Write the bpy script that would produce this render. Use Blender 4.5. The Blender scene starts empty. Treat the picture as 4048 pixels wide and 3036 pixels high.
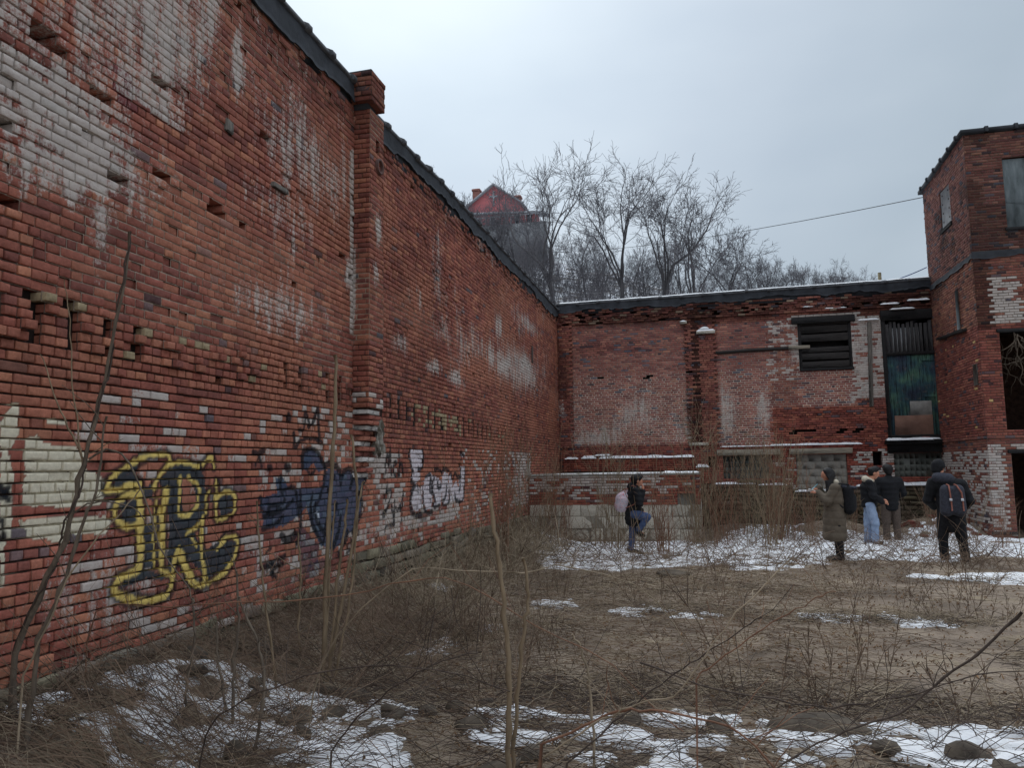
import bpy, math, random
import numpy as np
from mathutils import Vector, Matrix
PI = math.pi
rng = np.random.default_rng(7)
random.seed(7)
scn = bpy.context.scene
COL = scn.collection

# ------------------------------------------------------------------ helpers
def tag(o, label=None, cat=None, group=None, kind=None):
    if label: o['label'] = label
    if cat: o['category'] = cat
    if group: o['group'] = group
    if kind: o['kind'] = kind
    return o

def empty(name, loc=(0, 0, 0), rz=0.0):
    o = bpy.data.objects.new(name, None)
    o.location = loc
    o.rotation_euler = (0, 0, rz)
    o.empty_display_size = 0.2
    COL.objects.link(o)
    return o

def mesh(name, verts, faces, mat=None, parent=None, attrs=None, smooth=False, loc=None):
    """verts (n,3); faces: list of int arrays (m,k)"""
    verts = np.asarray(verts, dtype=np.float32)
    if not isinstance(faces, (list, tuple)):
        faces = [faces]
    faces = [np.asarray(f, dtype=np.int32) for f in faces if len(f)]
    me = bpy.data.meshes.new(name)
    me.vertices.add(len(verts))
    me.vertices.foreach_set('co', verts.ravel())
    nl = sum(f.size for f in faces)
    npoly = sum(len(f) for f in faces)
    me.loops.add(nl)
    me.loops.foreach_set('vertex_index', np.concatenate([f.ravel() for f in faces]))
    me.polygons.add(npoly)
    tot = np.concatenate([np.full(len(f), f.shape[1], dtype=np.int32) for f in faces])
    st = np.concatenate([[0], np.cumsum(tot)[:-1]]).astype(np.int32)
    me.polygons.foreach_set('loop_start', st)
    me.polygons.foreach_set('loop_total', tot)
    if smooth:
        me.polygons.foreach_set('use_smooth', np.ones(npoly, dtype=bool))
    me.update(calc_edges=True)
    if attrs:
        for k, (typ, arr) in attrs.items():
            a = me.attributes.new(k, typ, 'POINT')
            a.data.foreach_set('color' if typ == 'FLOAT_COLOR' else 'value', np.asarray(arr, dtype=np.float32).ravel())
    o = bpy.data.objects.new(name, me)
    if mat: me.materials.append(mat)
    if parent: o.parent = parent
    if loc is not None: o.location = loc
    COL.objects.link(o)
    return o

def copy_tree(o, parent=None):
    c = o.copy()
    COL.objects.link(c)
    c.parent = parent
    for ch in list(o.children):
        copy_tree(ch, c)
    return c

class MB:
    """collects boxes, tubes and polygons of one part"""
    def __init__(s): s.v = []; s.q = []; s.t = []; s.n = 0
    def add(s, v, q=None, t=None):
        v = np.asarray(v, dtype=float)
        if q is not None and len(q): s.q.append(np.asarray(q) + s.n)
        if t is not None and len(t): s.t.append(np.asarray(t) + s.n)
        s.v.append(v); s.n += len(v)
    def box(s, lo, hi, jit=0.0, rot=None, piv=None):
        lo = np.array(lo, float); hi = np.array(hi, float)
        c = np.array([[i, j, k] for k in (0, 1) for j in (0, 1) for i in (0, 1)], float)
        v = lo + c * (hi - lo)
        if jit: v = v + rng.uniform(-jit, jit, v.shape)
        if rot is not None:
            p = (lo + hi) / 2 if piv is None else np.array(piv)
            v = (v - p) @ np.array(rot).T + p
        s.add(v, [[0, 2, 3, 1], [4, 5, 7, 6], [0, 1, 5, 4], [2, 6, 7, 3], [0, 4, 6, 2], [1, 3, 7, 5]])
    def cbox(s, lo, hi, b=0.01, jit=0.0, rot=None):
        """box with chamfered edges"""
        lo = np.array(lo, float); hi = np.array(hi, float); c = (lo + hi) / 2; h = (hi - lo) / 2
        b = min(b, h.min() * 0.9)
        vs = []
        for sx in (-1, 1):
            for sy in (-1, 1):
                for sz in (-1, 1):
                    for ax in range(3):
                        p = np.array([sx, sy, sz], float) * (h - b)
                        p[ax] += [sx, sy, sz][ax] * b
                        vs.append(p)
        v = np.array(vs)
        if jit: v = v + np.repeat(rng.uniform(-jit, jit, (8, 3)), 3, 0)
        idx = lambda sx, sy, sz, ax: (((sx > 0) * 2 + (sy > 0)) * 2 + (sz > 0)) * 3 + ax
        q = []; t = []
        S = (-1, 1)
        for ax in range(3):
            o1, o2 = [a for a in range(3) if a != ax]
            for sg in S:
                r = []
                for (a, bb) in ((-1, -1), (1, -1), (1, 1), (-1, 1)):
                    k = [0, 0, 0]; k[ax] = sg; k[o1] = a; k[o2] = bb
                    r.append(idx(*k, ax))
                q.append(r if (sg > 0) == (ax != 1) else r[::-1])
        for ax in range(3):
            o1, o2 = [a for a in range(3) if a != ax]
            for a in S:
                for bb in S:
                    k0 = [0, 0, 0]; k0[o1] = a; k0[o2] = bb
                    k1 = list(k0); k0[ax] = -1; k1[ax] = 1
                    q.append([idx(*k0, o1), idx(*k1, o1), idx(*k1, o2), idx(*k0, o2)])
        for sx in S:
            for sy in S:
                for sz in S: t.append([idx(sx, sy, sz, 0), idx(sx, sy, sz, 1), idx(sx, sy, sz, 2)])
        if rot is not None: v = v @ np.array(rot).T
        s.add(v + c, q, t)
    def tube(s, pts, rad, sides=6, cap=True):
        pts = np.asarray(pts, float)[None]
        r = np.broadcast_to(np.asarray(rad, float), (pts.shape[1],))[None]
        v, q = tubes(pts, r, sides)
        n = pts.shape[1]
        t = []
        if cap:
            v = np.vstack([v, pts[0, 0], pts[0, -1]])
            for k in range(sides):
                t.append([n * sides, (k + 1) % sides, k]); b = (n - 1) * sides
                t.append([n * sides + 1, b + k, b + (k + 1) % sides])
        s.add(v, q, t)
    def polys(s, v, q): s.add(v, q)
    def build(s, name, mat=None, parent=None, smooth=False, loc=None, attrs=None):
        f = ([np.vstack(s.q)] if s.q else []) + ([np.vstack(s.t)] if s.t else [])
        return mesh(name, np.vstack(s.v), f, mat, parent, attrs, smooth, loc)

def rotm(ax, a):
    return np.array(Matrix.Rotation(a, 3, ax))

def tubes(P, R, sides=3):
    """P (n,m,3) polylines, R (n,m) radii"""
    n, m, _ = P.shape
    T = np.empty_like(P)
    T[:, 1:-1] = P[:, 2:] - P[:, :-2]; T[:, 0] = P[:, 1] - P[:, 0]; T[:, -1] = P[:, -1] - P[:, -2]
    T /= np.linalg.norm(T, axis=2, keepdims=True) + 1e-9
    ref = np.where(np.abs(T[:, :1, 2:3]) < 0.9, np.array([0, 0, 1.0]), np.array([1.0, 0, 0]))
    ref = np.broadcast_to(ref, P.shape)
    A = np.cross(T, ref); A /= np.linalg.norm(A, axis=2, keepdims=True) + 1e-9
    B = np.cross(T, A)
    ang = np.arange(sides) / sides * 2 * PI
    V = P[:, :, None, :] + R[:, :, None, None] * (A[:, :, None, :] * np.cos(ang)[None, None, :, None] + B[:, :, None, :] * np.sin(ang)[None, None, :, None])
    idx = np.arange(n * m * sides).reshape(n, m, sides)
    a = idx[:, :-1, :]; b = idx[:, 1:, :]
    a2 = np.roll(a, -1, 2); b2 = np.roll(b, -1, 2)
    q = np.stack([a, b, b2, a2], -1).reshape(-1, 4)
    return V.reshape(-1, 3), q

class Twigs:
    def __init__(s): s.d = {}
    def add(s, pts, rad):
        pts = np.asarray(pts, float)
        if pts.ndim == 2: pts = pts[None]; rad = np.asarray(rad, float)[None]
        s.d.setdefault(pts.shape[1], []).append((pts, rad))
    def arrays(s, sides=3):
        V = []; Q = []; n = 0
        for m, L in s.d.items():
            P = np.concatenate([a for a, _ in L]); R = np.concatenate([b for _, b in L])
            v, q = tubes(P, R, sides); V.append(v); Q.append(q + n); n += len(v)
        return np.vstack(V), np.vstack(Q)
    def build(s, name, mat, parent=None, sides=3, loc=None):
        v, q = s.arrays(sides)
        return mesh(name, v, q, mat, parent, None, sides > 4, loc)

def _h(ix, iy, s):
    n = (ix.astype(np.int64) * 374761393 + iy.astype(np.int64) * 668265263 + s * 1274126177) & 0xffffffff
    n = ((n ^ (n >> 13)) * 1274126177) & 0xffffffff
    return ((n ^ (n >> 16)) & 0xffff) / 65535.0
def vn(x, y, s=0):
    x = np.asarray(x, float); y = np.asarray(y, float)
    ix = np.floor(x); iy = np.floor(y); fx = x - ix; fy = y - iy
    fx = fx * fx * (3 - 2 * fx); fy = fy * fy * (3 - 2 * fy)
    a = _h(ix, iy, s); b = _h(ix + 1, iy, s); c = _h(ix, iy + 1, s); d = _h(ix + 1, iy + 1, s)
    return (a + (b - a) * fx) * (1 - fy) + (c + (d - c) * fx) * fy
def fbm(x, y, s=0, o=4):
    r = 0; a = 0.5; t = 0
    for i in range(o):
        r = r + a * vn(x * 2 ** i + 17.3 * i, y * 2 ** i - 9.1 * i, s + i); t += a; a *= 0.5
    return r / t
def sstep(a, b, x):
    t = np.clip((np.asarray(x, float) - a) / (b - a), 0, 1); return t * t * (3 - 2 * t)
def s2l(c):
    c = np.asarray(c, float) / 255.0
    return np.where(c <= 0.04045, c / 12.92, ((c + 0.055) / 1.055) ** 2.4)

# ------------------------------------------------------------------ materials
class NT:
    def __init__(s, name, rough=0.85, spec=0.3):
        s.m = bpy.data.materials.new(name); s.m.use_nodes = True
        s.t = s.m.node_tree; s.b = s.t.nodes['Principled BSDF']
        s.b.inputs['Roughness'].default_value = rough
        s.b.inputs['Specular IOR Level'].default_value = spec
        s.co = None
    def node(s, t, **kw):
        n = s.t.nodes.new(t)
        for k, v in kw.items():
            if k.startswith('i_'):
                n.inputs[k[2:].replace('_', ' ')].default_value = v
            else: setattr(n, k, v)
        return n
    def link(s, a, b): s.t.links.new(a, b)
    def coord(s):
        if not s.co: s.co = s.node('ShaderNodeTexCoord').outputs['Object']
        return s.co
    def mapped(s, sc):
        n = s.node('ShaderNodeMapping'); n.inputs['Scale'].default_value = sc
        s.link(s.coord(), n.inputs['Vector']); return n.outputs['Vector']
    def noise(s, scale, detail=4, rough=0.6, vec=None, dist=0.0):
        n = s.node('ShaderNodeTexNoise'); n.inputs['Scale'].default_value = scale
        n.inputs['Detail'].default_value = detail; n.inputs['Roughness'].default_value = rough
        n.inputs['Distortion'].default_value = dist
        s.link(vec if vec is not None else s.coord(), n.inputs['Vector']); return n.outputs['Fac']
    def vor(s, scale, vec=None, feat='F1'):
        n = s.node('ShaderNodeTexVoronoi'); n.feature = feat; n.inputs['Scale'].default_value = scale
        s.link(vec if vec is not None else s.coord(), n.inputs['Vector']); return n
    def ramp(s, fac, stops):
        n = s.node('ShaderNodeValToRGB'); e = n.color_ramp.elements
        while len(e) > 1: e.remove(e[-1])
        for i, (p, c) in enumerate(stops):
            x = e[0] if i == 0 else e.new(p)
            x.position = p
            c = tuple(c) if hasattr(c, '__len__') else (c, c, c)
            x.color = c[:3] + (1,)
        s.link(fac, n.inputs['Fac']); return n.outputs['Color']
    def mix(s, fac, a, b, mode='MIX'):
        n = s.node('ShaderNodeMix', data_type='RGBA', blend_type=mode)
        for v, k in ((fac, 0), (a, 6), (b, 7)):
            if isinstance(v, (int, float)): n.inputs[k].default_value = v if k == 0 else (v, v, v, 1)
            elif isinstance(v, (tuple, list, np.ndarray)): n.inputs[k].default_value = tuple(v)[:3] + (1,)
            else: s.link(v, n.inputs[k])
        return n.outputs[2]
    def math(s, op, a, b=0.0, c=None, clamp=False):
        n = s.node('ShaderNodeMath', operation=op, use_clamp=clamp)
        for i, v in enumerate((a, b, c)):
            if v is None: continue
            if isinstance(v, (int, float)): n.inputs[i].default_value = v
            else: s.link(v, n.inputs[i])
        return n.outputs[0]
    def attr(s, name, out='Color'):
        return s.node('ShaderNodeAttribute', attribute_name=name).outputs[out]
    def col(s, c):
        if isinstance(c, (tuple, list, np.ndarray)): s.b.inputs['Base Color'].default_value = tuple(c)[:3] + (1,)
        else: s.link(c, s.b.inputs['Base Color'])
    def bump(s, h, dist=0.01, strength=0.6):
        n = s.node('ShaderNodeBump'); n.inputs['Distance'].default_value = dist; n.inputs['Strength'].default_value = strength
        s.link(h, n.inputs['Height']); s.link(n.outputs['Normal'], s.b.inputs['Normal'])

def L(*c): return tuple(s2l(c))

def mat_masonry():
    k = NT('weathered_brick', 0.9, 0.2)
    c = k.attr('col'); wp = k.attr('wp', 'Fac'); ov = k.node('ShaderNodeAttribute', attribute_name='ov')
    n1 = k.noise(38, 5, 0.65); n2 = k.noise(5, 4); n3 = k.noise(1.1, 3); st = k.noise(1.0, 4, 0.6, k.mapped((9, 9, 1.3)))
    v = k.math('MULTIPLY', k.math('MULTIPLY_ADD', n1, 1.1, 0.42), k.math('MULTIPLY_ADD', n2, 0.7, 0.63))
    v = k.math('MULTIPLY', v, k.math('MULTIPLY_ADD', n3, 0.5, 0.74))
    base = k.mix(1.0, c, v, 'MULTIPLY')
    spall = k.ramp(k.noise(60, 3), [(0.66, 0.0), (0.74, 1.0)])
    base = k.mix(k.math('MULTIPLY', spall, 0.35), base, L(165, 100, 70))
    # whitewash that survives in flakes
    nz = k.math('MULTIPLY_ADD', k.noise(30, 6, 0.75), 0.55, k.math('MULTIPLY', st, 0.45))
    mk = k.math('MULTIPLY_ADD', k.math('SUBTRACT', wp, k.math('MULTIPLY_ADD', nz, 2.5, -0.75)), 4.0, 0.5, True)
    mk = k.math('MULTIPLY', mk, k.math('MULTIPLY_ADD', n1, 0.5, 0.6), None, True)
    wc = k.mix(n2, L(164, 159, 155), L(206, 200, 192))
    base = k.mix(mk, base, wc)
    og = k.noise(55, 4, 0.7)
    om = k.math('MULTIPLY', ov.outputs['Alpha'], k.math('MULTIPLY_ADD', k.math('SUBTRACT', 0.70, og), 7.0, 0.5, True))
    oc = k.mix(1.0, ov.outputs['Color'], k.math('MULTIPLY_ADD', n1, 0.6, 0.7), 'MULTIPLY')
    base = k.mix(om, base, oc)
    k.col(base)
    k.bump(k.noise(75, 6, 0.7), 0.006, 0.7)
    return k.m

def mat_noise(name, a, b, scale=8, rough=0.85, bump=0.0, bscale=40, c=None, stretch=None, spec=0.3):
    k = NT(name, rough, spec)
    vec = k.mapped(stretch) if stretch else None
    n = k.noise(scale, 5, 0.65, vec)
    st = [(0.32, a), (0.68, b)] if c is None else [(0.3, a), (0.5, b), (0.72, c)]
    k.col(k.ramp(n, st))
    if bump: k.bump(k.noise(bscale, 5, 0.7, vec), bump, 0.7)
    return k.m

M = {}
M['brick'] = mat_masonry()
M['tar'] = mat_noise('tar_felt', L(34, 37, 42), L(56, 60, 66), 3, 0.75, 0.01, 12)
M['tile'] = mat_noise('clay_coping', L(52, 54, 58), L(88, 90, 94), 6, 0.6, 0.004, 30)
M['wood'] = mat_noise('weathered_wood', L(70, 66, 62), L(128, 122, 114), 4, 0.9, 0.004, 6, stretch=(30, 30, 1.2))
M['woodh'] = mat_noise('weathered_beam', L(92, 86, 76), L(160, 150, 134), 4, 0.9, 0.004, 6, stretch=(1.2, 20, 30))
M['darkwood'] = mat_noise('dark_wood', L(30, 29, 30), L(66, 62, 60), 4, 0.9, 0.004, 6, stretch=(1.2, 20, 26))
M['darkwoodv'] = mat_noise('dark_planks', L(48, 47, 50), L(92, 90, 90), 4, 0.9, 0.004, 6, stretch=(26, 20, 1.2))
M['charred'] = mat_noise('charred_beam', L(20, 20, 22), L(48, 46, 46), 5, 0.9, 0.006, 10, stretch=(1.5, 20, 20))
M['ply'] = mat_noise('grey_plywood', L(58, 66, 68), L(112, 120, 122), 3, 0.85, 0.002, 20, stretch=(2, 2, 0.5))
M['plypale'] = mat_noise('pale_board', L(138, 140, 144), L(176, 178, 180), 5, 0.85, 0.002, 20)
M['bdgrey'] = mat_noise('grey_sheet', L(120, 118, 114), L(152, 150, 144), 5, 0.85, 0.002, 20)
M['bdbrown'] = mat_noise('brown_sheet', L(112, 84, 72), L(136, 104, 90), 4, 0.85, 0.002, 20)
M['dark'] = mat_noise('painted_void_shade', L(10, 10, 11), L(18, 17, 17), 3, 0.95)
M['block'] = mat_noise('concrete_block', L(124, 121, 114), L(146, 142, 134), 45, 0.9, 0.002, 90)
M['gblock'] = mat_noise('dirty_glass_block', L(62, 68, 66), L(112, 116, 110), 1.6, 0.4, 0.001, 60)
M['stonepale'] = mat_noise('pale_stone', L(140, 134, 122), L(182, 176, 164), 3, 0.9, 0.012, 14)
M['iron'] = mat_noise('rusty_iron', L(36, 32, 30), L(72, 56, 48), 20, 0.7, 0.002, 60)
M['pipe'] = mat_noise('pale_pipe', L(150, 140, 112), L(172, 160, 130), 10, 0.7)
M['clay'] = mat_noise('clay_pipe', L(70, 50, 46), L(100, 70, 62), 10, 0.7)
M['rag'] = mat_noise('torn_insulation', L(110, 106, 98), L(168, 164, 154), 14, 0.95, 0.01, 30)
M['bark'] = mat_noise('grey_bark', L(74, 66, 58), L(120, 108, 94), 9, 0.9, 0.003, 60, stretch=(3, 3, 0.6))
M['barktan'] = mat_noise('tan_bark', L(98, 84, 66), L(146, 128, 104), 7, 0.85, 0.002, 60, stretch=(3, 3, 0.6))
M['barkdark'] = mat_noise('dark_bark', L(52, 44, 40), L(88, 76, 68), 9, 0.9, 0.003, 60, stretch=(3, 3, 0.6))
M['redtwig'] = mat_noise('red_brown_twig', L(98, 70, 56), L(142, 106, 84), 3, 0.85)
M['dry'] = mat_noise('dry_stalk', L(110, 98, 82), L(172, 156, 132), 2.2, 0.9)
M['litter'] = mat_noise('dead_twig', L(62, 50, 43), L(142, 120, 101), 1.7, 0.9)
M['leaf'] = mat_noise('dead_leaf', L(70, 52, 40), L(142, 112, 82), 11, 0.9)
M['fartree'] = mat_noise('far_bark', L(62, 62, 66), L(96, 94, 96), 0.6, 0.95)
M['hazetwig'] = mat_noise('haze_tinted_twigs', L(88, 88, 94), L(116, 114, 118), 0.3, 0.95)  # grey-blue tint paints distance haze into the twigs

def mat_teal():
    k = NT('peeling_green_door', 0.8, 0.25)
    st = k.noise(3.0, 5, 0.7, k.mapped((14, 4, 1.2))); big = k.noise(1.5, 3, 0.5)
    c = k.ramp(big, [(0.38, L(84, 118, 100)), (0.50, L(56, 86, 92)), (0.62, L(52, 62, 78))])
    c = k.mix(k.ramp(st, [(0.50, 0.0), (0.62, 0.9)]), c, L(28, 30, 34))
    c = k.mix(k.ramp(k.noise(7, 4, 0.7), [(0.58, 0.0), (0.66, 0.7)]), c, L(96, 92, 86))
    k.col(c); k.bump(st, 0.004, 0.6); return k.m
M['teal'] = mat_teal()

def mat_snow():
    k = NT('old_snow', 0.7, 0.2)
    c = k.ramp(k.noise(7, 5, 0.7), [(0.3, (0.70, 0.72, 0.75)), (0.6, (0.86, 0.87, 0.89))])
    c = k.mix(k.ramp(k.noise(26, 5, 0.8), [(0.62, 0.0), (0.74, 0.55)]), c, L(120, 106, 92))
    k.col(c); k.bump(k.math('ADD', k.noise(14, 5, 0.7), k.math('MULTIPLY', k.noise(90, 3), 0.4)), 0.03, 0.7); return k.m
M['snow'] = mat_snow()

# graffiti and gaps on the yard wall, traced from image pixels and unprojected to metres along the wall and above the ground
G1=[
 ('D',0,[4.94,1.7,5.02,1.8,5.2,1.87,5.21,1.74,5.04,1.69]),
 ('D',0,[5.05,1.51,5.07,1.59,5.21,1.61,5.28,1.49,5.2,1.42,5.08,1.44]),
 ('D',0,[5.46,1.74,5.58,1.83,5.73,1.89,5.96,1.85,6.06,1.74,6.09,1.59,6.07,1.45,6.02,1.42,5.89,1.32,6.09,1.13,6.23,1.17,6.57,1.17,6.55,1.05,6.39,0.93,6.12,0.88,5.9,1.05,5.72,1.21,5.7,1.06,5.66,1.01,5.6,1.02,5.6,1.45,5.57,1.61,5.52,1.67]),
 ('D',0,[6.26,1.57,6.47,1.59,6.49,1.45,6.3,1.4]),
 ('D',0,[5.3,1.4,5.41,1.39,5.42,1.06,5.33,1.08]),
 ('D',0,[5.28,1.7,5.38,1.7,5.39,1.58,5.29,1.62]),
 ('D',0,[5.24,1.04,5.41,1.04,5.56,0.98,5.54,0.94,5.36,0.99,5.17,0.96,5.08,0.95,5.1,1.01]),
 ('R',0,[5.75,1.75,5.83,1.75,5.92,1.67,5.94,1.54,5.85,1.47,5.76,1.47]),
 ('Y',0.045,[4.89,1.68,4.91,1.74,5.04,1.83,5.18,1.89,5.31,1.93,5.47,1.95,5.56,1.94,5.58,1.89,5.52,1.83,5.42,1.73,5.41,1.67]),
 ('Y',0.05,[4.89,1.68,5.01,1.68,5.13,1.71,5.21,1.71]),
 ('Y',0.055,[5.21,1.63,5.1,1.64,5.01,1.58,4.98,1.51,5.02,1.45,5.13,1.4,5.22,1.41]),
 ('Y',0.085,[5.24,1.71,5.25,1.59,5.26,1.43,5.27,1.24,5.27,1.08]),
 ('Y',0.03,[5.43,1.58,5.43,1.42,5.43,1.22,5.44,1.06]),
 ('Y',0.085,[5.55,1.66,5.52,1.48,5.52,1.26,5.53,1.02]),
 ('Y',0.03,[5.6,1.87,5.73,1.89,5.86,1.87,5.96,1.85]),
 ('Y',0.04,[6.02,1.86,6.07,1.91,6.15,1.93,6.19,1.84]),
 ('Y',0.04,[5.72,1.76,5.72,1.61,5.73,1.45,5.88,1.46,5.97,1.54,5.97,1.67,5.89,1.74,5.82,1.77]),
 ('Y',0.03,[6.12,1.64,6.09,1.55,6.08,1.45]),
 ('Y',0.035,[6.22,1.74,6.23,1.59,6.24,1.39,6.4,1.39,6.51,1.45,6.52,1.55,6.47,1.61,6.37,1.62,6.25,1.57]),
 ('Y',0.035,[5.82,1.29,5.96,1.34,6.04,1.42]),
 ('Y',0.06,[6.04,1.42,6.03,1.28,6.04,1.13,6.07,0.98,6.11,0.88]),
 ('Y',0.05,[5.72,1.18,5.81,1.02,5.91,0.89,6.05,0.84,6.22,0.85,6.4,0.91,6.54,1.03,6.57,1.15,6.49,1.21,6.36,1.2,6.26,1.12]),
 ('Y',0.085,[5.75,1.13,5.91,0.91]),
 ('Y',0.065,[6.37,1.19,6.3,1.15]),
 ('Y',0.03,[5.89,1.25,5.98,1.17]),
 ('Y',0.065,[5.7,1.13,5.66,0.98,5.65,0.89,5.57,0.82,5.37,0.82,5.18,0.86,5.03,0.93,5.02,0.99,5.1,1.04,5.24,1.06]),
 ('Y',0.06,[5.54,1.02,5.64,0.98]),
]
G2=[
 ('B',0,[7.81,2.0,7.97,2.04,8.15,1.99,8.3,1.82,8.16,1.78,8.02,1.89,7.88,1.8,7.81,1.83]),
 ('B',0,[6.96,1.54,7.26,1.58,7.22,1.74,7.37,1.73,7.54,1.6,7.62,1.61,8.26,1.61,8.33,1.8,8.51,1.85,8.72,1.75,8.94,1.8,9.05,1.77,9.47,1.76,9.41,1.62,9.32,1.49,9.3,1.27,9.06,1.06,8.73,0.93,8.53,0.88,8.18,0.98,7.99,1.21,7.89,1.41,7.72,1.32,7.39,1.23,6.99,1.24,7.04,1.36,6.97,1.44]),
 ('b',0,[8.43,0.82,7.95,0.79,7.87,0.63,8.05,0.62,8.43,0.73]),
 ('b',0,[7.74,1.23,8.18,0.98,8.18,0.78,7.8,0.68,7.71,0.98]),
 ('W',0,[8.11,1.34,8.19,1.33,8.18,1.22,8.13,1.23]),
 ('K',0.035,[7.79,1.83,7.79,2.0,8.01,2.04,8.2,1.96,8.31,1.8,8.29,1.6]),
 ('K',0.04,[8.3,1.85,8.51,1.88,8.69,1.78,8.72,1.63]),
 ('K',0.03,[7.9,1.8,7.97,1.76,8.06,1.8]),
 ('K',0.04,[8.77,1.77,8.94,1.82,9.05,1.75,9.0,1.58]),
 ('K',0.04,[9.11,1.76,9.29,1.8,9.47,1.74,9.38,1.62,9.29,1.49,9.33,1.27,9.06,1.04]),
 ('K',0.03,[7.33,1.74,7.34,1.6,7.42,1.5,7.3,1.46,7.11,1.45,7.15,1.37,7.34,1.42]),
 ('K',0.03,[6.96,1.54,6.97,1.44]),
 ('K',0.03,[6.99,1.24,7.27,1.27,7.39,1.34]),
 ('K',0.035,[8.26,1.61,8.17,1.47,8.07,1.38,8.13,1.25,8.32,1.1,8.52,1.18,8.62,1.4]),
 ('K',0.05,[7.39,1.14,7.52,1.08,7.66,1.13]),
 ('K',0.03,[7.75,1.59,7.76,1.23,7.68,1.03]),
 ('K',0.04,[8.73,1.25,8.68,1.07,8.53,0.9]),
 ('K',0.04,[7.47,2.4,7.49,2.35]),
 ('K',0.03,[7.71,2.24,7.8,2.26,7.84,2.44,7.96,2.28,8.12,2.5,8.15,2.16]),
 ('K',0.03,[7.59,2.21,7.61,2.05,7.74,2.13,7.96,2.16,8.22,2.13]),
 ('K',0.035,[6.8,1.99,6.91,1.98,7.0,2.0]),
 ('K',0.02,[6.86,1.87,6.91,1.94,6.97,1.85]),
 ('K',0.04,[7.1,1.84,7.14,1.84]),
 ('K',0.05,[7.45,1.84,7.49,1.84]),
 ('K',0.025,[7.07,1.0,7.16,1.04]),
 ('K',0.03,[7.0,0.87,7.44,0.93]),
 ('K',0.025,[7.11,0.87,7.4,0.85,7.17,0.81,7.27,0.74]),
 ('K',0.02,[7.21,0.8,7.21,0.74]),
 ('K',0.025,[9.01,0.95,9.07,0.85,8.9,0.81]),
 ('K',0.05,[8.9,1.05,8.84,0.92,8.68,0.81]),
 ('K',0.03,[8.02,1.56,7.98,1.37,8.03,1.21,8.23,1.0]),
 ('K',0.03,[8.41,1.59,8.39,1.28,8.28,0.97]),
 ('K',0.03,[7.38,1.6,7.62,1.62,7.72,1.32]),
 ('K',0.03,[7.04,1.36,7.31,1.38,7.59,1.49]),
]
G3=[
 ('w',0,[11.04,2.09,11.58,2.1,11.62,1.99,11.6,1.82,11.44,1.77,11.14,1.78,11.07,1.91]),
 ('w',0,[11.16,1.78,11.47,1.75,11.49,1.64,11.24,1.57,11.11,1.67]),
 ('w',0,[11.11,1.53,11.36,1.56,11.57,1.52,11.57,1.21,11.36,1.17,11.16,1.21,11.09,1.37]),
 ('w',0,[11.62,1.51,11.73,1.71,11.96,1.75,12.12,1.67,12.04,1.41,12.0,1.17,11.73,1.17,11.65,1.28]),
 ('w',0,[12.15,1.69,12.42,1.66,12.54,1.51,12.47,1.24,12.18,1.22,12.06,1.45]),
 ('w',0,[12.54,1.68,12.67,1.76,12.86,1.72,12.92,1.48,12.85,1.2,12.59,1.22,12.51,1.49]),
 ('w',0,[12.92,1.7,13.05,1.7,13.11,1.49,13.32,1.59,13.45,1.46,13.64,1.84,13.86,1.84,13.77,1.22,13.31,1.24,12.91,1.26]),
 ('w',0,[13.64,2.03,13.79,2.06,13.79,2.01,13.64,2.0]),
 ('K',0.04,[11.04,2.09,10.99,2.0,11.07,1.89,11.12,1.79]),
 ('K',0.035,[11.58,2.1,11.63,2.0,11.6,1.86,11.52,1.79,11.39,1.8]),
 ('K',0.05,[11.16,1.77,11.11,1.61,11.26,1.56,11.14,1.49,11.07,1.34,11.11,1.18,11.31,1.1,11.52,1.11]),
 ('K',0.035,[11.36,1.55,11.44,1.45]),
 ('K',0.04,[11.6,1.51,11.62,1.32,11.65,1.19,11.81,1.12,12.03,1.11]),
 ('K',0.035,[11.73,1.68,11.95,1.71,12.01,1.52,12.04,1.41,11.92,1.47,11.95,1.65]),
 ('K',0.035,[12.12,1.67,12.06,1.45,12.18,1.29,12.12,1.18,12.41,1.21]),
 ('K',0.035,[12.3,1.61,12.3,1.51,12.45,1.49,12.48,1.53]),
 ('K',0.03,[12.13,1.78,12.3,1.8,12.48,1.76]),
 ('K',0.04,[12.51,1.74,12.67,1.8,12.92,1.76]),
 ('K',0.035,[12.79,1.52,12.72,1.33,12.53,1.24,12.66,1.19,12.91,1.24,12.91,1.42]),
 ('K',0.03,[12.92,1.7,13.05,1.72,13.11,1.61,13.25,1.73,13.39,1.65,13.6,1.67]),
 ('K',0.035,[13.6,1.85,13.56,1.48,13.49,1.4]),
 ('K',0.035,[13.86,1.84,13.81,1.39,13.69,1.23,13.31,1.24,13.24,1.37]),
 ('K',0.03,[13.61,1.94,13.68,2.09,13.79,2.02]),
 ('K',0.028,[10.1,1.75,10.12,1.87,10.16,2.02,10.23,1.86,10.27,2.09,10.31,1.73]),
 ('K',0.028,[10.38,1.84,10.51,1.88,10.49,1.91,10.4,1.89,10.4,1.74,10.53,1.71]),
 ('K',0.028,[10.6,2.08,10.61,1.71]),
 ('K',0.028,[10.62,1.86,10.71,1.88,10.76,1.76]),
 ('K',0.028,[10.17,1.62,10.11,1.38]),
 ('K',0.028,[10.13,1.49,10.25,1.52,10.31,1.47,10.21,1.31,10.05,1.18]),
 ('K',0.025,[10.31,1.34,10.42,1.08]),
 ('K',0.025,[10.44,1.37,10.42,1.08]),
 ('K',0.025,[10.47,1.27,10.6,1.21,10.76,1.47]),
 ('K',0.025,[10.76,1.47,10.69,1.04]),
 ('K',0.025,[10.62,1.29,10.69,1.22]),
 ('K',0.025,[10.09,0.97,10.17,1.03,10.42,1.03]),
 ('k',0.08,[11.73,1.08,11.41,1.1]),
]
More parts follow.
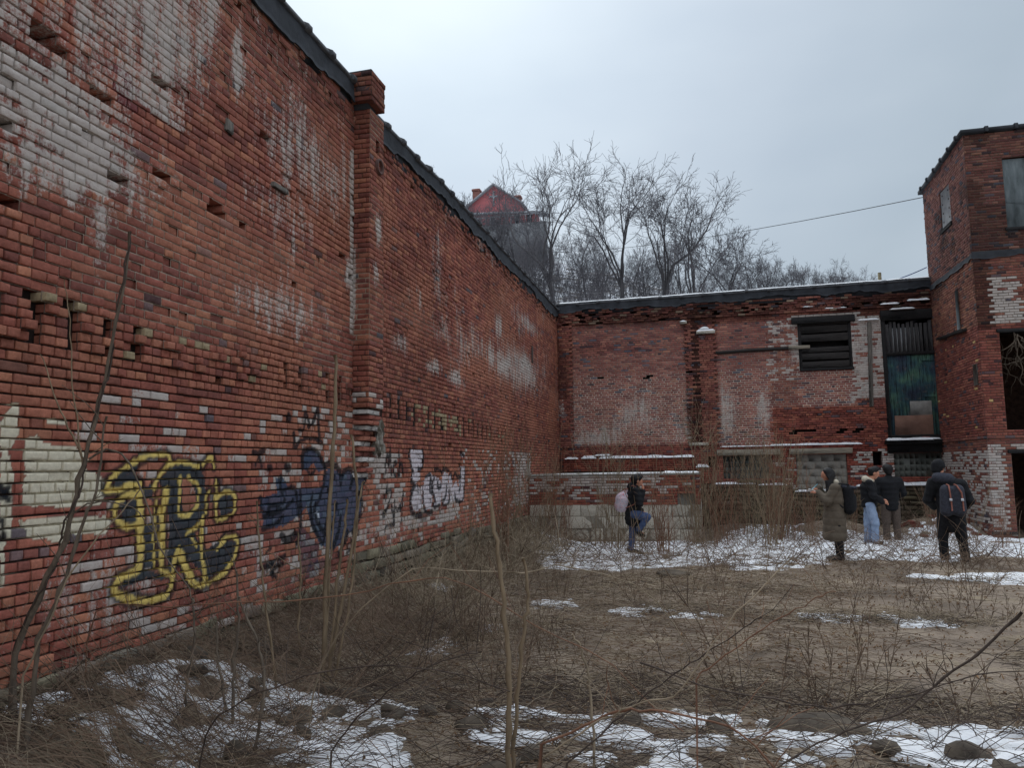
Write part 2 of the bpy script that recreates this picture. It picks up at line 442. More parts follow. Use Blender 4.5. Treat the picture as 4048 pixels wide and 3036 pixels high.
G4=[
 ('C',0,[4.16,2.04,4.26,2.06,4.34,2.01,4.48,2.0,4.64,1.98,4.71,1.91,4.73,1.83,4.87,1.76,4.88,1.65,4.84,1.57,4.37,1.59,4.16,1.61,4.16,1.71,4.18,1.8,4.16,1.89]),
 ('C',0,[4.15,1.52,4.37,1.52,4.87,1.5,4.96,1.46,4.9,1.36,4.58,1.39,4.52,1.33,4.21,1.41]),
 ('C',0,[3.97,2.13,4.07,2.27,4.1,2.26,4.11,2.06,4.05,1.95,4.09,1.8,4.1,1.45,4.06,1.36,4.07,1.11,4.03,1.12]),
 ('C',0,[4.32,2.17,4.51,2.17,4.51,2.14,4.33,2.13]),
 ('K',0.025,[3.99,1.74,4.07,1.64]),
 ('K',0.025,[4.07,1.73,4.0,1.66]),
 ('K',0.02,[4.01,1.51,4.03,1.51,4.04,1.41,4.01,1.41]),
 ('K',0.02,[4.0,1.7,4.08,1.68]),
]
HOLES = [[4.22,4.78],[5.38,5.03],[6.26,5.04],[6.88,5.19],[5.39,4.23],[4.9,4.02],[6.13,4.22],[3.86,4.0],[3.89,3.56],[6.54,4.14],[4.1,2.93],[4.36,2.94],[4.64,2.94],[4.77,2.81],[5.08,2.77],[5.23,2.92],[5.85,2.89],[6.24,2.84],[6.56,2.76],[6.86,2.84],[7.17,2.84],[7.51,2.74],[7.95,2.72],[8.4,2.72],[8.74,2.73],[5.96,2.67],[5.68,2.67],[9.97,2.74],[10.65,2.66],[10.94,2.68],[11.33,2.65],[11.92,2.6],[12.86,2.62],[13.38,2.58],[14.75,2.51],[16.65,2.47],[17.63,2.16],[19.4,1.78]]

# ------------------------------------------------------------------ masonry engine
def brickwork(name, parent, O, U, N, u0, u1, v0, v1, style, openings=(), wpv=None, ovv=None, keep=None, warp=0.0, split=0.0,
              ch=0.066, bl=0.213, head=6, depth=0.125, jb=0.010, jh=0.010, rough=1.0, backing=True, mat=None, seed=0, allhead=None):
    R = np.random.default_rng(seed + 11)
    O = np.array(O, float); U = np.array(U, float); N = np.array(N, float); Z = np.array([0, 0, 1.0])
    bu = []; bv = []; bw = []; brow = []
    r0 = int(math.floor(v0 / ch)); r1 = int(math.ceil(v1 / ch))
    for r in range(r0, r1):
        vc = (r + 0.5) * ch
        if vc - ch * 0.4 < v0 or vc + ch * 0.4 > v1: continue
        iv = [(u0, u1)]
        for (a, b, c, d) in openings:
            if c < vc < d:
                nx = []
                for (s, e) in iv:
                    if b <= s or a >= e: nx.append((s, e)); continue
                    if a > s: nx.append((s, a))
                    if b < e: nx.append((b, e))
                iv = nx
        hd = (r % head == 0)
        segs = [(s, e, hd) for s, e in iv]
        if allhead is not None:
            segs = []
            for s, e in iv:
                cur = s
                for (a, b, fz) in allhead:
                    if fz(0.5 * (a + b), vc) and b > cur and a < e:
                        if a > cur: segs.append((cur, a, hd))
                        segs.append((max(a, cur), min(b, e), 2)); cur = min(b, e)
                if cur < e: segs.append((cur, e, hd))
        for s, e, h in segs:
            L_ = bl * 0.5 if h else bl
            ofs = (0.25 * bl if h == 1 else 0 if h == 2 else (0.5 * bl if r % 2 else 0.0))
            k0 = math.floor((s - ofs) / L_); k1 = math.ceil((e - ofs) / L_)
            ed = ofs + np.arange(k0, k1 + 1) * L_
            if split and not h:
                ed = np.sort(np.concatenate([ed, (ed[:-1] + bl / 2)[R.random(len(ed) - 1) < split]]))
            if h != 2: ed[1:-1] += R.uniform(-0.012, 0.012, max(0, len(ed) - 2)) * (bl / 0.213)
            ed = ed[(ed > s + 0.03) & (ed < e - 0.03)]
            ed = np.concatenate([[s], ed, [e]])
            bu.append((ed[1:] + ed[:-1]) / 2); bw.append(ed[1:] - ed[:-1])
            bv.append(np.full(len(ed) - 1, vc)); brow.append(np.full(len(ed) - 1, r))
    bu = np.concatenate(bu); bv = np.concatenate(bv); bw = np.concatenate(bw); brow = np.concatenate(brow)
    if keep is not None:
        k = keep(bu, bv); bu, bv, bw, brow = bu[k], bv[k], bw[k], brow[k]
    n = len(bu)
    S = style(bu, bv, bw, brow, R)
    miss = S.get('miss', np.zeros(n, bool)); off = S.get('off', np.zeros(n)) + R.normal(0, 0.0025 * rough, n)
    rec = S['rec']; lod = S['lod']; col = S['col']; mcol = S['mcol']; wpb = S.get('wpb', np.zeros(n))
    jbv = S.get('jb', np.full(n, jb)); jhv = S.get('jh', np.full(n, jh))
    VV = []; QQ = []; CC = []; WW = []; OO = []; cnt = 0
    def emit(u, v, w, q, c, wp, ov):
        nonlocal cnt
        VV.append(O + u[:, None] * U + v[:, None] * Z + w[:, None] * N)
        QQ.append(q + cnt); cnt += len(u); CC.append(c); WW.append(wp); OO.append(ov)
    for lv, (nu, nv_) in {0: (1, 1), 1: (3, 3), 2: (6, 3), 3: (9, 4), 4: (14, 5)}.items():
        s = (lod == lv) & ~miss
        m = int(s.sum())
        if not m: continue
        ul = np.linspace(0, 1, nu + 1); vl = np.linspace(0, 1, nv_ + 1)
        if nu > 1:
            ul = np.concatenate([[0], np.linspace(0.025, 0.975, nu - 1), [1]]); vl = np.concatenate([[0], np.linspace(0.07, 0.93, nv_ - 1), [1]])
        gu = np.concatenate([[0], ul, [1]]); gv = np.concatenate([[0], vl, [1]])
        A, B = np.meshgrid(np.arange(nu + 3), np.arange(nv_ + 3), indexing='ij')
        ring = (A == 0) | (A == nu + 2) | (B == 0) | (B == nv_ + 2)
        bord = ~ring & ((A == 1) | (A == nu + 1) | (B == 1) | (B == nv_ + 1))
        cn = ~ring & ((A == 1) | (A == nu + 1)) & ((B == 1) | (B == nv_ + 1))
        pu = (gu[A] - 0.5).ravel(); pv = (gv[B] - 0.5).ravel(); ring = ring.ravel(); bord = bord.ravel(); cn = cn.ravel()
        w_ = (bw[s] - jhv[s])[:, None]; h_ = (ch - jbv[s])[:, None] * (1 + R.normal(0, 0.02 * rough, (m, 1)))
        lu = pu[None] * w_; lz = pv[None] * h_
        if nu > 1:
            ins = R.uniform(0.0, 0.002, (m, 1)) * rough
            sel = (bord)[None]
            lu = np.where(sel & (np.abs(pu) > 0.49)[None], lu - np.sign(pu)[None] * ins, lu)
            lz = np.where(sel & (np.abs(pv) > 0.49)[None], lz - np.sign(pv)[None] * ins, lz)
        rot = R.normal(0, 0.006 * rough, (m, 1))
        uu = bu[s][:, None] + lu - rot * lz; vv = bv[s][:, None] + lz + rot * lu
        tilt = R.normal(0, 0.012 * rough, (m, 1)); tilt2 = R.normal(0, 0.010 * rough, (m, 1))
        ww = off[s][:, None] + tilt * lu + tilt2 * lz
        if nu > 1:
            nz = fbm(uu * 28, vv * 28, 3, 3) - 0.5
            chip = sstep(0.62, 0.8, vn(uu * 19, vv * 23, 9))
            ww = ww + nz * 0.007 * rough - bord * (0.0012 + 0.008 * rough * chip) - cn * 0.004 * rough
        ww = np.where(ring[None], -depth, ww)
        if warp: vv = vv + warp * (fbm(uu * 0.9, vv * 1.2, 5, 3) - 0.5) * 2
        k = (nu + 3) * (nv_ + 3)
        idx = np.arange(k).reshape(nu + 3, nv_ + 3)
        q = np.stack([idx[:-1, :-1], idx[1:, :-1], idx[1:, 1:], idx[:-1, 1:]], -1)
        ok = np.ones(q.shape[:2], bool); ok[0, 0] = ok[-1, 0] = ok[0, -1] = ok[-1, -1] = False
        q = q[ok]
        q = (q[None] + (np.arange(m) * k)[:, None, None]).reshape(-1, 4)
        u = uu.ravel(); v = vv.ravel()
        wp = np.repeat(wpb[s], k)
        if wpv is not None: wp = np.maximum(wp, wpv(u, v))
        ov = ovv(u, v) if ovv is not None and lv >= 2 else np.zeros((len(u), 4))
        cc = np.repeat(col[s], k, 0)
        if 'soot_shade' in S: cc = np.where((np.repeat(S['soot_shade'][s], k) & np.tile(ring, m))[:, None], cc * 0.06, cc)  # paints brick sides near-black as pocket shade; no style supplies it
        emit(u, v, ww.ravel(), q, cc, wp, ov)
    # mortar: one quad per cell; pockets of missing bricks painted near-black as shade
    hw = bw / 2; hh = ch / 2
    uu = np.stack([bu - hw, bu + hw, bu + hw, bu - hw], 1); vv = np.stack([bv - hh, bv - hh, bv + hh, bv + hh], 1)
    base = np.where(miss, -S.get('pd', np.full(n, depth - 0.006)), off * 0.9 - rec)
    ww = np.repeat(base[:, None], 4, 1)
    u = uu.ravel(); v = vv.ravel()
    q = np.arange(4 * n).reshape(n, 4)
    wm = np.repeat(S.get('mwp', np.zeros(n)), 4)
    if wpv is not None: wm = np.maximum(wm, wpv(u, v) * 0.8)
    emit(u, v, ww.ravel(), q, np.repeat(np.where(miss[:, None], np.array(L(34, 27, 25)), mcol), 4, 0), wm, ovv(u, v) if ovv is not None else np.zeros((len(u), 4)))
    V = np.vstack(VV); Q = np.vstack(QQ)
    if np.dot(np.cross(U, Z), N) < 0: Q = Q[:, ::-1]
    C = np.hstack([np.vstack(CC), np.ones((len(V), 1))])
    return mesh(name, V, Q, mat or M['brick'], parent, {'col': ('FLOAT_COLOR', C), 'wp': ('FLOAT', np.concatenate(WW)), 'ov': ('FLOAT_COLOR', np.vstack(OO))})

def wall_core(name, parent, O, U, N, u0, u1, v0, v1, openings=(), front=-0.124, back=-0.40, mat=None):
    """solid wall behind the facing bricks, with its openings left open"""
    O = np.array(O, float); U = np.array(U, float); N = np.array(N, float); Z = np.array([0, 0, 1.0])
    us = sorted(set([u0, u1] + [x for o in openings for x in o[:2] if u0 < x < u1])); vs = sorted(set([v0, v1] + [x for o in openings for x in o[2:] if v0 < x < v1]))
    b = MB()
    for i in range(len(us) - 1):
        for j in range(len(vs) - 1):
            uc = (us[i] + us[i + 1]) / 2; vc = (vs[j] + vs[j + 1]) / 2
            if any(a < uc < bb and c < vc < d for a, bb, c, d in openings): continue
            P = []
            for w in (front, back):
                for v in (vs[j], vs[j + 1]):
                    for u in (us[i], us[i + 1]): P.append(O + u * U + v * Z + w * N)
            b.add(P, [[0, 1, 3, 2], [4, 6, 7, 5], [0, 4, 5, 1], [2, 3, 7, 6], [0, 2, 6, 4], [1, 5, 7, 3]])
    return b.build(name, mat or M['coreb'], parent)
M['coreb'] = mat_noise('inner_masonry', L(60, 44, 38), L(92, 70, 60), 9, 0.95, 0.01, 30)

PAL = np.array([L(150, 94, 79), L(138, 83, 72), L(157, 103, 85), L(144, 89, 76), L(125, 78, 70)])
ORANGE = np.array([L(166, 112, 90), L(172, 116, 92), L(158, 105, 86)])
GREYS = np.array([L(96, 88, 92), L(84, 62, 62), L(112, 92, 92)])
def brick_cols(n, R, orange=0.13, grey=0.04, dark=0.0):
    c = PAL[R.integers(0, 5, n)] * R.uniform(0.87, 1.13, (n, 1))
    t = R.random(n)
    o = t < orange; c[o] = ORANGE[R.integers(0, 3, o.sum())] * R.uniform(0.85, 1.1, (o.sum(), 1))
    g = t > 1 - grey; c[g] = GREYS[R.integers(0, 3, g.sum())]
    return c * (1 - dark)

# polygon / stroke masks for paint on brick
def in_poly(u, v, p):
    p = np.array(p).reshape(-1, 2); r = np.zeros(len(u), bool)
    j = len(p) - 1
    for i in range(len(p)):
        xi, yi = p[i]; xj, yj = p[j]
        if yi != yj:
            r ^= ((yi > v) != (yj > v)) & (u < (xj - xi) * (v - yi) / (yj - yi) + xi)
        j = i
    return r
def seg_dist(u, v, p):
    p = np.array(p).reshape(-1, 2)
    d = np.full(len(u), 9.0)
    # smooth the polyline
    if len(p) > 2:
        t = np.linspace(0, len(p) - 1, (len(p) - 1) * 4 + 1); q = []
        for x in t:
            i = min(int(x), len(p) - 2); f = x - i
            a = p[max(i - 1, 0)]; b = p[i]; c = p[i + 1]; e = p[min(i + 2, len(p) - 1)]
            q.append(0.5 * (2 * b + (c - a) * f + (2 * a - 5 * b + 4 * c - e) * f * f + (3 * b - a - 3 * c + e) * f ** 3))
        p = np.array(q)
    for a, b in zip(p[:-1], p[1:]):
        w = b - a; l = (w * w).sum() + 1e-9
        t = np.clip(((u - a[0]) * w[0] + (v - a[1]) * w[1]) / l, 0, 1)
        d = np.minimum(d, np.hypot(u - a[0] - t * w[0], v - a[1] - t * w[1]))
    return d
PAINT = {'D': L(58, 64, 70), 'Y': L(222, 196, 112), 'R': L(140, 74, 60), 'B': L(46, 74, 100), 'b': L(46, 58, 80), 'W': L(196, 204, 214),
         'K': L(26, 28, 34), 'w': L(212, 208, 214), 'k': L(50, 50, 56), 'C': L(212, 206, 184)}
def graffiti_layers():
    lay = []
    for it in G4: lay.append((it[0], it[1], it[2], 0.95))
    # dark contour first, then fills, then bright strokes
    for it in G1:
        if it[0] == 'Y': lay.append(('K', it[1] * 0.5 + 0.034, it[2], 0.8))
    for it in G1: lay.append((it[0], it[1] * 0.41 if it[1] else 0, it[2], 0.0 if it[0] == 'R' else (0.96 if it[0] == 'D' else 0.95)))
    for it in G2 + G3: lay.append((it[0], it[1] * (0.95 if it in G2 else 1.0) if it[1] else 0, it[2], {'b': 0.55, 'K': 0.9, 'k': 0.6}.get(it[0], 0.85)))
    return lay
GL = graffiti_layers()
def paint_at(u, v):
    out = np.zeros((len(u), 4)); jit = (vn(u * 26, v * 26, 31) - 0.5) * 0.02
    act = (v < 2.75) & (u < 15)
    if not act.any(): return out
    ia = np.nonzero(act)[0]; ua = u[ia]; va = v[ia]; ja = jit[ia]
    for k, r, p, al in GL:
        pp = np.array(p).reshape(-1, 2); pad = r + 0.06
        s = (ua > pp[:, 0].min() - pad) & (ua < pp[:, 0].max() + pad) & (va > pp[:, 1].min() - pad) & (va < pp[:, 1].max() + pad)
        if not s.any(): continue
        i = np.nonzero(s)[0]
        if r > 0: m = sstep(r * 1.0 + 0.012, r * 0.85 - 0.008, seg_dist(ua[i], va[i], p) + ja[i] * 1.2 + r * 0.5 * (vn(ua[i] * 5, va[i] * 5, 37) - 0.5))
        else: m = in_poly(ua[i] + ja[i], va[i] + ja[i], p).astype(float)
        if al == 0.0:
            out[ia[i], 3] *= (1 - m * 0.85); continue
        a = m * al; j = ia[i]
        oa = out[j, 3]; na = a + oa * (1 - a)
        c = (np.array(PAINT[k])[None] * a[:, None] + out[j, :3] * (oa * (1 - a))[:, None]) / np.maximum(na, 1e-4)[:, None]
        out[j, :3] = np.where((na > 1e-4)[:, None], c, out[j, :3]); out[j, 3] = na
    return out

# ------------------------------------------------------------------ yard wall (long painted wall on the left)
XW = -4.2
YB = 24.0                                     # plane of the rear building
def wall_foot(u):
    return np.where(u < 9.1, 0.47, np.where(u < 11.2, 0.76, 0.70 - (u - 11) * 0.012)) + (vn(np.floor(u / 0.42) * 3.1, u * 0, 5) - 0.5) * 0.12
def wall_top(u): return np.where(u < 9.2, 6.58, 6.45)
HO = np.array(HOLES)
NICHE = (19.2, 19.42, 1.5, 1.95)
def band(u, v):
    c1 = (u > 3.8) & (u < 9.0) & (np.abs(v - (2.84 - 0.018 * (u - 4))) < 0.15)
    c2 = (u > 9.8) & (u < 17.6) & (np.abs(v - (2.68 - 0.030 * (u - 10))) < 0.16)
    return c1, c2
def yard_style(u, v, w, row, R):
    n = len(u)
    low = sstep(2.6, 1.6, v); far = sstep(12, 20, u)
    col = brick_cols(n, R, 0.07, 0.018)
    warm = fbm(u * 0.5, v * 0.7, 4, 3); og = sstep(0.5, 0.68, fbm(u * 0.7, v * 1.3, 14, 4))
    col = col * (0.76 + 0.5 * warm)[:, None]
    col = col * (1 - 0.45 * og)[:, None] + ORANGE[1] * (0.45 * og)[:, None]
    col = col * (1 + low * 0.22)[:, None] * np.where(low[:, None] > 0.3, np.array([1.0, 0.98, 0.97]), 1.0)
    col[(R.random(n) < 0.10 * low)] = ORANGE[0] * 0.95
    # darker courses under the coping
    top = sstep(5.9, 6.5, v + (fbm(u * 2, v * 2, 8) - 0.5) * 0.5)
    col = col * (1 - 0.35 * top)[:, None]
    pale = sstep(0.40, 0.58, fbm(u * 0.33, v * 0.62, 21, 4) + 0.16 * sstep(2.6, 5.0, v) - 0.18 * sstep(3.2, 2.2, v))
    pale = pale * np.where(u > 9.4, 0.55, 0.9)
    pale = np.maximum(pale, 0.9 * np.exp(-((v - (3.8 + 0.09 * (u - 4.2))) / 0.28) ** 2) * (u < 9))
    pale = np.maximum(pale, 0.9 * np.exp(-((v - (4.15 - 0.01 * (u - 9.5))) / 0.35) ** 2) * (u > 9.4))
    pale = np.maximum(pale, (v < 1.5) * (v > 0.75) * (u > 9.3) * (u < 14.5) * 0.9)
    mcol = np.array(L(66, 56, 52)) * (1 - pale)[:, None] + np.array(L(172, 157, 142)) * pale[:, None]
    rec = 0.032 - 0.027 * pale + R.uniform(-0.003, 0.004, n)
    off = np.zeros(n); miss = np.zeros(n, bool)
    c1, c2 = band(u, v)
    t = R.random(n)
    k1 = np.floor(u / 0.1065).astype(int)
    slot = ((k1 % 3 == 0) & (_h(k1, k1 * 0 + 3, 5) < 0.72)) | (_h(k1, k1 * 0 + 4, 6) < 0.05)
    miss |= (c1 & slot & (t < 0.9)) | (c2 & (k1 % 3 == 0) & (t < 0.97) & (_h(k1, k1 * 0 + 8, 7) < 0.85))
    off += np.where(c1, np.where(R.random(n) < 0.25, R.uniform(0.02, 0.07, n), R.uniform(0, 0.012, n)) * (1 - sstep(5, 9, u) * 0.4), 0) + np.where(c2, R.uniform(0.0, 0.012, n), 0)
    rec = np.where(c1 | c2, 0.03, rec)
    tan = (c1 | c2) & (R.random(n) < np.where((u > 11.3) & (u < 13.6), 0.42, 0.05))
    col[tan] = np.array(L(158, 142, 114))
    for i, (a, b) in enumerate(HO):
        big = 1.0 if i in (0, 6) else 0.62
        if 10 <= i <= 35: continue
        miss |= (np.abs(u - a) < 0.12 * big + 0.0 * u) & (np.abs(v - b) < 0.07 * big)
    miss |= (R.random(n) < 0.0022) & (v > 2)
    # ragged courses under the coping
    miss |= (v > 6.2) & (vn(u * 3.3, np.floor(v / 0.14) * 7.7, 12) < 0.22) & (R.random(n) < 0.75) & (v > 6.3)
    off += np.where((v > 6.25), R.uniform(-0.01, 0.03, n), 0)
    spall = (R.random(n) < 0.05 + 0.05 * low); off -= spall * R.uniform(0.008, 0.025, n)
    # lone patch of re-laid dark bricks
    pt = (u > 4.84) & (u < 5.09) & (v > 4.6) & (v < 4.93); col[pt] = np.array(L(120, 70, 70)); rec[pt] = 0.05
    # paint: whole bricks left whitened in the lower wall
    g = R.random(n); wl = np.zeros(n)
    wl = np.where((v < 2.3 - 0.02 * u + 0.25) & (u < 9.2) & (u > 4.6), 0.30, 0)
    wl = np.where((v < 2.55) & (u > 7.6) & (u < 9.4), 0.33, wl)
    wl = np.where((v < 1.36) & (v > 0.88) & (u > 9.3) & (u < 14.2), 0.62, wl)
    wl = np.where((v < 2.0) & (v > 1.3) & (u > 9.3) & (u < 10.8), 0.55, wl)
    wl = np.where((v < 2.2) & (v > 0.9) & (u > 13.5) & (u < 18.0), 0.22, wl)
    wl = np.where((v < 2.15) & (v > 0.9) & (u > 17.7) & (u < 19.6), 0.93, wl)
    wl = np.where((v < 0.88) & (u > 9.3), 0.12, wl)
    cl = sstep(0.40, 0.62, fbm(u * 1.5, v * 2.2, 6))
    wl = wl * np.where(u > 17.6, 1.0, 0.35 + 1.25 * cl)
    wpb = np.where(g < wl, R.uniform(0.35, 1.05, n), 0)
    lod = np.where(u < 7.6, 3, np.where(u < 11, 2, 1))
    lod = np.where((v < 2.75) & (u > 3.9) & (u < 9.4), 4, lod)
    lod = np.where((v < 2.3) & (u >= 9.4) & (u < 14), 3, lod)
    lod = np.where(u < 3.2, 1, lod)
    return dict(col=col, mcol=mcol, rec=rec, off=off, miss=miss, lod=lod, wpb=wpb, pd=np.where(c2, 0.016, np.where(c1, 0.07, 0.252)), jb=np.where(pale > 0.5, 0.010, 0.0125), jh=np.where(pale > 0.5, 0.010, 0.0135))  # band slots are shallow; painted dark stands for deep shade
def ell(u, v, a, b, ra, rb): return np.clip(1.25 - np.hypot((u - a) / ra, (v - b) / rb), 0, 1)
def yard_white(u, v):
    up = sstep(3.1, 3.5, v + 0.9 * (fbm(u * 1.4, v * 1.4, 64, 4) - 0.5))
    f = (0.12 + 0.72 * fbm(u * 1.1, v * 1.4, 63, 4) + 0.25 * ell(u, v, 4.1, 4.3, 0.8, 0.45) - 0.28 * (vn(np.floor(u / 0.2) * 5.3, np.floor(v / 0.066) * 3.7, 9) < 0.35)) * up * sstep(5.9, 4.3, u + (v - 4.0) * 0.10) + 0.34 * up * sstep(6.2, 4.8, u) * ell(u, v, 4.8, 4.15, 1.6, 0.45)
    f = np.maximum(f, (0.28 + 0.62 * fbm(u * 1.3, v * 1.3, 66)) * sstep(6.5, 5.2, u - 0.25 * (v - 4.6)) * (v > 4.7))
    f = np.maximum(f, 0.60 * ell(u, v, 6.42, 5.75, 0.16, 0.55))
    nzf = 0.85 * (0.1 + 1.2 * fbm(u * 2.6, v * 3.6, 68, 5))
    f = np.maximum(f, nzf * ell(u, v, 16.6, 4.15, 1.9, 0.6)); f = np.maximum(f, nzf * ell(u, v, 19.4, 4.3, 2.2, 0.55))
    f = np.maximum(f, 0.55 * ell(u, v, 18.5, 4.2, 4.5, 0.9))
    f = np.maximum(f, nzf * ell(u, v, 10.7, 3.64, 0.45, 0.2)); f = np.maximum(f, nzf * ell(u, v, 12.1, 3.5, 0.6, 0.22)); f = np.maximum(f, nzf * ell(u, v, 13.4, 3.42, 0.8, 0.25))
    f = np.maximum(f, nzf * 0.8 * ell(u, v, 11.5, 4.5, 0.3, 0.3)); f = np.maximum(f, 0.6 * ell(u, v, 16.5, 4.9, 0.6, 0.5)); f = np.maximum(f, 0.55 * ell(u, v, 19.5, 5.5, 2.2, 0.35))
    f = np.maximum(f, 0.5 * ell(u, v, 7.3, 3.5, 1.6, 0.35)); f = np.maximum(f, 0.98 * sstep(0.085, 0.03, np.abs(u - 9.0 + 0.03 * (vn(v * 5, v * 0, 3) - 0.5))) * (v > 3.5) * (v < 5.9)); f = np.maximum(f, 0.85 * ell(u, v, 8.95, 4.25, 0.2, 0.3)); f = np.maximum(f, 0.48 * ell(u, v, 8.0, 5.3, 2.2, 0.8))
    f = np.maximum(f, 0.4 * (v > 3.2) * sstep(0.5, 0.75, fbm(u * 0.8, v * 0.9, 71, 3)))
    # worn whitewash low on the left
    f = np.maximum(f, 0.42 * ell(u, v, 5.0, 0.95, 1.1, 0.5))
    return f
yw = empty('brick_wall', (XW, 12, 0))
def yP(o): o.location = (-XW, -12, 0); return o       # children keep world metres
yOP = [(9.03, 9.47, 2.62, 6.6), NICHE]
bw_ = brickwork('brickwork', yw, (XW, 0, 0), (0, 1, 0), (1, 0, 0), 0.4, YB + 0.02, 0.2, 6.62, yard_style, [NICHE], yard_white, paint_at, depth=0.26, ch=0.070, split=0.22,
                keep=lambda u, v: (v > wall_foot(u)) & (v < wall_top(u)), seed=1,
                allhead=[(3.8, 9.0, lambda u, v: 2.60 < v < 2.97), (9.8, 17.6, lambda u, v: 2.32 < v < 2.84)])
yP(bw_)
yP(wall_core('wall_core', yw, (XW, 0, 0), (0, 1, 0), (1, 0, 0), 0.4, YB + 0.5, -0.3, 6.55, [NICHE], front=-0.258, back=-0.55))
# rubble-stone footing
def stone_style(tone, lod=2, dark=0.0):
    def f(u, v, w, row, R):
        n = len(u)
        c = np.array(tone) * R.uniform(0.65, 1.25, (n, 1)) * (1 + R.normal(0, 0.04, (n, 3)))
        return dict(col=c, mcol=np.tile(np.array(L(66, 60, 52)), (n, 1)), rec=np.full(n, 0.05), off=R.uniform(-0.03, 0.035, n), lod=np.full(n, lod),
                    jb=R.uniform(0.012, 0.035, n), jh=R.uniform(0.01, 0.04, n))
    return f
yP(brickwork('stone_footing', yw, (XW + 0.02, 0, 0), (0, 1, 0), (1, 0, 0), 0.4, YB, -0.3, 0.9, stone_style(L(128, 120, 104)), [], None, None,
             keep=lambda u, v: v < wall_foot(u) + 0.03, ch=0.13, bl=0.36, head=99, rough=2.6, warp=0.06, seed=3))
# pilaster
PX0, PX1, PY0, PY1 = XW, -3.975, 9.03, 9.48
def pil_style(u, v, w, row, R):
    n = len(u); col = brick_cols(n, R, 0.10, 0.02) * 0.92
    pale = sstep(0.45, 0.6, fbm(u * 2, v * 0.8, 33)) * (v > 3.4) + 0.8 * (v > 3.4) * (v < 4.3)
    pale = np.clip(pale, 0, 1)
    mcol = np.array(L(92, 78, 70)) * (1 - pale)[:, None] + np.array(L(168, 152, 134)) * pale[:, None]
    return dict(col=col * (1 - 0.3 * sstep(5.8, 6.6, v))[:, None], mcol=mcol, rec=0.016 - 0.012 * pale, lod=np.full(n, 2), wpb=np.where((v < 2.8) & (R.random(n) < 0.55), 0.9, 0))
pil = MB()
pc = yP(brickwork('pilaster', yw, (PX1, 0, 0), (0, 1, 0), (1, 0, 0), PY0, PY1, 2.55, 6.5, pil_style, [(9.22, 9.33, 5.95, 6.12)], lambda u, v: 0.8 * ell(u, v, 9.3, 4.95, 0.13, 0.3) + 0.5 * ell(u, v, 9.25, 4.3, 0.2, 0.3), None, depth=0.1, seed=5))
ps = brickwork('pilaster_side', pc, (0, PY0, 0), (1, 0, 0), (0, -1, 0), PX0 - 0.01, PX1, 2.55, 6.5, pil_style, [], lambda u, v: 0.75 * ell(u, v, -4.2, 4.0, 0.06, 0.9), None, depth=0.1, seed=6, bl=0.23)
pr = brickwork('pilaster_side', pc, (0, PY1, 0), (1, 0, 0), (0, 1, 0), PX0 - 0.01, PX1, 2.55, 6.4, pil_style, [], None, None, depth=0.1, seed=7, bl=0.23)
b = MB(); b.box((PX0 - 0.05, PY0 + 0.09, 2.56), (PX1 - 0.095, PY1 - 0.09, 6.48)); b.build('pilaster_core', M['coreb'], pc)
# toothed courses below the pilaster
b = MB(); cols = []
for i in range(13):
    z = 1.70 + i * 0.066
    d = 0.20 if i > 9 else (0.16 if i % 2 else 0.09) * (0.55 + 0.045 * i)
    x1 = PX0 + d; y0 = PY0 + 0.02 + (0.05 if i % 2 else 0.0); nb = 2
    for j in range(nb):
        ya = y0 + j * 0.19; b.cbox((PX0 - 0.02, ya, z + 0.006), (x1, ya + 0.18, z + 0.060), 0.006, 0.003); cols.append(i)
C = np.repeat(np.array([[*(PAL[i % 5] if (i * 7) % 3 else np.array(L(150, 146, 148))), 1] for i in cols]), 24, 0)
nv_ = len(C); yP(b.build('toothed_bricks', M['brick'], yw, attrs={'col': ('FLOAT_COLOR', C), 'wp': ('FLOAT', np.where(C[:, 2] > 0.2, 0.7, 0.1)), 'ov': ('FLOAT_COLOR', np.zeros((nv_, 4)))}))
# capital
def cap_style(u, v, w, row, R):
    n = len(u); return dict(col=brick_cols(n, R, 0.05, 0.1) * 0.62, mcol=np.tile(np.array(L(70, 62, 58)), (n, 1)), rec=np.full(n, 0.008), lod=np.full(n, 2), off=np.where((row % 4) == 0, 0.012, 0.0))
cap = yP(brickwork('capital', yw, (PX1 + 0.06, 0, 0), (0, 1, 0), (1, 0, 0), 8.93, 9.36, 6.48, 6.95, cap_style, [], None, None, depth=0.1, seed=8))
for yy, nn in ((8.93, -1), (9.36, 1)):
    brickwork('capital_side', cap, (0, yy, 0), (1, 0, 0), (0, nn, 0), XW - 0.3, PX1 + 0.06, 6.48, 6.95, cap_style, [], None, None, depth=0.1, seed=9)
b = MB(); b.box((XW - 0.3, 9.02, 6.46), (PX1 - 0.03, 9.27, 6.93)); b.cbox((XW - 0.3, 8.94, 6.925), (PX1 + 0.05, 9.35, 6.955), 0.01, 0.006); b.build('capital_core', M['tar'], cap)
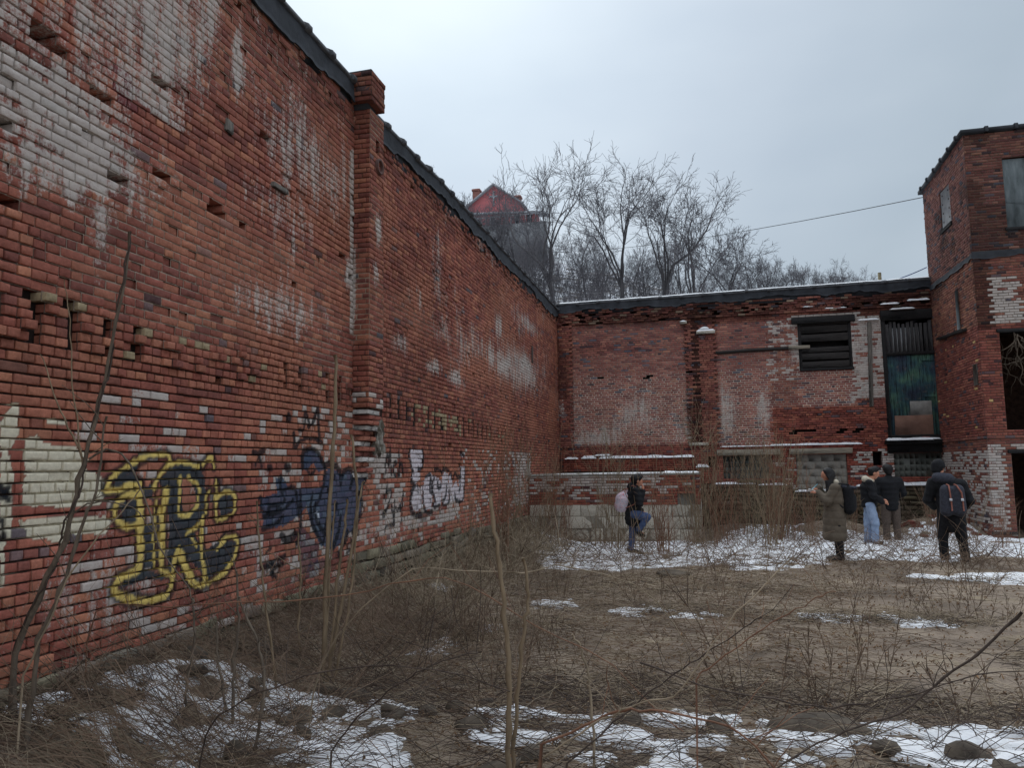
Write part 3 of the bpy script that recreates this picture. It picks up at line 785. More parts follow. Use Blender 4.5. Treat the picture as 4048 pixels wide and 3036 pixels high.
# clay pipe and the torn insulation
b = MB(); a = np.linspace(0, 2 * PI, 25)[:-1]
ring = lambda r, x: np.stack([np.full(24, x), 9.3 + r * np.cos(a), 5.78 + r * np.sin(a)], 1)
V = np.vstack([ring(0.105, PX1 + 0.035), ring(0.075, PX1 + 0.035), ring(0.075, PX1 - 0.09), ring(0.105, PX1 - 0.02)])
i = np.arange(24); j = np.roll(i, -1)
b.add(V, np.vstack([np.stack([i, j, j + 24, i + 24], 1), np.stack([i + 24, j + 24, j + 48, i + 48], 1), np.stack([i + 72, j + 72, j, i], 1)]))
b.add(np.vstack([ring(0.076, PX1 - 0.085)]), [], [[0, k, k + 1] for k in range(1, 23)])
yP(b.build('vent_pipe', M['clay'], yw, True))
def rag(name, c, s, mat, parent, seed):
    R = np.random.default_rng(seed); nu, nv_ = 10, 14
    A, B = np.meshgrid(np.linspace(-1, 1, nu), np.linspace(-1, 1, nv_), indexing='ij')
    r = 0.5 + 0.5 * R.random((nu, nv_))
    wdt = (1 - 0.45 * np.abs(B + 0.2)) * (0.8 + 0.4 * vn(B * 3, A * 0, seed))
    V = np.stack([c[0] + s[2] * (0.3 + r + 0.6 * np.sin(A * 5 + B * 4)), c[1] + s[0] * A * wdt + 0.02 * np.sin(B * 6), c[2] + s[1] * B + 0.03 * R.normal(size=A.shape)], -1).reshape(-1, 3)
    k = np.arange(nu * nv_).reshape(nu, nv_); q = np.stack([k[:-1, :-1], k[1:, :-1], k[1:, 1:], k[:-1, 1:]], -1).reshape(-1, 4)
    V2 = V - [0.02, 0, 0]; e = nu * nv_
    return mesh(name, np.vstack([V, V2]), np.vstack([q, q[:, ::-1] + e]), mat, parent)
yP(rag('torn_insulation', (XW + 0.05, 9.62, 2.22), (0.15, 0.22, 0.06), M['rag'], yw, 4))
b = MB(); b.cbox((XW - 0.02, 7.04, 4.735), (XW + 0.045, 7.32, 4.79), 0.006, 0.005); b.cbox((XW - 0.06, 6.22, 4.98), (XW + 0.03, 6.34, 5.10), 0.01, 0.01)
yP(b.build('wooden_plug', M['wood'], yw))
b = MB(); b.box((XW - 0.3, NICHE[0], NICHE[2]), (XW - 0.12, NICHE[1], NICHE[3])); b.cbox((XW - 0.11, 19.34, 1.5), (XW + 0.03, 19.42, 1.97), 0.01, 0.012)
yP(b.build('niche_board', M['rag'], yw))
b = MB(); b.cbox((XW - 0.02, 19.95, 4.55), (XW + 0.02, 20.1, 5.0), 0.005); yP(b.build('iron_bracket', M['iron'], yw))
def tar_strip(u0, u1, ztop, zbot, O, U, N, seed, amp=0.14, proud=0.045):
    """hanging felt with a torn lower edge; returns verts, quads"""
    n = int((u1 - u0) / 0.06) + 2
    u = np.linspace(u0, u1, n)
    e = zbot + amp * (fbm(u * 1.3, u * 0, seed, 4) - 0.45) * 2 + 0.05 * (vn(u * 9, u * 0, seed + 1) - 0.5)
    rows = []
    for f in np.linspace(0, 1, 7):
        z = ztop + (e - ztop) * f
        w = proud + 0.02 * (fbm(u * 2.2, z * 3, seed + 2) - 0.5) * 2 + 0.015 * f * (vn(u * 4, z * 6, seed + 4) - 0.3)
        rows.append(np.array(O)[None] + u[:, None] * np.array(U) + z[:, None] * np.array([0, 0, 1.0]) + w[:, None] * np.array(N))
    V = np.concatenate(rows); V2 = V - np.array(N) * 0.018
    k = np.arange(7 * n).reshape(7, n); q = np.stack([k[:-1, :-1], k[1:, :-1], k[1:, 1:], k[:-1, 1:]], -1).reshape(-1, 4)
    m = 7 * n; ed = np.stack([k[-1, :-1], k[-1, 1:], k[-1, 1:] + m, k[-1, :-1] + m], -1)
    return np.vstack([V, V2]), np.vstack([q, q[:, ::-1] + m, ed])
for (a, c, zt, zb, sd) in ((0.4, 8.92, 6.82, 6.52, 41), (9.36, YB - 0.05, 6.66, 6.38, 42)):
    v, q = tar_strip(a, c, zt, zb, (XW, 0, 0), (0, 1, 0), (1, 0, 0), sd, 0.10 if sd == 41 else 0.15)
    if sd == 42: v[:, 2] += np.clip((v[:, 1] - 9.4) / 3, 0, 1) * 0.06
    yP(mesh('tar_flashing', v, q, M['tar'], yw))
def coping(u0, u1, z, pitch, axis, xoff, seed, zf=lambda u: 0.0, wid=0.17):
    """row of clay coping tiles with a collar at every joint"""
    bm_ = MB(); u = u0; k = 0
    prof = np.array([[-wid, -0.03], [-wid, 0.02], [-wid * 0.6, 0.055], [0, 0.075], [wid * 0.6, 0.055], [wid, 0.02], [wid, -0.03]])
    R = np.random.default_rng(seed)
    while u < u1 - 0.02:
        e = min(u + pitch, u1); dz = R.normal(0, 0.006)
        for (s, t, sc) in ((u, e - 0.004, 1.0), (u - 0.01, u + 0.085, 1.22)):
            P = []
            for uu in (s, t):
                for px, pz in prof * sc:
                    zz = z + zf(uu) + pz + dz + (0.004 if sc > 1 else 0)
                    P.append((xoff + px, uu, zz) if axis == 'y' else (uu, xoff + px, zz))
            n = 7; q = [[i, i + 1, n + i + 1, n + i] for i in range(6)] + [[6, 0, n, n + 6]]
            bm_.add(P, q); bm_.add(P[:7], [], [[0, i, i + 1] for i in range(1, 6)]); bm_.add(P[7:], [], [[0, i + 1, i] for i in range(1, 6)])
        u += pitch; k += 1
    return bm_
zf2 = lambda u: float(np.clip((u - 9.4) / 3, 0, 1)) * 0.06
yP(coping(0.4, 8.93, 6.80, 0.6, 'y', XW - 0.10, 1).build('coping', M['tile'], yw))
yP(coping(9.36, YB + 0.1, 6.655, 0.6, 'y', XW - 0.10, 2, zf2).build('coping', M['tile'], yw))
b = MB(); b.box((XW - 0.5, 0.4, 6.5), (XW + 0.0, 8.95, 6.79)); b.box((XW - 0.5, 9.3, 6.3), (XW + 0.0, YB, 6.66)); yP(b.build('wall_head', M['tar'], yw))
tag(yw, 'long red brick wall with yellow, blue and white graffiti and a buttress under a dark coping', 'wall')

# ------------------------------------------------------------------ rear building
def at_root(root, o):
    o.location = (-root.location[0], -root.location[1], -root.location[2]); return o
rb = empty('brick_building', (1.2, YB, 0))
RBP = lambda o: at_root(rb, o)
B_WIN = (2.94, 4.40, 4.52, 5.86); B_DOOR = (5.22, 6.56, 2.5, 5.88); B_H1 = (0.25, 0.48, 1.74, 2.07); B_G1 = (0.67, 2.05, 1.38, 2.06)
B_CMU = (2.71, 4.07, 1.0, 2.06); B_H2 = (4.77, 5.01, 1.71, 2.08); B_G2 = (5.32, 6.56, 1.38, 2.05)
rb_open = [B_WIN, B_DOOR, B_H1, B_G1, B_CMU, B_H2, B_G2]
def rear_style(u, v, w, row, R):
    n = len(u)
    col = brick_cols(n, R, 0.05, 0.07) * np.array([0.92, 0.97, 1.04])
    bayL = (u > -3.78) & (u < -0.25) & (v > 2.45) & (v < 6.2)
    bayR = (u > 0.6) & (u < 2.1) & (v > 2.4) & (v < 6.0)
    bayW = (u > 2.95) & (u < 4.42) & (v > 3.4) & (v < 4.52)
    pierW = (u > 2.1) & (u < 2.95) & (v > 3.4) & (v < 6.0)
    stripR = (u > 4.4) & (u < 5.22) & (v > 3.6) & (v < 6.0)
    bays = bayL | bayR | bayW
    col[bays] *= np.array([1.14, 1.18, 1.26])
    jagged = fbm(u * 1.1, v * 1.1, 51, 4)
    pale = np.where(bays, 0.72 + 0.5 * sstep(4.6, 3.2, v + (jagged - 0.5) * 1.5), 0.0)
    pale = np.where(pierW | stripR, 0.55, pale)
    pale = np.where(bays & (v > 5.2), 0.42, pale)
    pale = np.clip(pale + (jagged - 0.5) * 0.5 * (pale > 0), 0, 1)
    mcol = np.array(L(72, 60, 56)) * (1 - pale)[:, None] + np.where((v < 4.6)[:, None], np.array(L(208, 196, 182)), np.array(L(160, 146, 136))) * pale[:, None]
    rec = np.where(pale > 0.3, 0.003, 0.018) + R.uniform(0, 0.004, n)
    off = np.zeros(n)
    pier = ((u < -3.78) | ((u > -0.25) & (u < 0.60))) & (v > 2.4) & (v < 6.25)
    off += pier * 0.06
    top = v > 6.2
    off += top * R.uniform(0.03, 0.10, n)
    miss = top & (R.random(n) < 0.10) & (v < 6.55)
    col[top] *= R.uniform(0.45, 1.0, (top.sum(), 1))
    tanb = top & (R.random(n) < 0.10); col[tanb] = np.array(L(150, 130, 112))
    # soot: drain stripe on the pier, corner, head of the wall
    soot_shade = sstep(0.10, 0.05, np.abs(u - 0.03)) * (v > 2.4) * (v < 6.2)
    soot_shade = np.maximum(soot_shade, 0.7 * ((u > -0.25) & (u < 0.05) & (v < 3.6) & (v > 2.4)))
    soot_shade = np.maximum(soot_shade, 0.85 * ((u > -0.1) & (u < 0.7) & (v > 6.0)))
    soot_shade = np.maximum(soot_shade, 0.55 * (u < -3.85) * (jagged > 0.42) * (v > 3.9))
    soot_shade = np.maximum(soot_shade, 0.5 * sstep(5.9, 6.2, v) * (jagged > 0.45))
    soot_shade = np.maximum(soot_shade, 0.75 * ((u > 4.4) & (v > 5.88)))
    col *= (1 - 0.78 * np.clip(soot_shade, 0, 1))[:, None]; mcol *= (1 - 0.72 * np.clip(soot_shade, 0, 1))[:, None]
    miss |= (np.abs(u + 2.97) < 0.10) & (np.abs(v - 4.53) < 0.05); miss |= (np.abs(u + 1.41) < 0.09) & (np.abs(v - 4.51) < 0.06)
    miss |= (np.abs(u + 0.2) < 0.09) & (np.abs(v - 4.55) < 0.12) & (R.random(n) < 0.8)
    lowr = (v < 3.45) & (u > 2.1)
    col[lowr] = col[lowr] * np.array([1.05, 0.86, 0.82]); rec = np.where(lowr, 0.02, rec); off += lowr * R.uniform(-0.01, 0.03, n)
    dent = (np.abs(v - 2.69) < 0.06) & (u > 2.4) & (u < 4.8); miss |= dent & (_h(np.floor(u / 0.1065).astype(int), np.zeros(n, int), 9) < 0.42)
    lw = (v < 2.4); col[lw] *= np.array([0.95, 0.82, 0.82])
    wpb = np.where(stripR & (R.random(n) < 0.85), R.uniform(0.5, 1.0, n), 0) + np.where(pierW & (v > 4.2) & (R.random(n) < 0.5), R.uniform(0.4, 0.8, n), 0)
    wpb = np.where((u > 4.25) & (u < 5.3) & (v < 2.15) & (v > 1.4) & (R.random(n) < 0.62), 0.95, wpb)
    wpb = np.where((u > 2.05) & (u < 2.7) & (v < 2) & (R.random(n) < 0.25), 0.6, wpb)
    wpb = np.where((v > 5.98) & (v < 6.12) & (u > 2.7) & (u < 4.6), 0.9, wpb)
    mwp = np.where(stripR | (pierW & (v > 4.3)), 0.5, 0.0)
    return dict(col=col, mcol=mcol, rec=rec, off=off, miss=miss, lod=np.full(n, 1), wpb=wpb, mwp=mwp, jb=np.where(bays, 0.0125, 0.009), jh=np.where(bays, 0.013, 0.010))
def rear_white(u, v):
    f = 1.0 * sstep(5.0, 3.4, v) * ((u > -3.78) & (u < -0.25)) * sstep(2.3, 2.6, v) * fbm(u * 0.7, v * 0.8, 61)
    f = np.maximum(f, 0.62 * ell(u, v, 0.85, 3.4, 0.4, 1.1) * (u > 0.6)); f = np.maximum(f, 0.6 * ell(u, v, 1.9, 3.4, 0.35, 1.0) * (u < 2.1))
    f = np.maximum(f, 0.8 * ell(u, v, 4.35, 3.7, 0.13, 0.3)); f = np.maximum(f, 0.75 * ell(u, v, -4.1, 3.6, 0.10, 0.5)); f = np.maximum(f, 0.5 * ell(u, v, 2.8, 5.0, 0.25, 0.8))
    return f
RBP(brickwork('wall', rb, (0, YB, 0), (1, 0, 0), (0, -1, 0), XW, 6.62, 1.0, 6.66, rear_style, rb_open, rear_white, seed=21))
RBP(wall_core('wall_core', rb, (0, YB, 0), (1, 0, 0), (0, -1, 0), XW, 6.6, -0.3, 6.6, rb_open))
b = MB()
b.box((XW, YB + 0.4, 6.42), (6.6, 34, 6.60)); b.box((XW - 0.2, YB + 0.3, -0.3), (XW, 34, 6.6)); b.box((6.6, YB + 0.3, -0.3), (6.9, 34, 6.6)); b.box((XW, 33.8, -0.3), (6.6, 34, 6.42)); b.box((XW, YB + 2.2, -0.3), (6.6, YB + 2.4, 6.42))
b.box((XW, YB + 0.38, 2.22), (6.6, YB + 2.2, 2.36))
RBP(b.build('roof', M['tar'], rb))
v, q = tar_strip(XW + 0.03, 6.58, 6.98, 6.70, (0, YB, 0), (1, 0, 0), (0, -1, 0), 57, 0.13, 0.11)
v[:, 2] -= (6.6 - v[:, 0]) * 0.008
RBP(mesh('tar_flashing', v, q, M['tar'], rb))
b = MB(); b.box((XW, YB - 0.06, 6.55), (6.58, YB + 0.42, 6.9)); RBP(b.build('parapet', M['tar'], rb))
zfr = lambda x: -(6.6 - x) * 0.008
RBP(coping(XW, 6.58, 6.95, 0.635, 'x', YB + 0.10, 3, zfr, 0.22).build('coping', M['tile'], rb))
# stone base
bt = lambda u: np.where(u < 2.5, 1.24, np.where(u < 4.2, 1.02, 1.16)) + (vn(u * 2.5, u * 0, 77) - 0.5) * 0.10
RBP(brickwork('stone_base', rb, (0, YB - 0.24, 0), (1, 0, 0), (0, -1, 0), 0.05, 6.6, -0.3, 1.4, stone_style(L(92, 84, 70)), [], None, None, keep=lambda u, v: v < bt(u), ch=0.12, bl=0.34, head=99, depth=0.3, rough=3.4, warp=0.09, seed=23))
b = MB(); b.box((0.05, YB - 0.15, -0.3), (6.6, YB - 0.01, 1.0)); RBP(b.build('base_core', M['coreb'], rb))
# blocked and barred lower windows
def block_panel(name, r, nx, nz, mat, depth, parent, gap=0.012, holes=()):
    bm_ = MB(); dx = (r[1] - r[0]) / nx; dz = (r[3] - r[2]) / nz
    R = np.random.default_rng(int(r[0] * 100))
    for i in range(nx):
        for j in range(nz):
            if (i, j) in holes: continue
            sh = (0.5 * dx if (j % 2 and nx < 6) else 0)
            x0 = r[0] + i * dx + sh; x1 = x0 + dx
            segs = [(x0, x1)] if x1 <= r[1] + 1e-4 else [(x0, r[1]), (r[0], r[0] + sh)]
            for s, e in segs:
                if e - s < 0.03: continue
                d = R.normal(0, 0.004); bm_.cbox((s + gap / 2, YB + depth + d, r[2] + j * dz + gap / 2), (e - gap / 2, YB + depth + 0.1, r[2] + (j + 1) * dz - gap / 2), 0.003, 0.001)
    bm_.box((r[0], YB + depth + 0.012, r[2]), (r[1], YB + depth + 0.09, r[3]))
    return RBP(bm_.build(name, mat, parent))
block_panel('block_infill', B_CMU, 3.5 and 4, 5, M['block'], 0.05, rb)
wg1 = block_panel('glass_block_window', B_G1, 9, 4, M['gblock'], 0.07, rb, 0.02, [(4, 1), (7, 3)])
wg2 = block_panel('glass_block_window', B_G2, 9, 4, M['gblock'], 0.09, rb, 0.02, [(2, 2), (5, 3), (6, 0)])
b = MB()
for i in range(10): x = 0.72 + i * 0.14; b.tube([(x, YB + 0.02, 1.40), (x, YB + 0.02, 2.05)], 0.010, 5)
for z in (1.6, 1.82): b.tube([(0.68, YB + 0.02, z), (2.04, YB + 0.02, z)], 0.008, 5)
o = b.build('bars', M['iron'], wg1)
b = MB(); b.cbox((0.50, YB - 0.10, 2.07), (2.28, YB + 0.3, 2.23), 0.012, 0.008); RBP(b.build('lintel', M['woodh'], rb))
b = MB(); b.cbox((2.52, YB - 0.11, 2.07), (4.23, YB + 0.3, 2.23), 0.012, 0.008); RBP(b.build('lintel', M['woodh'], rb))
b = MB(); b.cbox((5.15, YB - 0.12, 2.06), (6.55, YB + 0.3, 2.30), 0.012, 0.008); RBP(b.build('lintel', M['charred'], rb))
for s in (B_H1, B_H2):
    b = MB(); b.box((s[0], YB + 0.36, s[2]), (s[1], YB + 0.39, s[3])); RBP(b.build('vent_shade_panel', M['dark'], rb))  # near-black panel stands in for the shade inside the hole
# louvred upper window
lw_ = RBP(None or empty('window', (0, 0, 0))); lw_.parent = rb
b = MB(); b.cbox((2.78, YB - 0.09, 5.88), (4.52, YB + 0.2, 6.06), 0.012, 0.01); b.build('lintel', M['charred'], lw_)
b = MB(); b.box((2.94, YB + 0.36, 4.5), (4.40, YB + 0.39, 5.9)); b.cbox((2.95, YB + 0.0, 4.5), (3.03, YB + 0.2, 5.87), 0.01); b.cbox((4.31, YB + 0.0, 4.5), (4.39, YB + 0.2, 5.87), 0.01); b.cbox((2.95, YB - 0.05, 4.47), (4.42, YB + 0.2, 4.55), 0.01, 0.006)  # first box: dark panel standing in for shade behind the slats
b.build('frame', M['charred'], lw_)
b = MB()
for i, (z0, z1) in enumerate(((5.60, 5.80), (5.34, 5.55), (5.02, 5.16), (4.80, 4.98), (4.57, 4.75), (5.82, 5.88))):
    b.cbox((3.0, YB + 0.02 - 0.01 * (i % 2), z0), (4.34, YB + 0.06, z1), 0.006, 0.012)
b.build('slats', M['darkwood'], lw_)
b = MB(); b.tube([(0.58, YB - 0.03, 5.13), (1.7, YB - 0.035, 5.16), (2.75, YB - 0.03, 5.17)], 0.05, 4); RBP(b.build('timber_rail', M['darkwood'], rb))
b = MB(); b.cbox((2.65, YB - 0.07, 5.13), (3.25, YB - 0.03, 5.23), 0.006, 0.008); RBP(b.build('plank', M['woodh'], rb))
b = MB(); b.cbox((4.80, YB - 0.05, 3.38), (4.91, YB - 0.015, 5.82), 0.006, 0.004, rotm('Y', 0.035)); RBP(b.build('plank', M['wood'], rb))
# loading door
dr = empty('door', (0, 0, 0)); dr.parent = rb; RBP(dr)
b = MB(); R_ = np.random.default_rng(5)
for i in range(11):
    x = 5.30 + i * 0.113
    if i in (1, 3): pass
    wd = 0.098 if i in (0, 9, 10) else R_.uniform(0.07, 0.092)
    b.cbox((x, YB + 0.02 + 0.012 * (i % 2), 4.9 - 0.02 * R_.random()), (x + wd, YB + 0.045 + 0.012 * (i % 2), 5.80 - 0.08 * R_.random()), 0.003, 0.004)
b.build('upper_planks', M['darkwoodv'], dr)
b = MB(); b.box((5.31, YB + 0.075, 4.93), (6.2, YB + 0.085, 5.62)); b.build('backing_board', M['plypale'], dr)
b = MB()
for i in range(12):
    x = 5.30 + i * 0.104; b.cbox((x + 0.002, YB + 0.03, 2.55), (x + 0.102, YB + 0.07, 4.82), 0.004, 0.002)
for (xa, xb, z) in ((6.2, 6.52, 4.62), (6.2, 6.52, 3.6)): b.cbox((xa, YB + 0.015, z), (xb, YB + 0.03, z + 0.06), 0.004)
b.build('door_leaf', M['teal'], dr)
b = MB(); b.cbox((5.82, YB - 0.005, 3.07), (6.38, YB + 0.018, 3.50), 0.004); b.build('patch_board', M['bdgrey'], dr)
b = MB(); b.cbox((5.40, YB - 0.025, 2.56), (6.38, YB - 0.004, 3.10), 0.004, 0.006); b.build('patch_board', M['bdbrown'], dr)
b = MB(); b.cbox((5.20, YB - 0.03, 2.5), (5.30, YB + 0.15, 5.9), 0.01, 0.006); b.cbox((5.25, YB - 0.02, 4.82), (6.56, YB + 0.1, 4.91), 0.01, 0.006); b.cbox((5.2, YB - 0.06, 5.84), (6.56, YB + 0.15, 6.12), 0.012, 0.01); b.cbox((5.2, YB - 0.02, 2.46), (6.56, YB + 0.14, 2.56), 0.01, 0.006); b.build('frame', M['charred'], dr)
b = MB(); b.cbox((5.10, YB - 0.26, 2.30), (6.56, YB + 0.05, 2.42), 0.012, 0.01); RBP(b.build('door_sill', M['charred'], rb))
# vent stub on the roof, pier cap
b = MB(); b.tube([(5.52, 25.2, 6.6), (5.52, 25.2, 7.52)], 0.05, 10); RBP(b.build('vent_stub', M['pipe'], rb))
for s in ((0.05, 0.60, 5.72, 0.16), (-0.42, -0.22, 6.05, 0.16), (-0.30, 0.28, 2.38, 0.10)):
    b = MB(); b.cbox((s[0], YB - s[3], s[2]), (s[1], YB + 0.1, s[2] + 0.08), 0.01, 0.008); RBP(b.build('stone_shelf', M['stonepale'], rb))
tag(rb, 'two-storey brick building with bricked-up bays, louvred window and teal loading door', 'building')

# ------------------------------------------------------------------ platform in the corner
pf = empty('loading_platform', (-2.1, 19.3, 0)); PFP = lambda o: at_root(pf, o)
YP = 19.3
def plat_style(u, v, w, row, R):
    n = len(u); col = brick_cols(n, R, 0.05, 0.05) * np.array([0.95, 0.84, 0.84])
    wl = 0.55 * (v > 1.15) * sstep(-0.3, -1.5, u) + 0.14
    return dict(col=col, mcol=np.tile(np.array(L(92, 76, 70)), (n, 1)), rec=np.full(n, 0.018), off=R.uniform(-0.008, 0.012, n), lod=np.full(n, 1), wpb=np.where(R.random(n) < wl, R.uniform(0.6, 1.1, n), 0))
PFP(brickwork('brick_face', pf, (0, YP, 0), (1, 0, 0), (0, -1, 0), XW + 0.02, -0.02, 0.86, 1.58, plat_style, [(-0.55, 0.0, 0.8, 1.12)], None, None, seed=31))
PFP(brickwork('brick_side', pf, (-0.02, 0, 0), (0, 1, 0), (1, 0, 0), YP, YB - 0.1, 0.86, 1.58, plat_style, [], None, None, seed=32))
def pale_style(u, v, w, row, R):
    n = len(u); c = np.array(L(192, 186, 172)) * R.uniform(0.84, 1.14, (n, 1)) * (0.72 + 0.5 * fbm(u * 1.2, v * 1.5, 14))[:, None]
    return dict(col=c, mcol=np.tile(np.array(L(140, 134, 122)), (n, 1)), rec=np.full(n, 0.006), off=R.uniform(-0.012, 0.015, n), lod=np.full(n, 2), jb=R.uniform(0.008, 0.02, n), jh=R.uniform(0.008, 0.02, n))
PFP(brickwork('stone_face', pf, (0, YP + 0.01, 0), (1, 0, 0), (0, -1, 0), XW + 0.02, -0.01, -0.3, 1.1, pale_style, [(XW, -0.55, 0.87, 1.2)], None, None, ch=0.29, bl=0.72, head=99, rough=2.4, seed=33))
PFP(brickwork('stone_side', pf, (-0.01, 0, 0), (0, 1, 0), (1, 0, 0), YP + 0.01, YB - 0.1, -0.3, 0.88, pale_style, [], None, None, ch=0.29, bl=0.72, head=99, rough=2.4, seed=34))
b = MB(); b.cbox((XW + 0.02, YP - 0.03, 1.57), (0.0, YB - 0.1, 1.625), 0.012); b.box((XW + 0.02, YP + 0.14, -0.3), (-0.15, YB - 0.1, 1.57)); PFP(b.build('deck', M['block'], pf))
def up_style(u, v, w, row, R):
    n = len(u); return dict(col=brick_cols(n, R, 0.02, 0.03) * np.array([0.85, 0.68, 0.68]), mcol=np.tile(np.array(L(60, 46, 44)), (n, 1)), rec=np.full(n, 0.02), lod=np.full(n, 1))
PFP(brickwork('upper_step', pf, (0, YB - 0.3, 0), (1, 0, 0), (0, -1, 0), -4.05, -0.12, 1.62, 2.04, up_style, [], None, None, seed=35))
PFP(brickwork('upper_step', pf, (0, YB - 0.3, 0), (1, 0, 0), (0, -1, 0), -0.12, 0.25, 1.2, 1.75, up_style, [], None, None, seed=36))
b = MB(); b.box((-4.05, YB - 0.19, 1.6), (-0.12, YB - 0.005, 2.05)); b.box((-0.12, YB - 0.19, 1.0), (0.25, YB - 0.005, 1.76)); PFP(b.build('step_core', M['coreb'], pf))
tag(pf, 'low stone and brick platform with stepped top in the corner of the yard', 'platform')

# ------------------------------------------------------------------ tower on the right
tw = empty('brick_tower', (6.55, 20.4, 0)); TWP = lambda o: at_root(tw, o)
XT, YT = 6.55, 20.4
T_W1 = (21.72, 22.52, 7.95, 8.97); T_W2 = (7.35, 8.75, 7.32, 9.02); T_O1 = (6.99, 9.6, 2.5, 4.8); T_D = (7.03, 9.0, -0.3, 1.96)
def tower_style(front):
    def f(u, v, w, row, R):
        n = len(u); col = brick_cols(n, R, 0.05, 0.08) * np.array([0.80, 0.86, 0.92])
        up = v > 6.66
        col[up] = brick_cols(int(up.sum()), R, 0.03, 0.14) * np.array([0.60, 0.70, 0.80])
        mid = (v <= 6.66) & (v > 5.0)
        if not front: col[mid] = col[mid] * np.array([1.02, 1.06, 0.98])
        low = (v <= 5.0) & (v > 2.4); col[low] *= np.array([1.0, 0.84, 0.84])
        fb = fbm(u * 1.2, v * 1.2, 81)
        pale = np.where(up, 0.55, np.where(low, 0.22, 0.5)) * (0.5 + fb)
        pale = np.clip(pale, 0, 1)
        mcol = np.array(L(62, 54, 52)) * (1 - pale)[:, None] + np.array(L(150, 136, 122)) * pale[:, None]
        so = 0.6 * ((v < 6.6) & (v > 4.9) & (np.abs(u - 6.72) < 0.16)) if front else 0.6 * sstep(5.9, 6.6, v + 0.4 * (fb - 0.5)) * (v < 6.7) * (fb > 0.4)
        so = np.maximum(so, 0.45 * (up & (fb > 0.56)))
        col *= (1 - so)[:, None]; mcol *= (1 - so)[:, None]
        wl = np.where(v < (2.18 if front else 2.05), 0.9 if front else 0.72, 0.0)
        if front: wl = np.where((u > 6.86) & (u < 7.5) & (v > 5.0) & (v < 6.15), 0.8, wl); wl = np.where((u > 6.90) & (v < 2.2) & (u < 7.05), 0.0, wl); wl = np.where((v < 0.12), 0.1, wl)
        else: wl = np.where(v < 0.35 + 0.9 * sstep(22.5, 20.6, u) * 0 , 0.15, wl); wl = np.where((u > 22.4) & (v < 1.5), 0.25, wl)
        wpb = np.where(R.random(n) < wl, R.uniform(0.6, 1.2, n), 0)
        spk = (R.random(n) < 0.012) & low; col[spk] = np.array(L(190, 160, 110))
        return dict(col=col, mcol=mcol, rec=0.014 - 0.010 * pale, lod=np.full(n, 1), wpb=wpb, off=np.where((v > 2.28) & (v < 2.42), 0.03, R.uniform(-0.004, 0.006, n)))
    return f
ttop = lambda y: 9.74 - (y - 20.4) * 0.05
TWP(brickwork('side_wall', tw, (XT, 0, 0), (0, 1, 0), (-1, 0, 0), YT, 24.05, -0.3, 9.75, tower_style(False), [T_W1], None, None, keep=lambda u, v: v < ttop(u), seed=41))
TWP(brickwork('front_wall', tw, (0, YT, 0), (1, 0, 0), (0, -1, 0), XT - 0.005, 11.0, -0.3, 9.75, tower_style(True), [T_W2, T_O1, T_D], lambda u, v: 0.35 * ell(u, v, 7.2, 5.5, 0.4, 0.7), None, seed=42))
TWP(wall_core('side_core', tw, (XT, 0, 0), (0, 1, 0), (-1, 0, 0), YT + 0.13, 24.3, -0.3, 9.55, [T_W1]))
TWP(wall_core('front_core', tw, (0, YT, 0), (1, 0, 0), (0, -1, 0), XT + 0.13, 11.0, -0.3, 9.6, [T_W2, T_O1, T_D]))
b = MB(); b.box((11.0, YT + 0.01, -0.3), (11.3, 24.3, 9.6)); b.box((XT + 0.13, 24.1, -0.3), (11.0, 24.35, 9.55)); b.box((XT + 0.41, YT + 0.41, 2.1), (11.0, 24.1, 2.3)); b.box((XT + 0.41, YT + 0.41, 5.6), (11.0, 24.1, 5.8)); b.box((XT + 0.41, YT + 0.41, 9.3), (11.0, 24.1, 9.45))
TWP(b.build('inner_shell', M['coreb'], tw))
b = MB(); P = []
for (x, y) in ((XT - 0.07, YT - 0.07), (11.3, YT - 0.07), (11.3, 24.25), (XT - 0.07, 24.25)):
    P += [(x, y, ttop(y) - 0.02), (x, y, ttop(y) + 0.075)]
b.add(P, [[0, 2, 3, 1], [2, 4, 5, 3], [4, 6, 7, 5], [6, 0, 1, 7], [1, 3, 5, 7], [0, 6, 4, 2]])
for i in range(6): y = YT + 0.3 + i * 0.64; b.cbox((XT - 0.10, y, ttop(y) - 0.03), (XT + 0.1, y + 0.09, ttop(y) + 0.11), 0.01)
for i in range(7): x = XT + 0.45 + i * 0.64; b.cbox((x, YT - 0.10, ttop(YT) - 0.03), (x + 0.09, YT + 0.1, ttop(YT) + 0.11), 0.01)
TWP(b.build('roof', M['tar'], tw))
v, q = tar_strip(YT - 0.03, 24.0, 6.74, 6.60, (XT, 0, 0), (0, 1, 0), (-1, 0, 0), 61, 0.05, 0.03); TWP(mesh('tar_band', v, q[:, ::-1], M['tar'], tw))
v, q = tar_strip(XT - 0.03, 11.0, 6.78, 6.62, (0, YT, 0), (1, 0, 0), (0, -1, 0), 63, 0.05, 0.03); TWP(mesh('tar_band', v, q, M['tar'], tw))
w1 = empty('window', (0, 0, 0)); w1.parent = tw; TWP(w1)
b = MB(); b.cbox((XT + 0.02, 21.72, 7.97), (XT + 0.05, 22.52, 8.97), 0.004, 0.004); b.build('board', M['plypale'], w1)
b = MB(); b.cbox((XT - 0.04, 21.66, 7.86), (XT + 0.12, 22.58, 7.96), 0.01, 0.004); b.build('sill', M['charred'], w1)
for i in range(4):
    for j in range(2):
        b = MB(); b.cbox((XT + 0.005, 21.84 + j * 0.5, 8.1 + i * 0.24), (XT + 0.022, 21.88 + j * 0.5, 8.14 + i * 0.24), 0.003); b.build('bolt', M['iron'], w1)
w2 = empty('window', (0, 0, 0)); w2.parent = tw; TWP(w2)
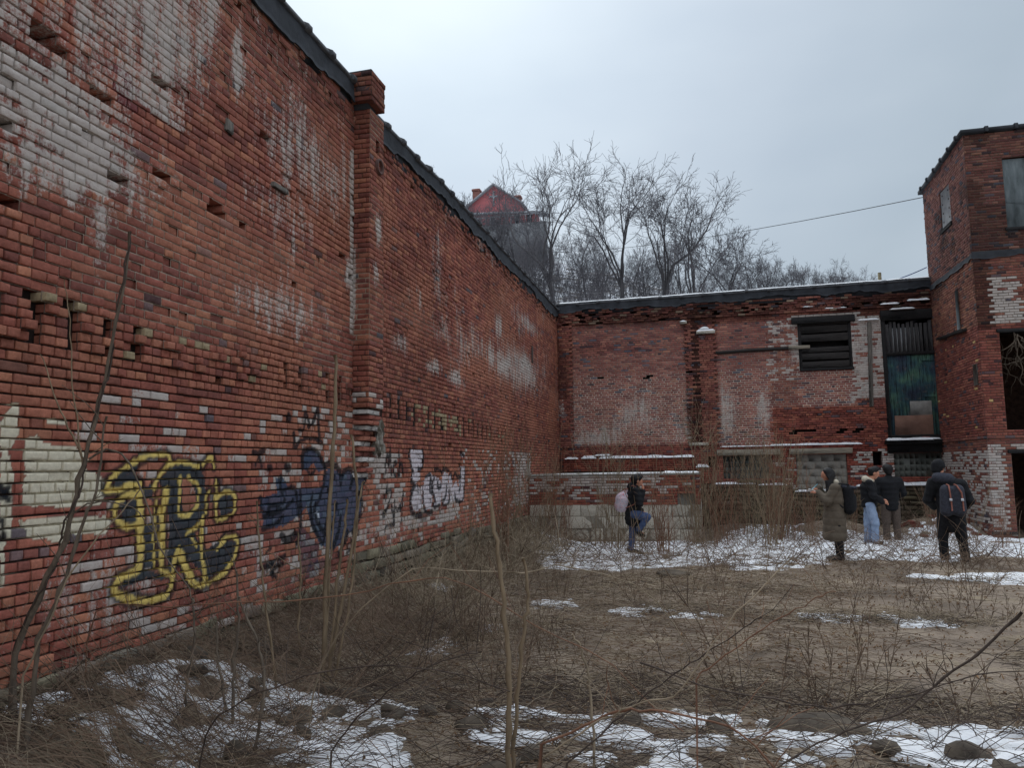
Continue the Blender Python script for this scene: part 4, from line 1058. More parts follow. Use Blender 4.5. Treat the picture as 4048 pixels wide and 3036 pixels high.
b = MB(); b.cbox((7.36, YT + 0.04, 7.33), (8.74, YT + 0.07, 9.01), 0.004, 0.005); b.build('board', M['ply'], w2)
b = MB(); b.cbox((7.30, YT - 0.03, 7.24), (8.8, YT + 0.1, 7.32), 0.01, 0.004); b.build('sill', M['charred'], w2)
for s in ((6.93, 9.7, 4.8), (6.96, 9.1, 1.96)):
    b = MB(); b.cbox((s[0], YT - 0.03, s[2]), (s[1], YT + 0.3, s[2] + 0.085), 0.01); TWP(b.build('lintel', M['charred'], tw))
b = MB(); b.tube([(XT - 0.05, 21.60, 6.10), (XT - 0.05, 21.62, 5.10)], 0.038, 8); TWP(b.build('pipe', M['ply'], tw))
b = MB(); b.cbox((XT - 0.10, 21.2, 5.06), (XT + 0.02, 23.4, 5.12), 0.008, 0.008, rotm('X', 0.05)); TWP(b.build('shelf', M['darkwood'], tw))
b = MB(); b.cbox((XT - 0.03, 20.66, 3.6), (XT + 0.02, 20.92, 4.12), 0.006, 0.006); TWP(b.build('board', M['wood'], tw))
b = MB(); b.cbox((6.50, YT - 0.045, 0.10), (7.02, YT + 0.02, 0.17), 0.006, 0.006); TWP(b.build('slat', M['darkwood'], tw))
tag(tw, 'tall dark brick tower with boarded windows and white painted base at the right', 'tower')

# cables
def cable(name, a, c, sag, r, mat, label):
    a = np.array(a, float); c = np.array(c, float); t = np.linspace(0, 1, 24)
    P = a + (c - a) * t[:, None]; P[:, 2] -= sag * 4 * t * (1 - t)
    b = MB(); b.tube(P, r, 5); o = b.build(name, mat)
    return tag(o, label, 'cable')
M['cable'] = mat_noise('black_cable', L(24, 24, 26), L(36, 36, 38), 5, 0.6)
M['bluecable'] = mat_noise('blue_cable', L(24, 40, 92), L(40, 60, 130), 5, 0.6)
cable('overhead_wire', (6.57, 23.9, 9.35), (-25.4, 84, 27.9), 1.5, 0.012, M['cable'], 'thin dark wire sagging across the sky from the tower to the hill')
cable('roof_cable', (6.55, 24.15, 7.35), (5.0, 25.0, 7.06), 0.08, 0.014, M['bluecable'], 'blue cable running from the tower onto the snowy roof edge')

# ------------------------------------------------------------------ ground, snow, hill
def gz(x, y):
    x = np.asarray(x, float); y = np.asarray(y, float)
    bank = 0.36 * sstep(-2.7, -4.15, x + 0.4 * (fbm(y * 0.6, x * 0.4, 91) - 0.5)) * np.where(y < 9, 1.0, 0.72) * sstep(20.5, 18.5, y) * sstep(2.0, 3.5, y)
    mound = 0.42 * np.exp(-(((x - 5.7) / 1.1) ** 2 + ((y - 21.9) / 0.9) ** 2)) + 0.30 * np.exp(-(((x - 3.4) / 0.8) ** 2 + ((y - 22.4) / 0.8) ** 2)) + 0.18 * np.exp(-(((x - 1.2) / 1.2) ** 2 + ((y - 22.6) / 0.9) ** 2))
    near = 0.15 * sstep(6.4, 5.2, y) * (fbm(x * 1.6, y * 1.6, 92) - 0.35) * sstep(3, 4, y + 1)
    n = 0.05 * (fbm(x * 0.8, y * 0.8, 93) - 0.5) + 0.02 * (fbm(x * 5, y * 5, 94, 3) - 0.5) * sstep(16, 8, y)
    inside = ((np.abs(x) < 12) & (y > -4) & (y < 26)).astype(float)
    return (bank + mound + near + n) * inside
def grid_mesh(name, xs, ys, zf, mat, keep=None, smooth=True, attrs=None):
    X, Y = np.meshgrid(xs, ys, indexing='ij'); Z = zf(X, Y)
    k = np.arange(X.size).reshape(X.shape)
    q = np.stack([k[:-1, :-1], k[1:, :-1], k[1:, 1:], k[:-1, 1:]], -1).reshape(-1, 4)
    V = np.stack([X, Y, Z], -1).reshape(-1, 3)
    if keep is not None:
        kf = keep(X, Y).ravel(); q = q[kf[q].any(1)]
        u, inv = np.unique(q, return_inverse=True); V = V[u]; q = inv.reshape(-1, 4)
    return mesh(name, V, q, mat, None, attrs, smooth)
def mat_ground():
    k = NT('yard_dirt', 0.95, 0.2)
    big = k.noise(0.55, 5, 0.6); mid = k.noise(3.5, 5, 0.7); fine = k.noise(42, 5, 0.75)
    c = k.ramp(big, [(0.36, L(110, 98, 87)), (0.5, L(138, 124, 110)), (0.66, L(156, 142, 124))])
    c = k.mix(k.ramp(mid, [(0.52, 0.0), (0.68, 0.7)]), c, L(76, 67, 59))
    c = k.mix(k.ramp(k.noise(1.6, 4, 0.7), [(0.55, 0.0), (0.72, 0.6)]), c, L(150, 136, 108))
    c = k.mix(1.0, c, k.math('MULTIPLY_ADD', fine, 1.3, 0.35), 'MULTIPLY')
    vo = k.vor(55); pk = k.ramp(vo.outputs['Distance'], [(0.16, 1.0), (0.24, 0.0)])
    gate = k.ramp(k.noise(5, 3), [(0.5, 0.0), (0.62, 1.0)])
    c = k.mix(k.math('MULTIPLY', k.math('MULTIPLY', pk, gate), 0.65), c, L(176, 160, 136))
    k.col(c); k.bump(k.math('ADD', fine, k.math('MULTIPLY', mid, 2.0)), 0.02, 0.8)
    return k.m
M['ground'] = mat_ground()
xs = np.concatenate([[-400, -150, -60, -25, -12, -6, -4.6], np.arange(-4.3, 9.0, 0.07), np.arange(9, 12.6, 0.4), [16, 30, 70, 160, 400]])
ys = np.concatenate([[-400, -150, -50, -15, -5, 0, 2], np.arange(3, 11, 0.07), np.arange(11, 25.2, 0.12), [26, 28, 34, 60, 150, 400]])
tag(grid_mesh('ground', xs, ys, gz, M['ground']), kind='structure')

SNOW = [
[-3.72, 16.91, -3.67, 18.8, -0.2, 19.2, 0.01, 18.22, 0.99, 21.99, 2.48, 22.83, 2.49, 20.08, 3.32, 22.12, 4.17, 20.81, 5.21, 21.6, 6.4, 21.9, 6.5, 20.3, 8.5, 20.3, 8.5, 17.4, 5.78, 16.57, 5.0, 16.88, 4.11, 15.67, 3.57, 15.97, 2.59, 15.87, 1.8, 14.75, 0.52, 13.98, 0.32, 14.78, -0.33, 14.5, -1.72, 13.71, -2.7, 14.23, -3.26, 15.24],
[3.12, 14.01, 3.5, 14.17, 4.26, 14.43, 5.4, 14.1, 5.4, 13.3, 4.53, 13.08, 4.01, 13.01, 3.67, 13.55], [-1.12, 9.74, -0.97, 10.58, -0.74, 10.79, -0.36, 10.17, 0.19, 9.94, -0.13, 9.66, -0.51, 9.69],
[1.2, 10.13, 1.68, 10.2, 1.8, 9.76, 1.36, 9.8], [2.0, 10.45, 2.22, 10.2, 2.65, 9.75, 2.33, 9.55, 1.98, 9.94], [-2.8, 7.33, -2.78, 8.05, -2.55, 7.96, -2.5, 7.36],
[-2.46, 8.6, -2.26, 9.05, -2.1, 8.8, -2.35, 8.5], [-3.75, 10.6, -3.5, 10.65, -3.4, 10.2, -3.6, 10.2], [-2.23, 10.39, -1.78, 10.7, -1.6, 10.14, -2.03, 9.95]]
SNOWN = [[-0.6, 5.8, -0.05, 5.95, 0.5, 5.85, 1.12, 6.0, 2.4, 6.1, 2.4, 4.5, -0.5, 4.5], [-4.1, 4.0, -4.1, 4.9, -4.0, 5.42, -3.4, 5.7, -2.97, 5.75, -2.12, 5.6, -1.75, 4.4, -1.9, 4.0], [-1.7, 5.74, -1.44, 5.83, -0.91, 5.8, -0.43, 5.85, -0.38, 4.9, -1.13, 4.9, -1.7, 5.2]]
def snow_sheet(name, x0, x1, y0, y1, c, polys, amp, thick, cover):
    xs = np.arange(x0, x1, c); ys = np.arange(y0, y1, c)
    X, Y = np.meshgrid(xs, ys, indexing='ij')
    jx = amp * ((fbm(X * 2.2, Y * 2.2, 101) - 0.5) * 2 + (fbm(X * 11, Y * 11, 103, 3) - 0.5) * 1.3); jy = amp * ((fbm(X * 2.2, Y * 2.2, 102) - 0.5) * 2 + (fbm(X * 11, Y * 11, 104, 3) - 0.5) * 1.3)
    m = np.zeros(X.size, bool)
    for p in polys: m |= in_poly((X + jx).ravel(), (Y + jy).ravel(), p)
    m = m.reshape(X.shape).astype(float)
    cv = fbm(X * 4.2, Y * 5.2, 105, 6); m *= sstep(cover - 0.03, cover + 0.03, cv + 0.22 * (fbm(X * 17, Y * 21, 106, 3) - 0.5))
    for _ in range(2):
        p = np.pad(m, 1, mode='edge'); m = (p[:-2, 1:-1] + p[2:, 1:-1] + p[1:-1, :-2] + p[1:-1, 2:] + 2 * p[1:-1, 1:-1]) / 6
    T = m
    Z = gz(X, Y) + np.where(T > 0.05, (np.sqrt(np.clip(T, 0, 1)) - 0.5) * thick * (0.7 + 0.6 * fbm(X * 6, Y * 6, 107)), -0.05)
    k = np.arange(X.size).reshape(X.shape); q = np.stack([k[:-1, :-1], k[1:, :-1], k[1:, 1:], k[:-1, 1:]], -1).reshape(-1, 4)
    kf = (T > 0.16).ravel(); q = q[kf[q].any(1)]; u, inv = np.unique(q, return_inverse=True)
    V = np.stack([X, Y, Z], -1).reshape(-1, 3)[u]
    return tag(mesh(name, V, inv.reshape(-1, 4), M['snow'], None, None, True), 'thin patches of old snow lying over the dirt and weeds', 'snow', kind='stuff')
snow_sheet('snow', -4.1, 9.0, 12.8, 23.7, 0.045, SNOW, 0.34, 0.07, 0.435)
snow_sheet('snow', -4.1, 3.2, 7.0, 11.0, 0.022, SNOW, 0.26, 0.06, 0.47)
snow_sheet('snow', -4.1, 2.6, 3.95, 6.3, 0.018, SNOWN, 0.2, 0.08, 0.472)
sb = MB()
def ledge_snow(x0, x1, y0, y1, z, h=0.05, seed=1, lump=0.5, zf=None, ax='x'):
    n = max(6, int((x1 - x0) / 0.06)); u = np.linspace(x0, x1, n); m = 7; rows = []
    hh = 0.72 * h * (1 - lump + 2 * lump * fbm(u * 2.3, u * 0 + seed, seed)) * np.minimum(1, np.minimum(u - x0, x1 - u) / 0.08 + 0.15)
    fr = (fbm(u * 1.9, u * 0, seed + 5) - 0.5) * 0.10
    for j, f in enumerate(np.linspace(0, 1, m)):
        y = y0 + (y1 - y0) * f + (fr * (1 - f) if j else fr - 0.008)
        prof = np.sin(PI * min(1, 0.06 + f * 0.9)) ** 0.45 if j not in (0, m - 1) else 0
        zz = z + hh * prof - (0.008 if j in (0, m - 1) else 0)
        if zf is not None: zz = zz + zf(u)
        rows.append(np.stack([u, y, zz], -1) if ax == 'x' else np.stack([y, u, zz], -1))
    V = np.concatenate(rows); k = np.arange(m * n).reshape(m, n); q = np.stack([k[:-1, :-1], k[:-1, 1:], k[1:, 1:], k[1:, :-1]], -1).reshape(-1, 4)
    if ax != 'x': q = q[:, ::-1]
    sb.add(V, np.vstack([q, [[0, (m - 1) * n, (m - 1) * n, 0]]])[:-1])
for a in ((-2.9, -0.95, YP - 0.03, YP + 0.9, 1.62, 0.03, 3), (-0.9, -0.02, YP - 0.04, YP + 0.7, 1.62, 0.06, 4), (-3.6, -3.0, YP, YP + 0.5, 1.62, 0.02, 5),
          (-4.0, -3.6, YB - 0.33, YB - 0.02, 2.04, 0.08, 6), (-3.5, -3.05, YB - 0.33, YB - 0.02, 2.05, 0.10, 7), (-2.95, -0.15, YB - 0.34, YB - 0.02, 2.04, 0.10, 8), (-0.12, 0.26, YB - 0.33, YB - 0.02, 1.74, 0.10, 9), (-3.1, -2.6, YB - 0.30, YB - 0.02, 2.13, 0.05, 10),
          (5.10, 6.52, YB - 0.28, YB - 0.03, 2.41, 0.08, 11), (0.36, 1.55, YB - 0.26, YB - 0.02, 1.24, 0.08, 12), (1.6, 2.40, YB - 0.26, YB - 0.02, 1.20, 0.07, 13), (2.6, 4.15, YB - 0.26, YB - 0.02, 1.01, 0.07, 14),
          (5.1, 6.5, YB - 0.30, YB - 0.02, 1.16, 0.13, 15), (4.25, 5.1, YB - 0.26, YB - 0.02, 1.14, 0.06, 16), (0.6, 2.0, YB - 0.035, YB + 0.03, 2.325, 0.035, 17), (2.0, 4.52, YB - 0.045, YB + 0.03, 2.33, 0.06, 18),
          (0.06, 0.6, YB - 0.16, YB - 0.02, 5.80, 0.08, 19), (0.15, 0.42, YB - 0.14, YB - 0.02, 5.87, 0.10, 20), (-0.42, -0.22, YB - 0.16, YB - 0.02, 6.12, 0.06, 21), (5.45, 6.1, YB - 0.10, YB - 0.01, 6.14, 0.06, 22), (5.2, 5.7, YB - 0.12, YB - 0.01, 6.30, 0.07, 23), (5.9, 6.5, YB - 0.12, YB - 0.01, 6.36, 0.09, 24), (4.6, 5.15, YB - 0.10, YB - 0.01, 5.88, 0.05, 25), (3.1, 3.4, YB - 0.09, YB - 0.01, 6.36, 0.04, 26), (3.7, 4.3, YB - 0.09, YB - 0.01, 6.28, 0.04, 27)):
    ledge_snow(*a)
ledge_snow(XW + 0.05, 6.58, YB - 0.06, YB + 0.30, 7.018, 0.05, 30, 0.3, lambda u: -(6.6 - u) * 0.008)
ledge_snow(XW, 6.5, YB + 0.45, 33.5, 6.60, 0.12, 31, 0.3)
for y in (12.2, 12.9, 14.8, 19.4): ledge_snow(y, y + 0.4, XW - 0.2, XW + 0.02, 6.72, 0.03, int(y), ax='y')
tag(sb.build('snow', M['snow'], None, True), 'white snow lying along the ledges, sills and roof edge of the rear building', 'snow', kind='stuff')

# hill
CX_ = np.array([-250, -120, -40, -22, -10, 0, 15, 60, 250.]); CZ_ = np.array([40, 37, 32, 27.0, 23.2, 20.0, 17.6, 13, 8.])
def hz(x, y):
    c = np.interp(x, CX_, CZ_); t = np.clip((y - 31) / 53.0, 0, 1)
    h = c * (0.25 * t + 0.75 * t ** 0.9) * sstep(29, 36, y)
    return h + (fbm(x * 0.10, y * 0.10, 111) - 0.5) * 3.0 * t + (fbm(x * 0.8, y * 0.8, 112) - 0.5) * 0.7 * t - 0.4
def mat_hill():
    k = NT('snowy_hillside', 0.9, 0.2)
    n = k.noise(0.9, 6, 0.7, k.mapped((1, 0.7, 2.6))); f = k.noise(5, 4, 0.7)
    c = k.mix(f, L(70, 62, 54), L(112, 100, 86))
    m = k.ramp(n, [(0.44, 0.0), (0.52, 1.0)])
    c = k.mix(m, c, (0.74, 0.77, 0.81)); k.col(c); return k.m
M['hill'] = mat_hill()
tag(grid_mesh('hillside', np.concatenate([[-400, -250, -120, -70], np.arange(-50, 50, 0.8), [60, 90, 140, 250, 400]]), np.concatenate([np.arange(29.5, 100, 0.8), [110, 130, 170, 250, 400]]), hz, M['hill']), kind='structure')

# ------------------------------------------------------------------ red house on the hill
M['redpaint'] = mat_noise('red_clapboard', L(182, 106, 110), L(204, 124, 126), 3, 0.8, stretch=(0.5, 0.5, 8))
M['hbrick'] = mat_noise('chimney_brick', L(120, 84, 78), L(150, 104, 94), 4, 0.9)
M['trim'] = mat_noise('white_trim', L(150, 154, 160), L(184, 188, 194), 4, 0.8)
M['hgrey'] = mat_noise('grey_retaining', L(104, 108, 112), L(134, 136, 138), 1.2, 0.9, stretch=(3, 3, 0.6))
M['hdark'] = mat_noise('dark_glass', L(48, 54, 62), L(80, 88, 98), 2, 0.3)
hs = empty('red_house', (-21.6, 84, 29.0))
HP = lambda o: at_root(hs, o)
HX, HY = -21.75, 84.0
b = MB(); w_ = 3.1; zb, ze, za = 27.5, 31.7, 34.0
P = [(HX - w_, HY, zb), (HX + w_, HY, zb), (HX + w_, HY, ze), (HX, HY, za), (HX - w_, HY, ze)]
P2 = [(x, HY + 9, z) for x, y, z in P]
b.add(P + P2, [[1, 6, 7, 2], [5, 0, 4, 9], [0, 5, 6, 1], [0, 1, 2, 4], [6, 5, 9, 7]], [[4, 2, 3], [7, 9, 8]])
HP(b.build('wall', M['redpaint'], hs))
b = MB()
for sg in (-1, 1):
    for t0, t1, yy in ((0.0, 0.16, 0.35),):
        a = [(HX, HY - 0.4, za + 0.02), (HX + sg * (w_ + 0.45), HY - 0.4, ze - 0.32), (HX + sg * (w_ + 0.45), HY + 9.3, ze - 0.32), (HX, HY + 9.3, za + 0.02)]
        P = a + [(x, y, z + 0.2) for x, y, z in a]; b.add(P, [[0, 3, 2, 1], [4, 5, 6, 7], [0, 1, 5, 4], [2, 3, 7, 6], [1, 2, 6, 5]])
rf = HP(b.build('roof', M['trim'], hs))
for x, z0, z1 in ((HX - 2.35, 31.5, 34.2), (HX + 2.5, 31.2, 32.95)):
    b = MB(); b.cbox((x - 0.42, HY + 0.8, z0), (x + 0.42, HY + 1.6, z1), 0.03); b.cbox((x - 0.5, HY + 0.72, z1 - 0.3), (x + 0.5, HY + 1.68, z1 - 0.05), 0.03); b.build('chimney', M['hbrick'], rf)
b = MB(); b.box((HX - 0.1, HY - 0.12, 31.55), (HX + 0.1, HY - 0.03, 33.35)); b.box((HX - 0.5, HY - 0.12, 32.6), (HX - 0.102, HY - 0.03, 32.82)); b.box((HX + 0.102, HY - 0.12, 32.6), (HX + 0.5, HY - 0.03, 32.82)); HP(b.build('cross', M['trim'], hs))
b = MB(); b.box((HX - 2.2, HY - 2.6, 28.2), (HX + 5.3, HY - 0.02, 29.75)); HP(b.build('porch', M['redpaint'], hs))
b = MB(); P = [(HX - 2.5, HY - 3.0, 29.85), (HX + 6.4, HY - 3.0, 29.3), (HX + 6.4, HY - 0.02, 29.75), (HX - 2.5, HY - 0.02, 30.3)]; P += [(x, y, z + 0.22) for x, y, z in P]
b.add(P, [[0, 3, 2, 1], [4, 5, 6, 7], [0, 1, 5, 4], [1, 2, 6, 5], [3, 0, 4, 7]]); HP(b.build('porch_roof', M['trim'], hs))
for x in (-1.6, 0.2, 3.0, 4.4):
    b = MB(); b.box((HX + x, HY - 2.66, 28.4), (HX + x + 0.55, HY - 2.605, 29.5)); HP(b.build('window', M['hdark'], hs))
b = MB(); b.box((HX - 4.2, HY - 3.2, 23.5), (HX + 6.6, HY - 2.65, 28.3)); HP(b.build('retaining_wall', M['hgrey'], hs))
b = MB()
for i in range(20): x = HX - 4.1 + i * 0.56; b.box((x, HY - 3.15, 28.3), (x + 0.06, HY - 3.09, 29.2))
b.box((HX - 4.2, HY - 3.16, 29.2), (HX + 6.6, HY - 3.08, 29.28)); HP(b.build('railing', M['trim'], hs))
tag(hs, 'red gabled house with a pale cross and two chimneys on the hilltop', 'house')

# ------------------------------------------------------------------ bare trees
def wig(p, d, L_, n, wob, up, R):
    P = [np.array(p, float)]; d = np.array(d, float); d /= np.linalg.norm(d)
    for i in range(n - 1):
        d = d + R.normal(0, wob, 3) + np.array([0, 0, up]); d /= np.linalg.norm(d)
        P.append(P[-1] + d * L_ / (n - 1))
    return np.array(P)
def perp_dir(d, ang, R):
    d = d / np.linalg.norm(d); a = np.cross(d, R.normal(0, 1, 3)); a /= np.linalg.norm(a)
    return d * math.cos(ang) + a * math.sin(ang)
def bare_tree(H, seed, fork=0.3, lean=0.05, spread=0.55, nl=(5, 5, 6, 4), rmin=0.012, r0=0.018, wob=0.16):
    R = np.random.default_rng(seed); T = Twigs(); C = Twigs()
    tr = wig((0, 0, -0.4), (R.normal(0, lean), R.normal(0, lean), 1), H * fork * 1.6, 9, 0.07, 0.02, R)
    r = H * r0
    T.add(tr, np.linspace(r, r * 0.55, 9))
    def rec(P, rr, L_, lvl):
        for c in range(nl[lvl]):
            f = R.uniform(0.42, 1.0) if lvl else R.uniform(0.55, 1.0)
            if c == 0: f = 1.0
            x = f * (len(P) - 1); i = min(int(x), len(P) - 2)
            p = P[i] + (P[i + 1] - P[i]) * (x - i); d = P[i + 1] - P[i]
            ang = R.uniform(0.2, 0.35 + spread * (0.6 if lvl == 0 else 1)) if c else R.uniform(0.05, 0.3)
            dd = perp_dir(d, ang, R); l = L_ * R.uniform(0.7, 1.1)
            n = (8, 7, 5, 4)[lvl]
            Q = wig(p, dd, l, n, wob * (1 + 0.25 * lvl), 0.07 if lvl < 2 else 0.02, R)
            r1 = max(rr * (0.62 if c else 0.8), rmin)
            r2 = max(r1 * 0.45, rmin * 0.8)
            (T if lvl == 0 else C).add(Q, np.linspace(r1, r2, n))
            if lvl + 1 < len(nl): rec(Q, r2 * 1.1, L_ * (0.58, 0.52, 0.5, 0.5)[lvl], lvl + 1)
    rec(tr, r * 0.62, H * 0.46, 0)
    return T, C
def tree_obj(name, T, C, m1, m2, loc, rz, label, cat, group=None, sides=5):
    e = empty(name, loc, rz)
    T.build('trunk', m1, e, sides); C.build('crown', m2, e, 3)
    return tag(e, label, cat, group)
BIG = [(-9.8, 56, 24.4, 'tallest bare tree on the hill, with several wiry limbs rising beside the red house'), (-5.6, 60, 23.7, 'bare tree with a flat spreading crown just right of the tallest hill tree'),
       (-2.6, 58, 22.4, 'bare tree forking low into a broad round crown at the middle of the hill'), (0.5, 57, 20.2, 'bare leaning tree with crooked twin stems at the right of the big hill trees'), (2.6, 62, 19.8, 'bare tree with a slanting twisted trunk near the end of the big hill trees')]
for i, (x, y, zt, lab) in enumerate(BIG):
    z = float(hz(x, y)); T, C = bare_tree(zt - z, 200 + i * 7, 0.30 if i != 0 else 0.24, 0.02, 0.45, (6, 5, 6, 5), 0.013, 0.020)
    tree_obj('bare_tree', T, C, M['fartree'], M['hazetwig'], (x, y, z), 0, lab, 'tree')
prot = []
for i in range(5):
    T, C = bare_tree(8.0, 300 + i, 0.3, 0.08, 0.6, (5, 5, 5, 4), 0.014, 0.016)
    prot.append(tree_obj('bare_tree', T, C, M['fartree'], M['hazetwig'], (0, 0, 0), 0, 'bare grey tree in the wood covering the slope below the big trees', 'tree', 'bare trees in the hillside wood'))
R = np.random.default_rng(12); used = [False] * 5
spots = [(4.9, 66, 19.8), (7.7, 70, 19.4), (9.8, 72, 19.4), (13.0, 75, 19.4), (-21.9, 70, 30.4), (-19.5, 66, 26), (-14.0, 66, 24.4), (-9.4, 70, 24.9), (-1.2, 68, 22.4), (6.2, 68, 18.9), (11.4, 73, 18.6), (14.6, 76, 18.4), (3.6, 70, 19.8), (-25, 74, 31), (-17.6, 72, 28.4), (-19.0, 74, 28.8), (-20.6, 70, 27.8), (-16.0, 70, 28.0), (-22.3, 72, 28.4), (-18.2, 66, 26.2)] + [(x, 74 + (i * 7) % 5, zt) for i, (x, zt) in enumerate(((6.0, 21.4), (7.2, 20.6), (8.6, 20.8), (10.0, 20.2), (11.2, 20.4), (12.2, 19.6), (13.6, 19.9), (14.4, 19.2), (15.4, 19.0), (16.2, 18.6)))]
for k in range(66):
    y = R.uniform(44, 80); x = R.uniform(-0.33, 0.12) * y; spots.append((x, y, float(hz(x, y)) + R.uniform(3.5, 7.0) * (0.75 if x > 2 else 1)))
for x, y, zt in spots:
    if -26.5 < x < -16.5 and y > 58 and zt > 28.6 and zt < 30: continue
    k = int(R.integers(0, 5)); z = float(hz(x, y)); s = (zt - z) / 8.6
    o = prot[k] if not used[k] else copy_tree(prot[k]); used[k] = True
    o.location = (x, y, z - 0.1); o.rotation_euler = (0, 0, R.uniform(0, 6.28)); o.scale = (s * R.uniform(0.75, 1.0), s * R.uniform(0.75, 1.0), s)
# brushwood on the slope, too many stems to count
tg = Twigs(); n = 4200
y = R.uniform(38, 84, n); x = R.uniform(-0.36, 0.22, n) * y; h = R.uniform(1.2, 3.8, n); z = hz(x, y)
lx = R.normal(0, 0.22, n) * h; ly = R.normal(0, 0.15, n) * h; t = np.linspace(0, 1, 5)
P = np.stack([x[:, None] + lx[:, None] * t + R.normal(0, 0.10, (n, 5)) * t, y[:, None] + ly[:, None] * t, z[:, None] + h[:, None] * t - 0.1], -1)
tg.add(P, np.linspace(0.022, 0.008, 5)[None] * R.uniform(0.7, 1.3, (n, 1)))
i = np.repeat(np.arange(n), 4); f = R.uniform(0.3, 0.95, len(i)); p0 = P[i, 0] + (P[i, -1] - P[i, 0]) * f[:, None]
d = np.stack([R.normal(0, 0.6, len(i)), R.normal(0, 0.4, len(i)), R.uniform(0.1, 0.9, len(i))], -1) * (h[i] * 0.35)[:, None]
t = np.linspace(0, 1, 3); tg.add(p0[:, None] + d[:, None] * t[None, :, None] + R.normal(0, 0.04, (len(i), 3, 3)), np.tile(np.array([0.012, 0.009, 0.007]), (len(i), 1)))
tag(tg.build('brushwood', M['hazetwig']), 'tangle of bare grey saplings and brush over the snowy slope', 'brush', kind='stuff')

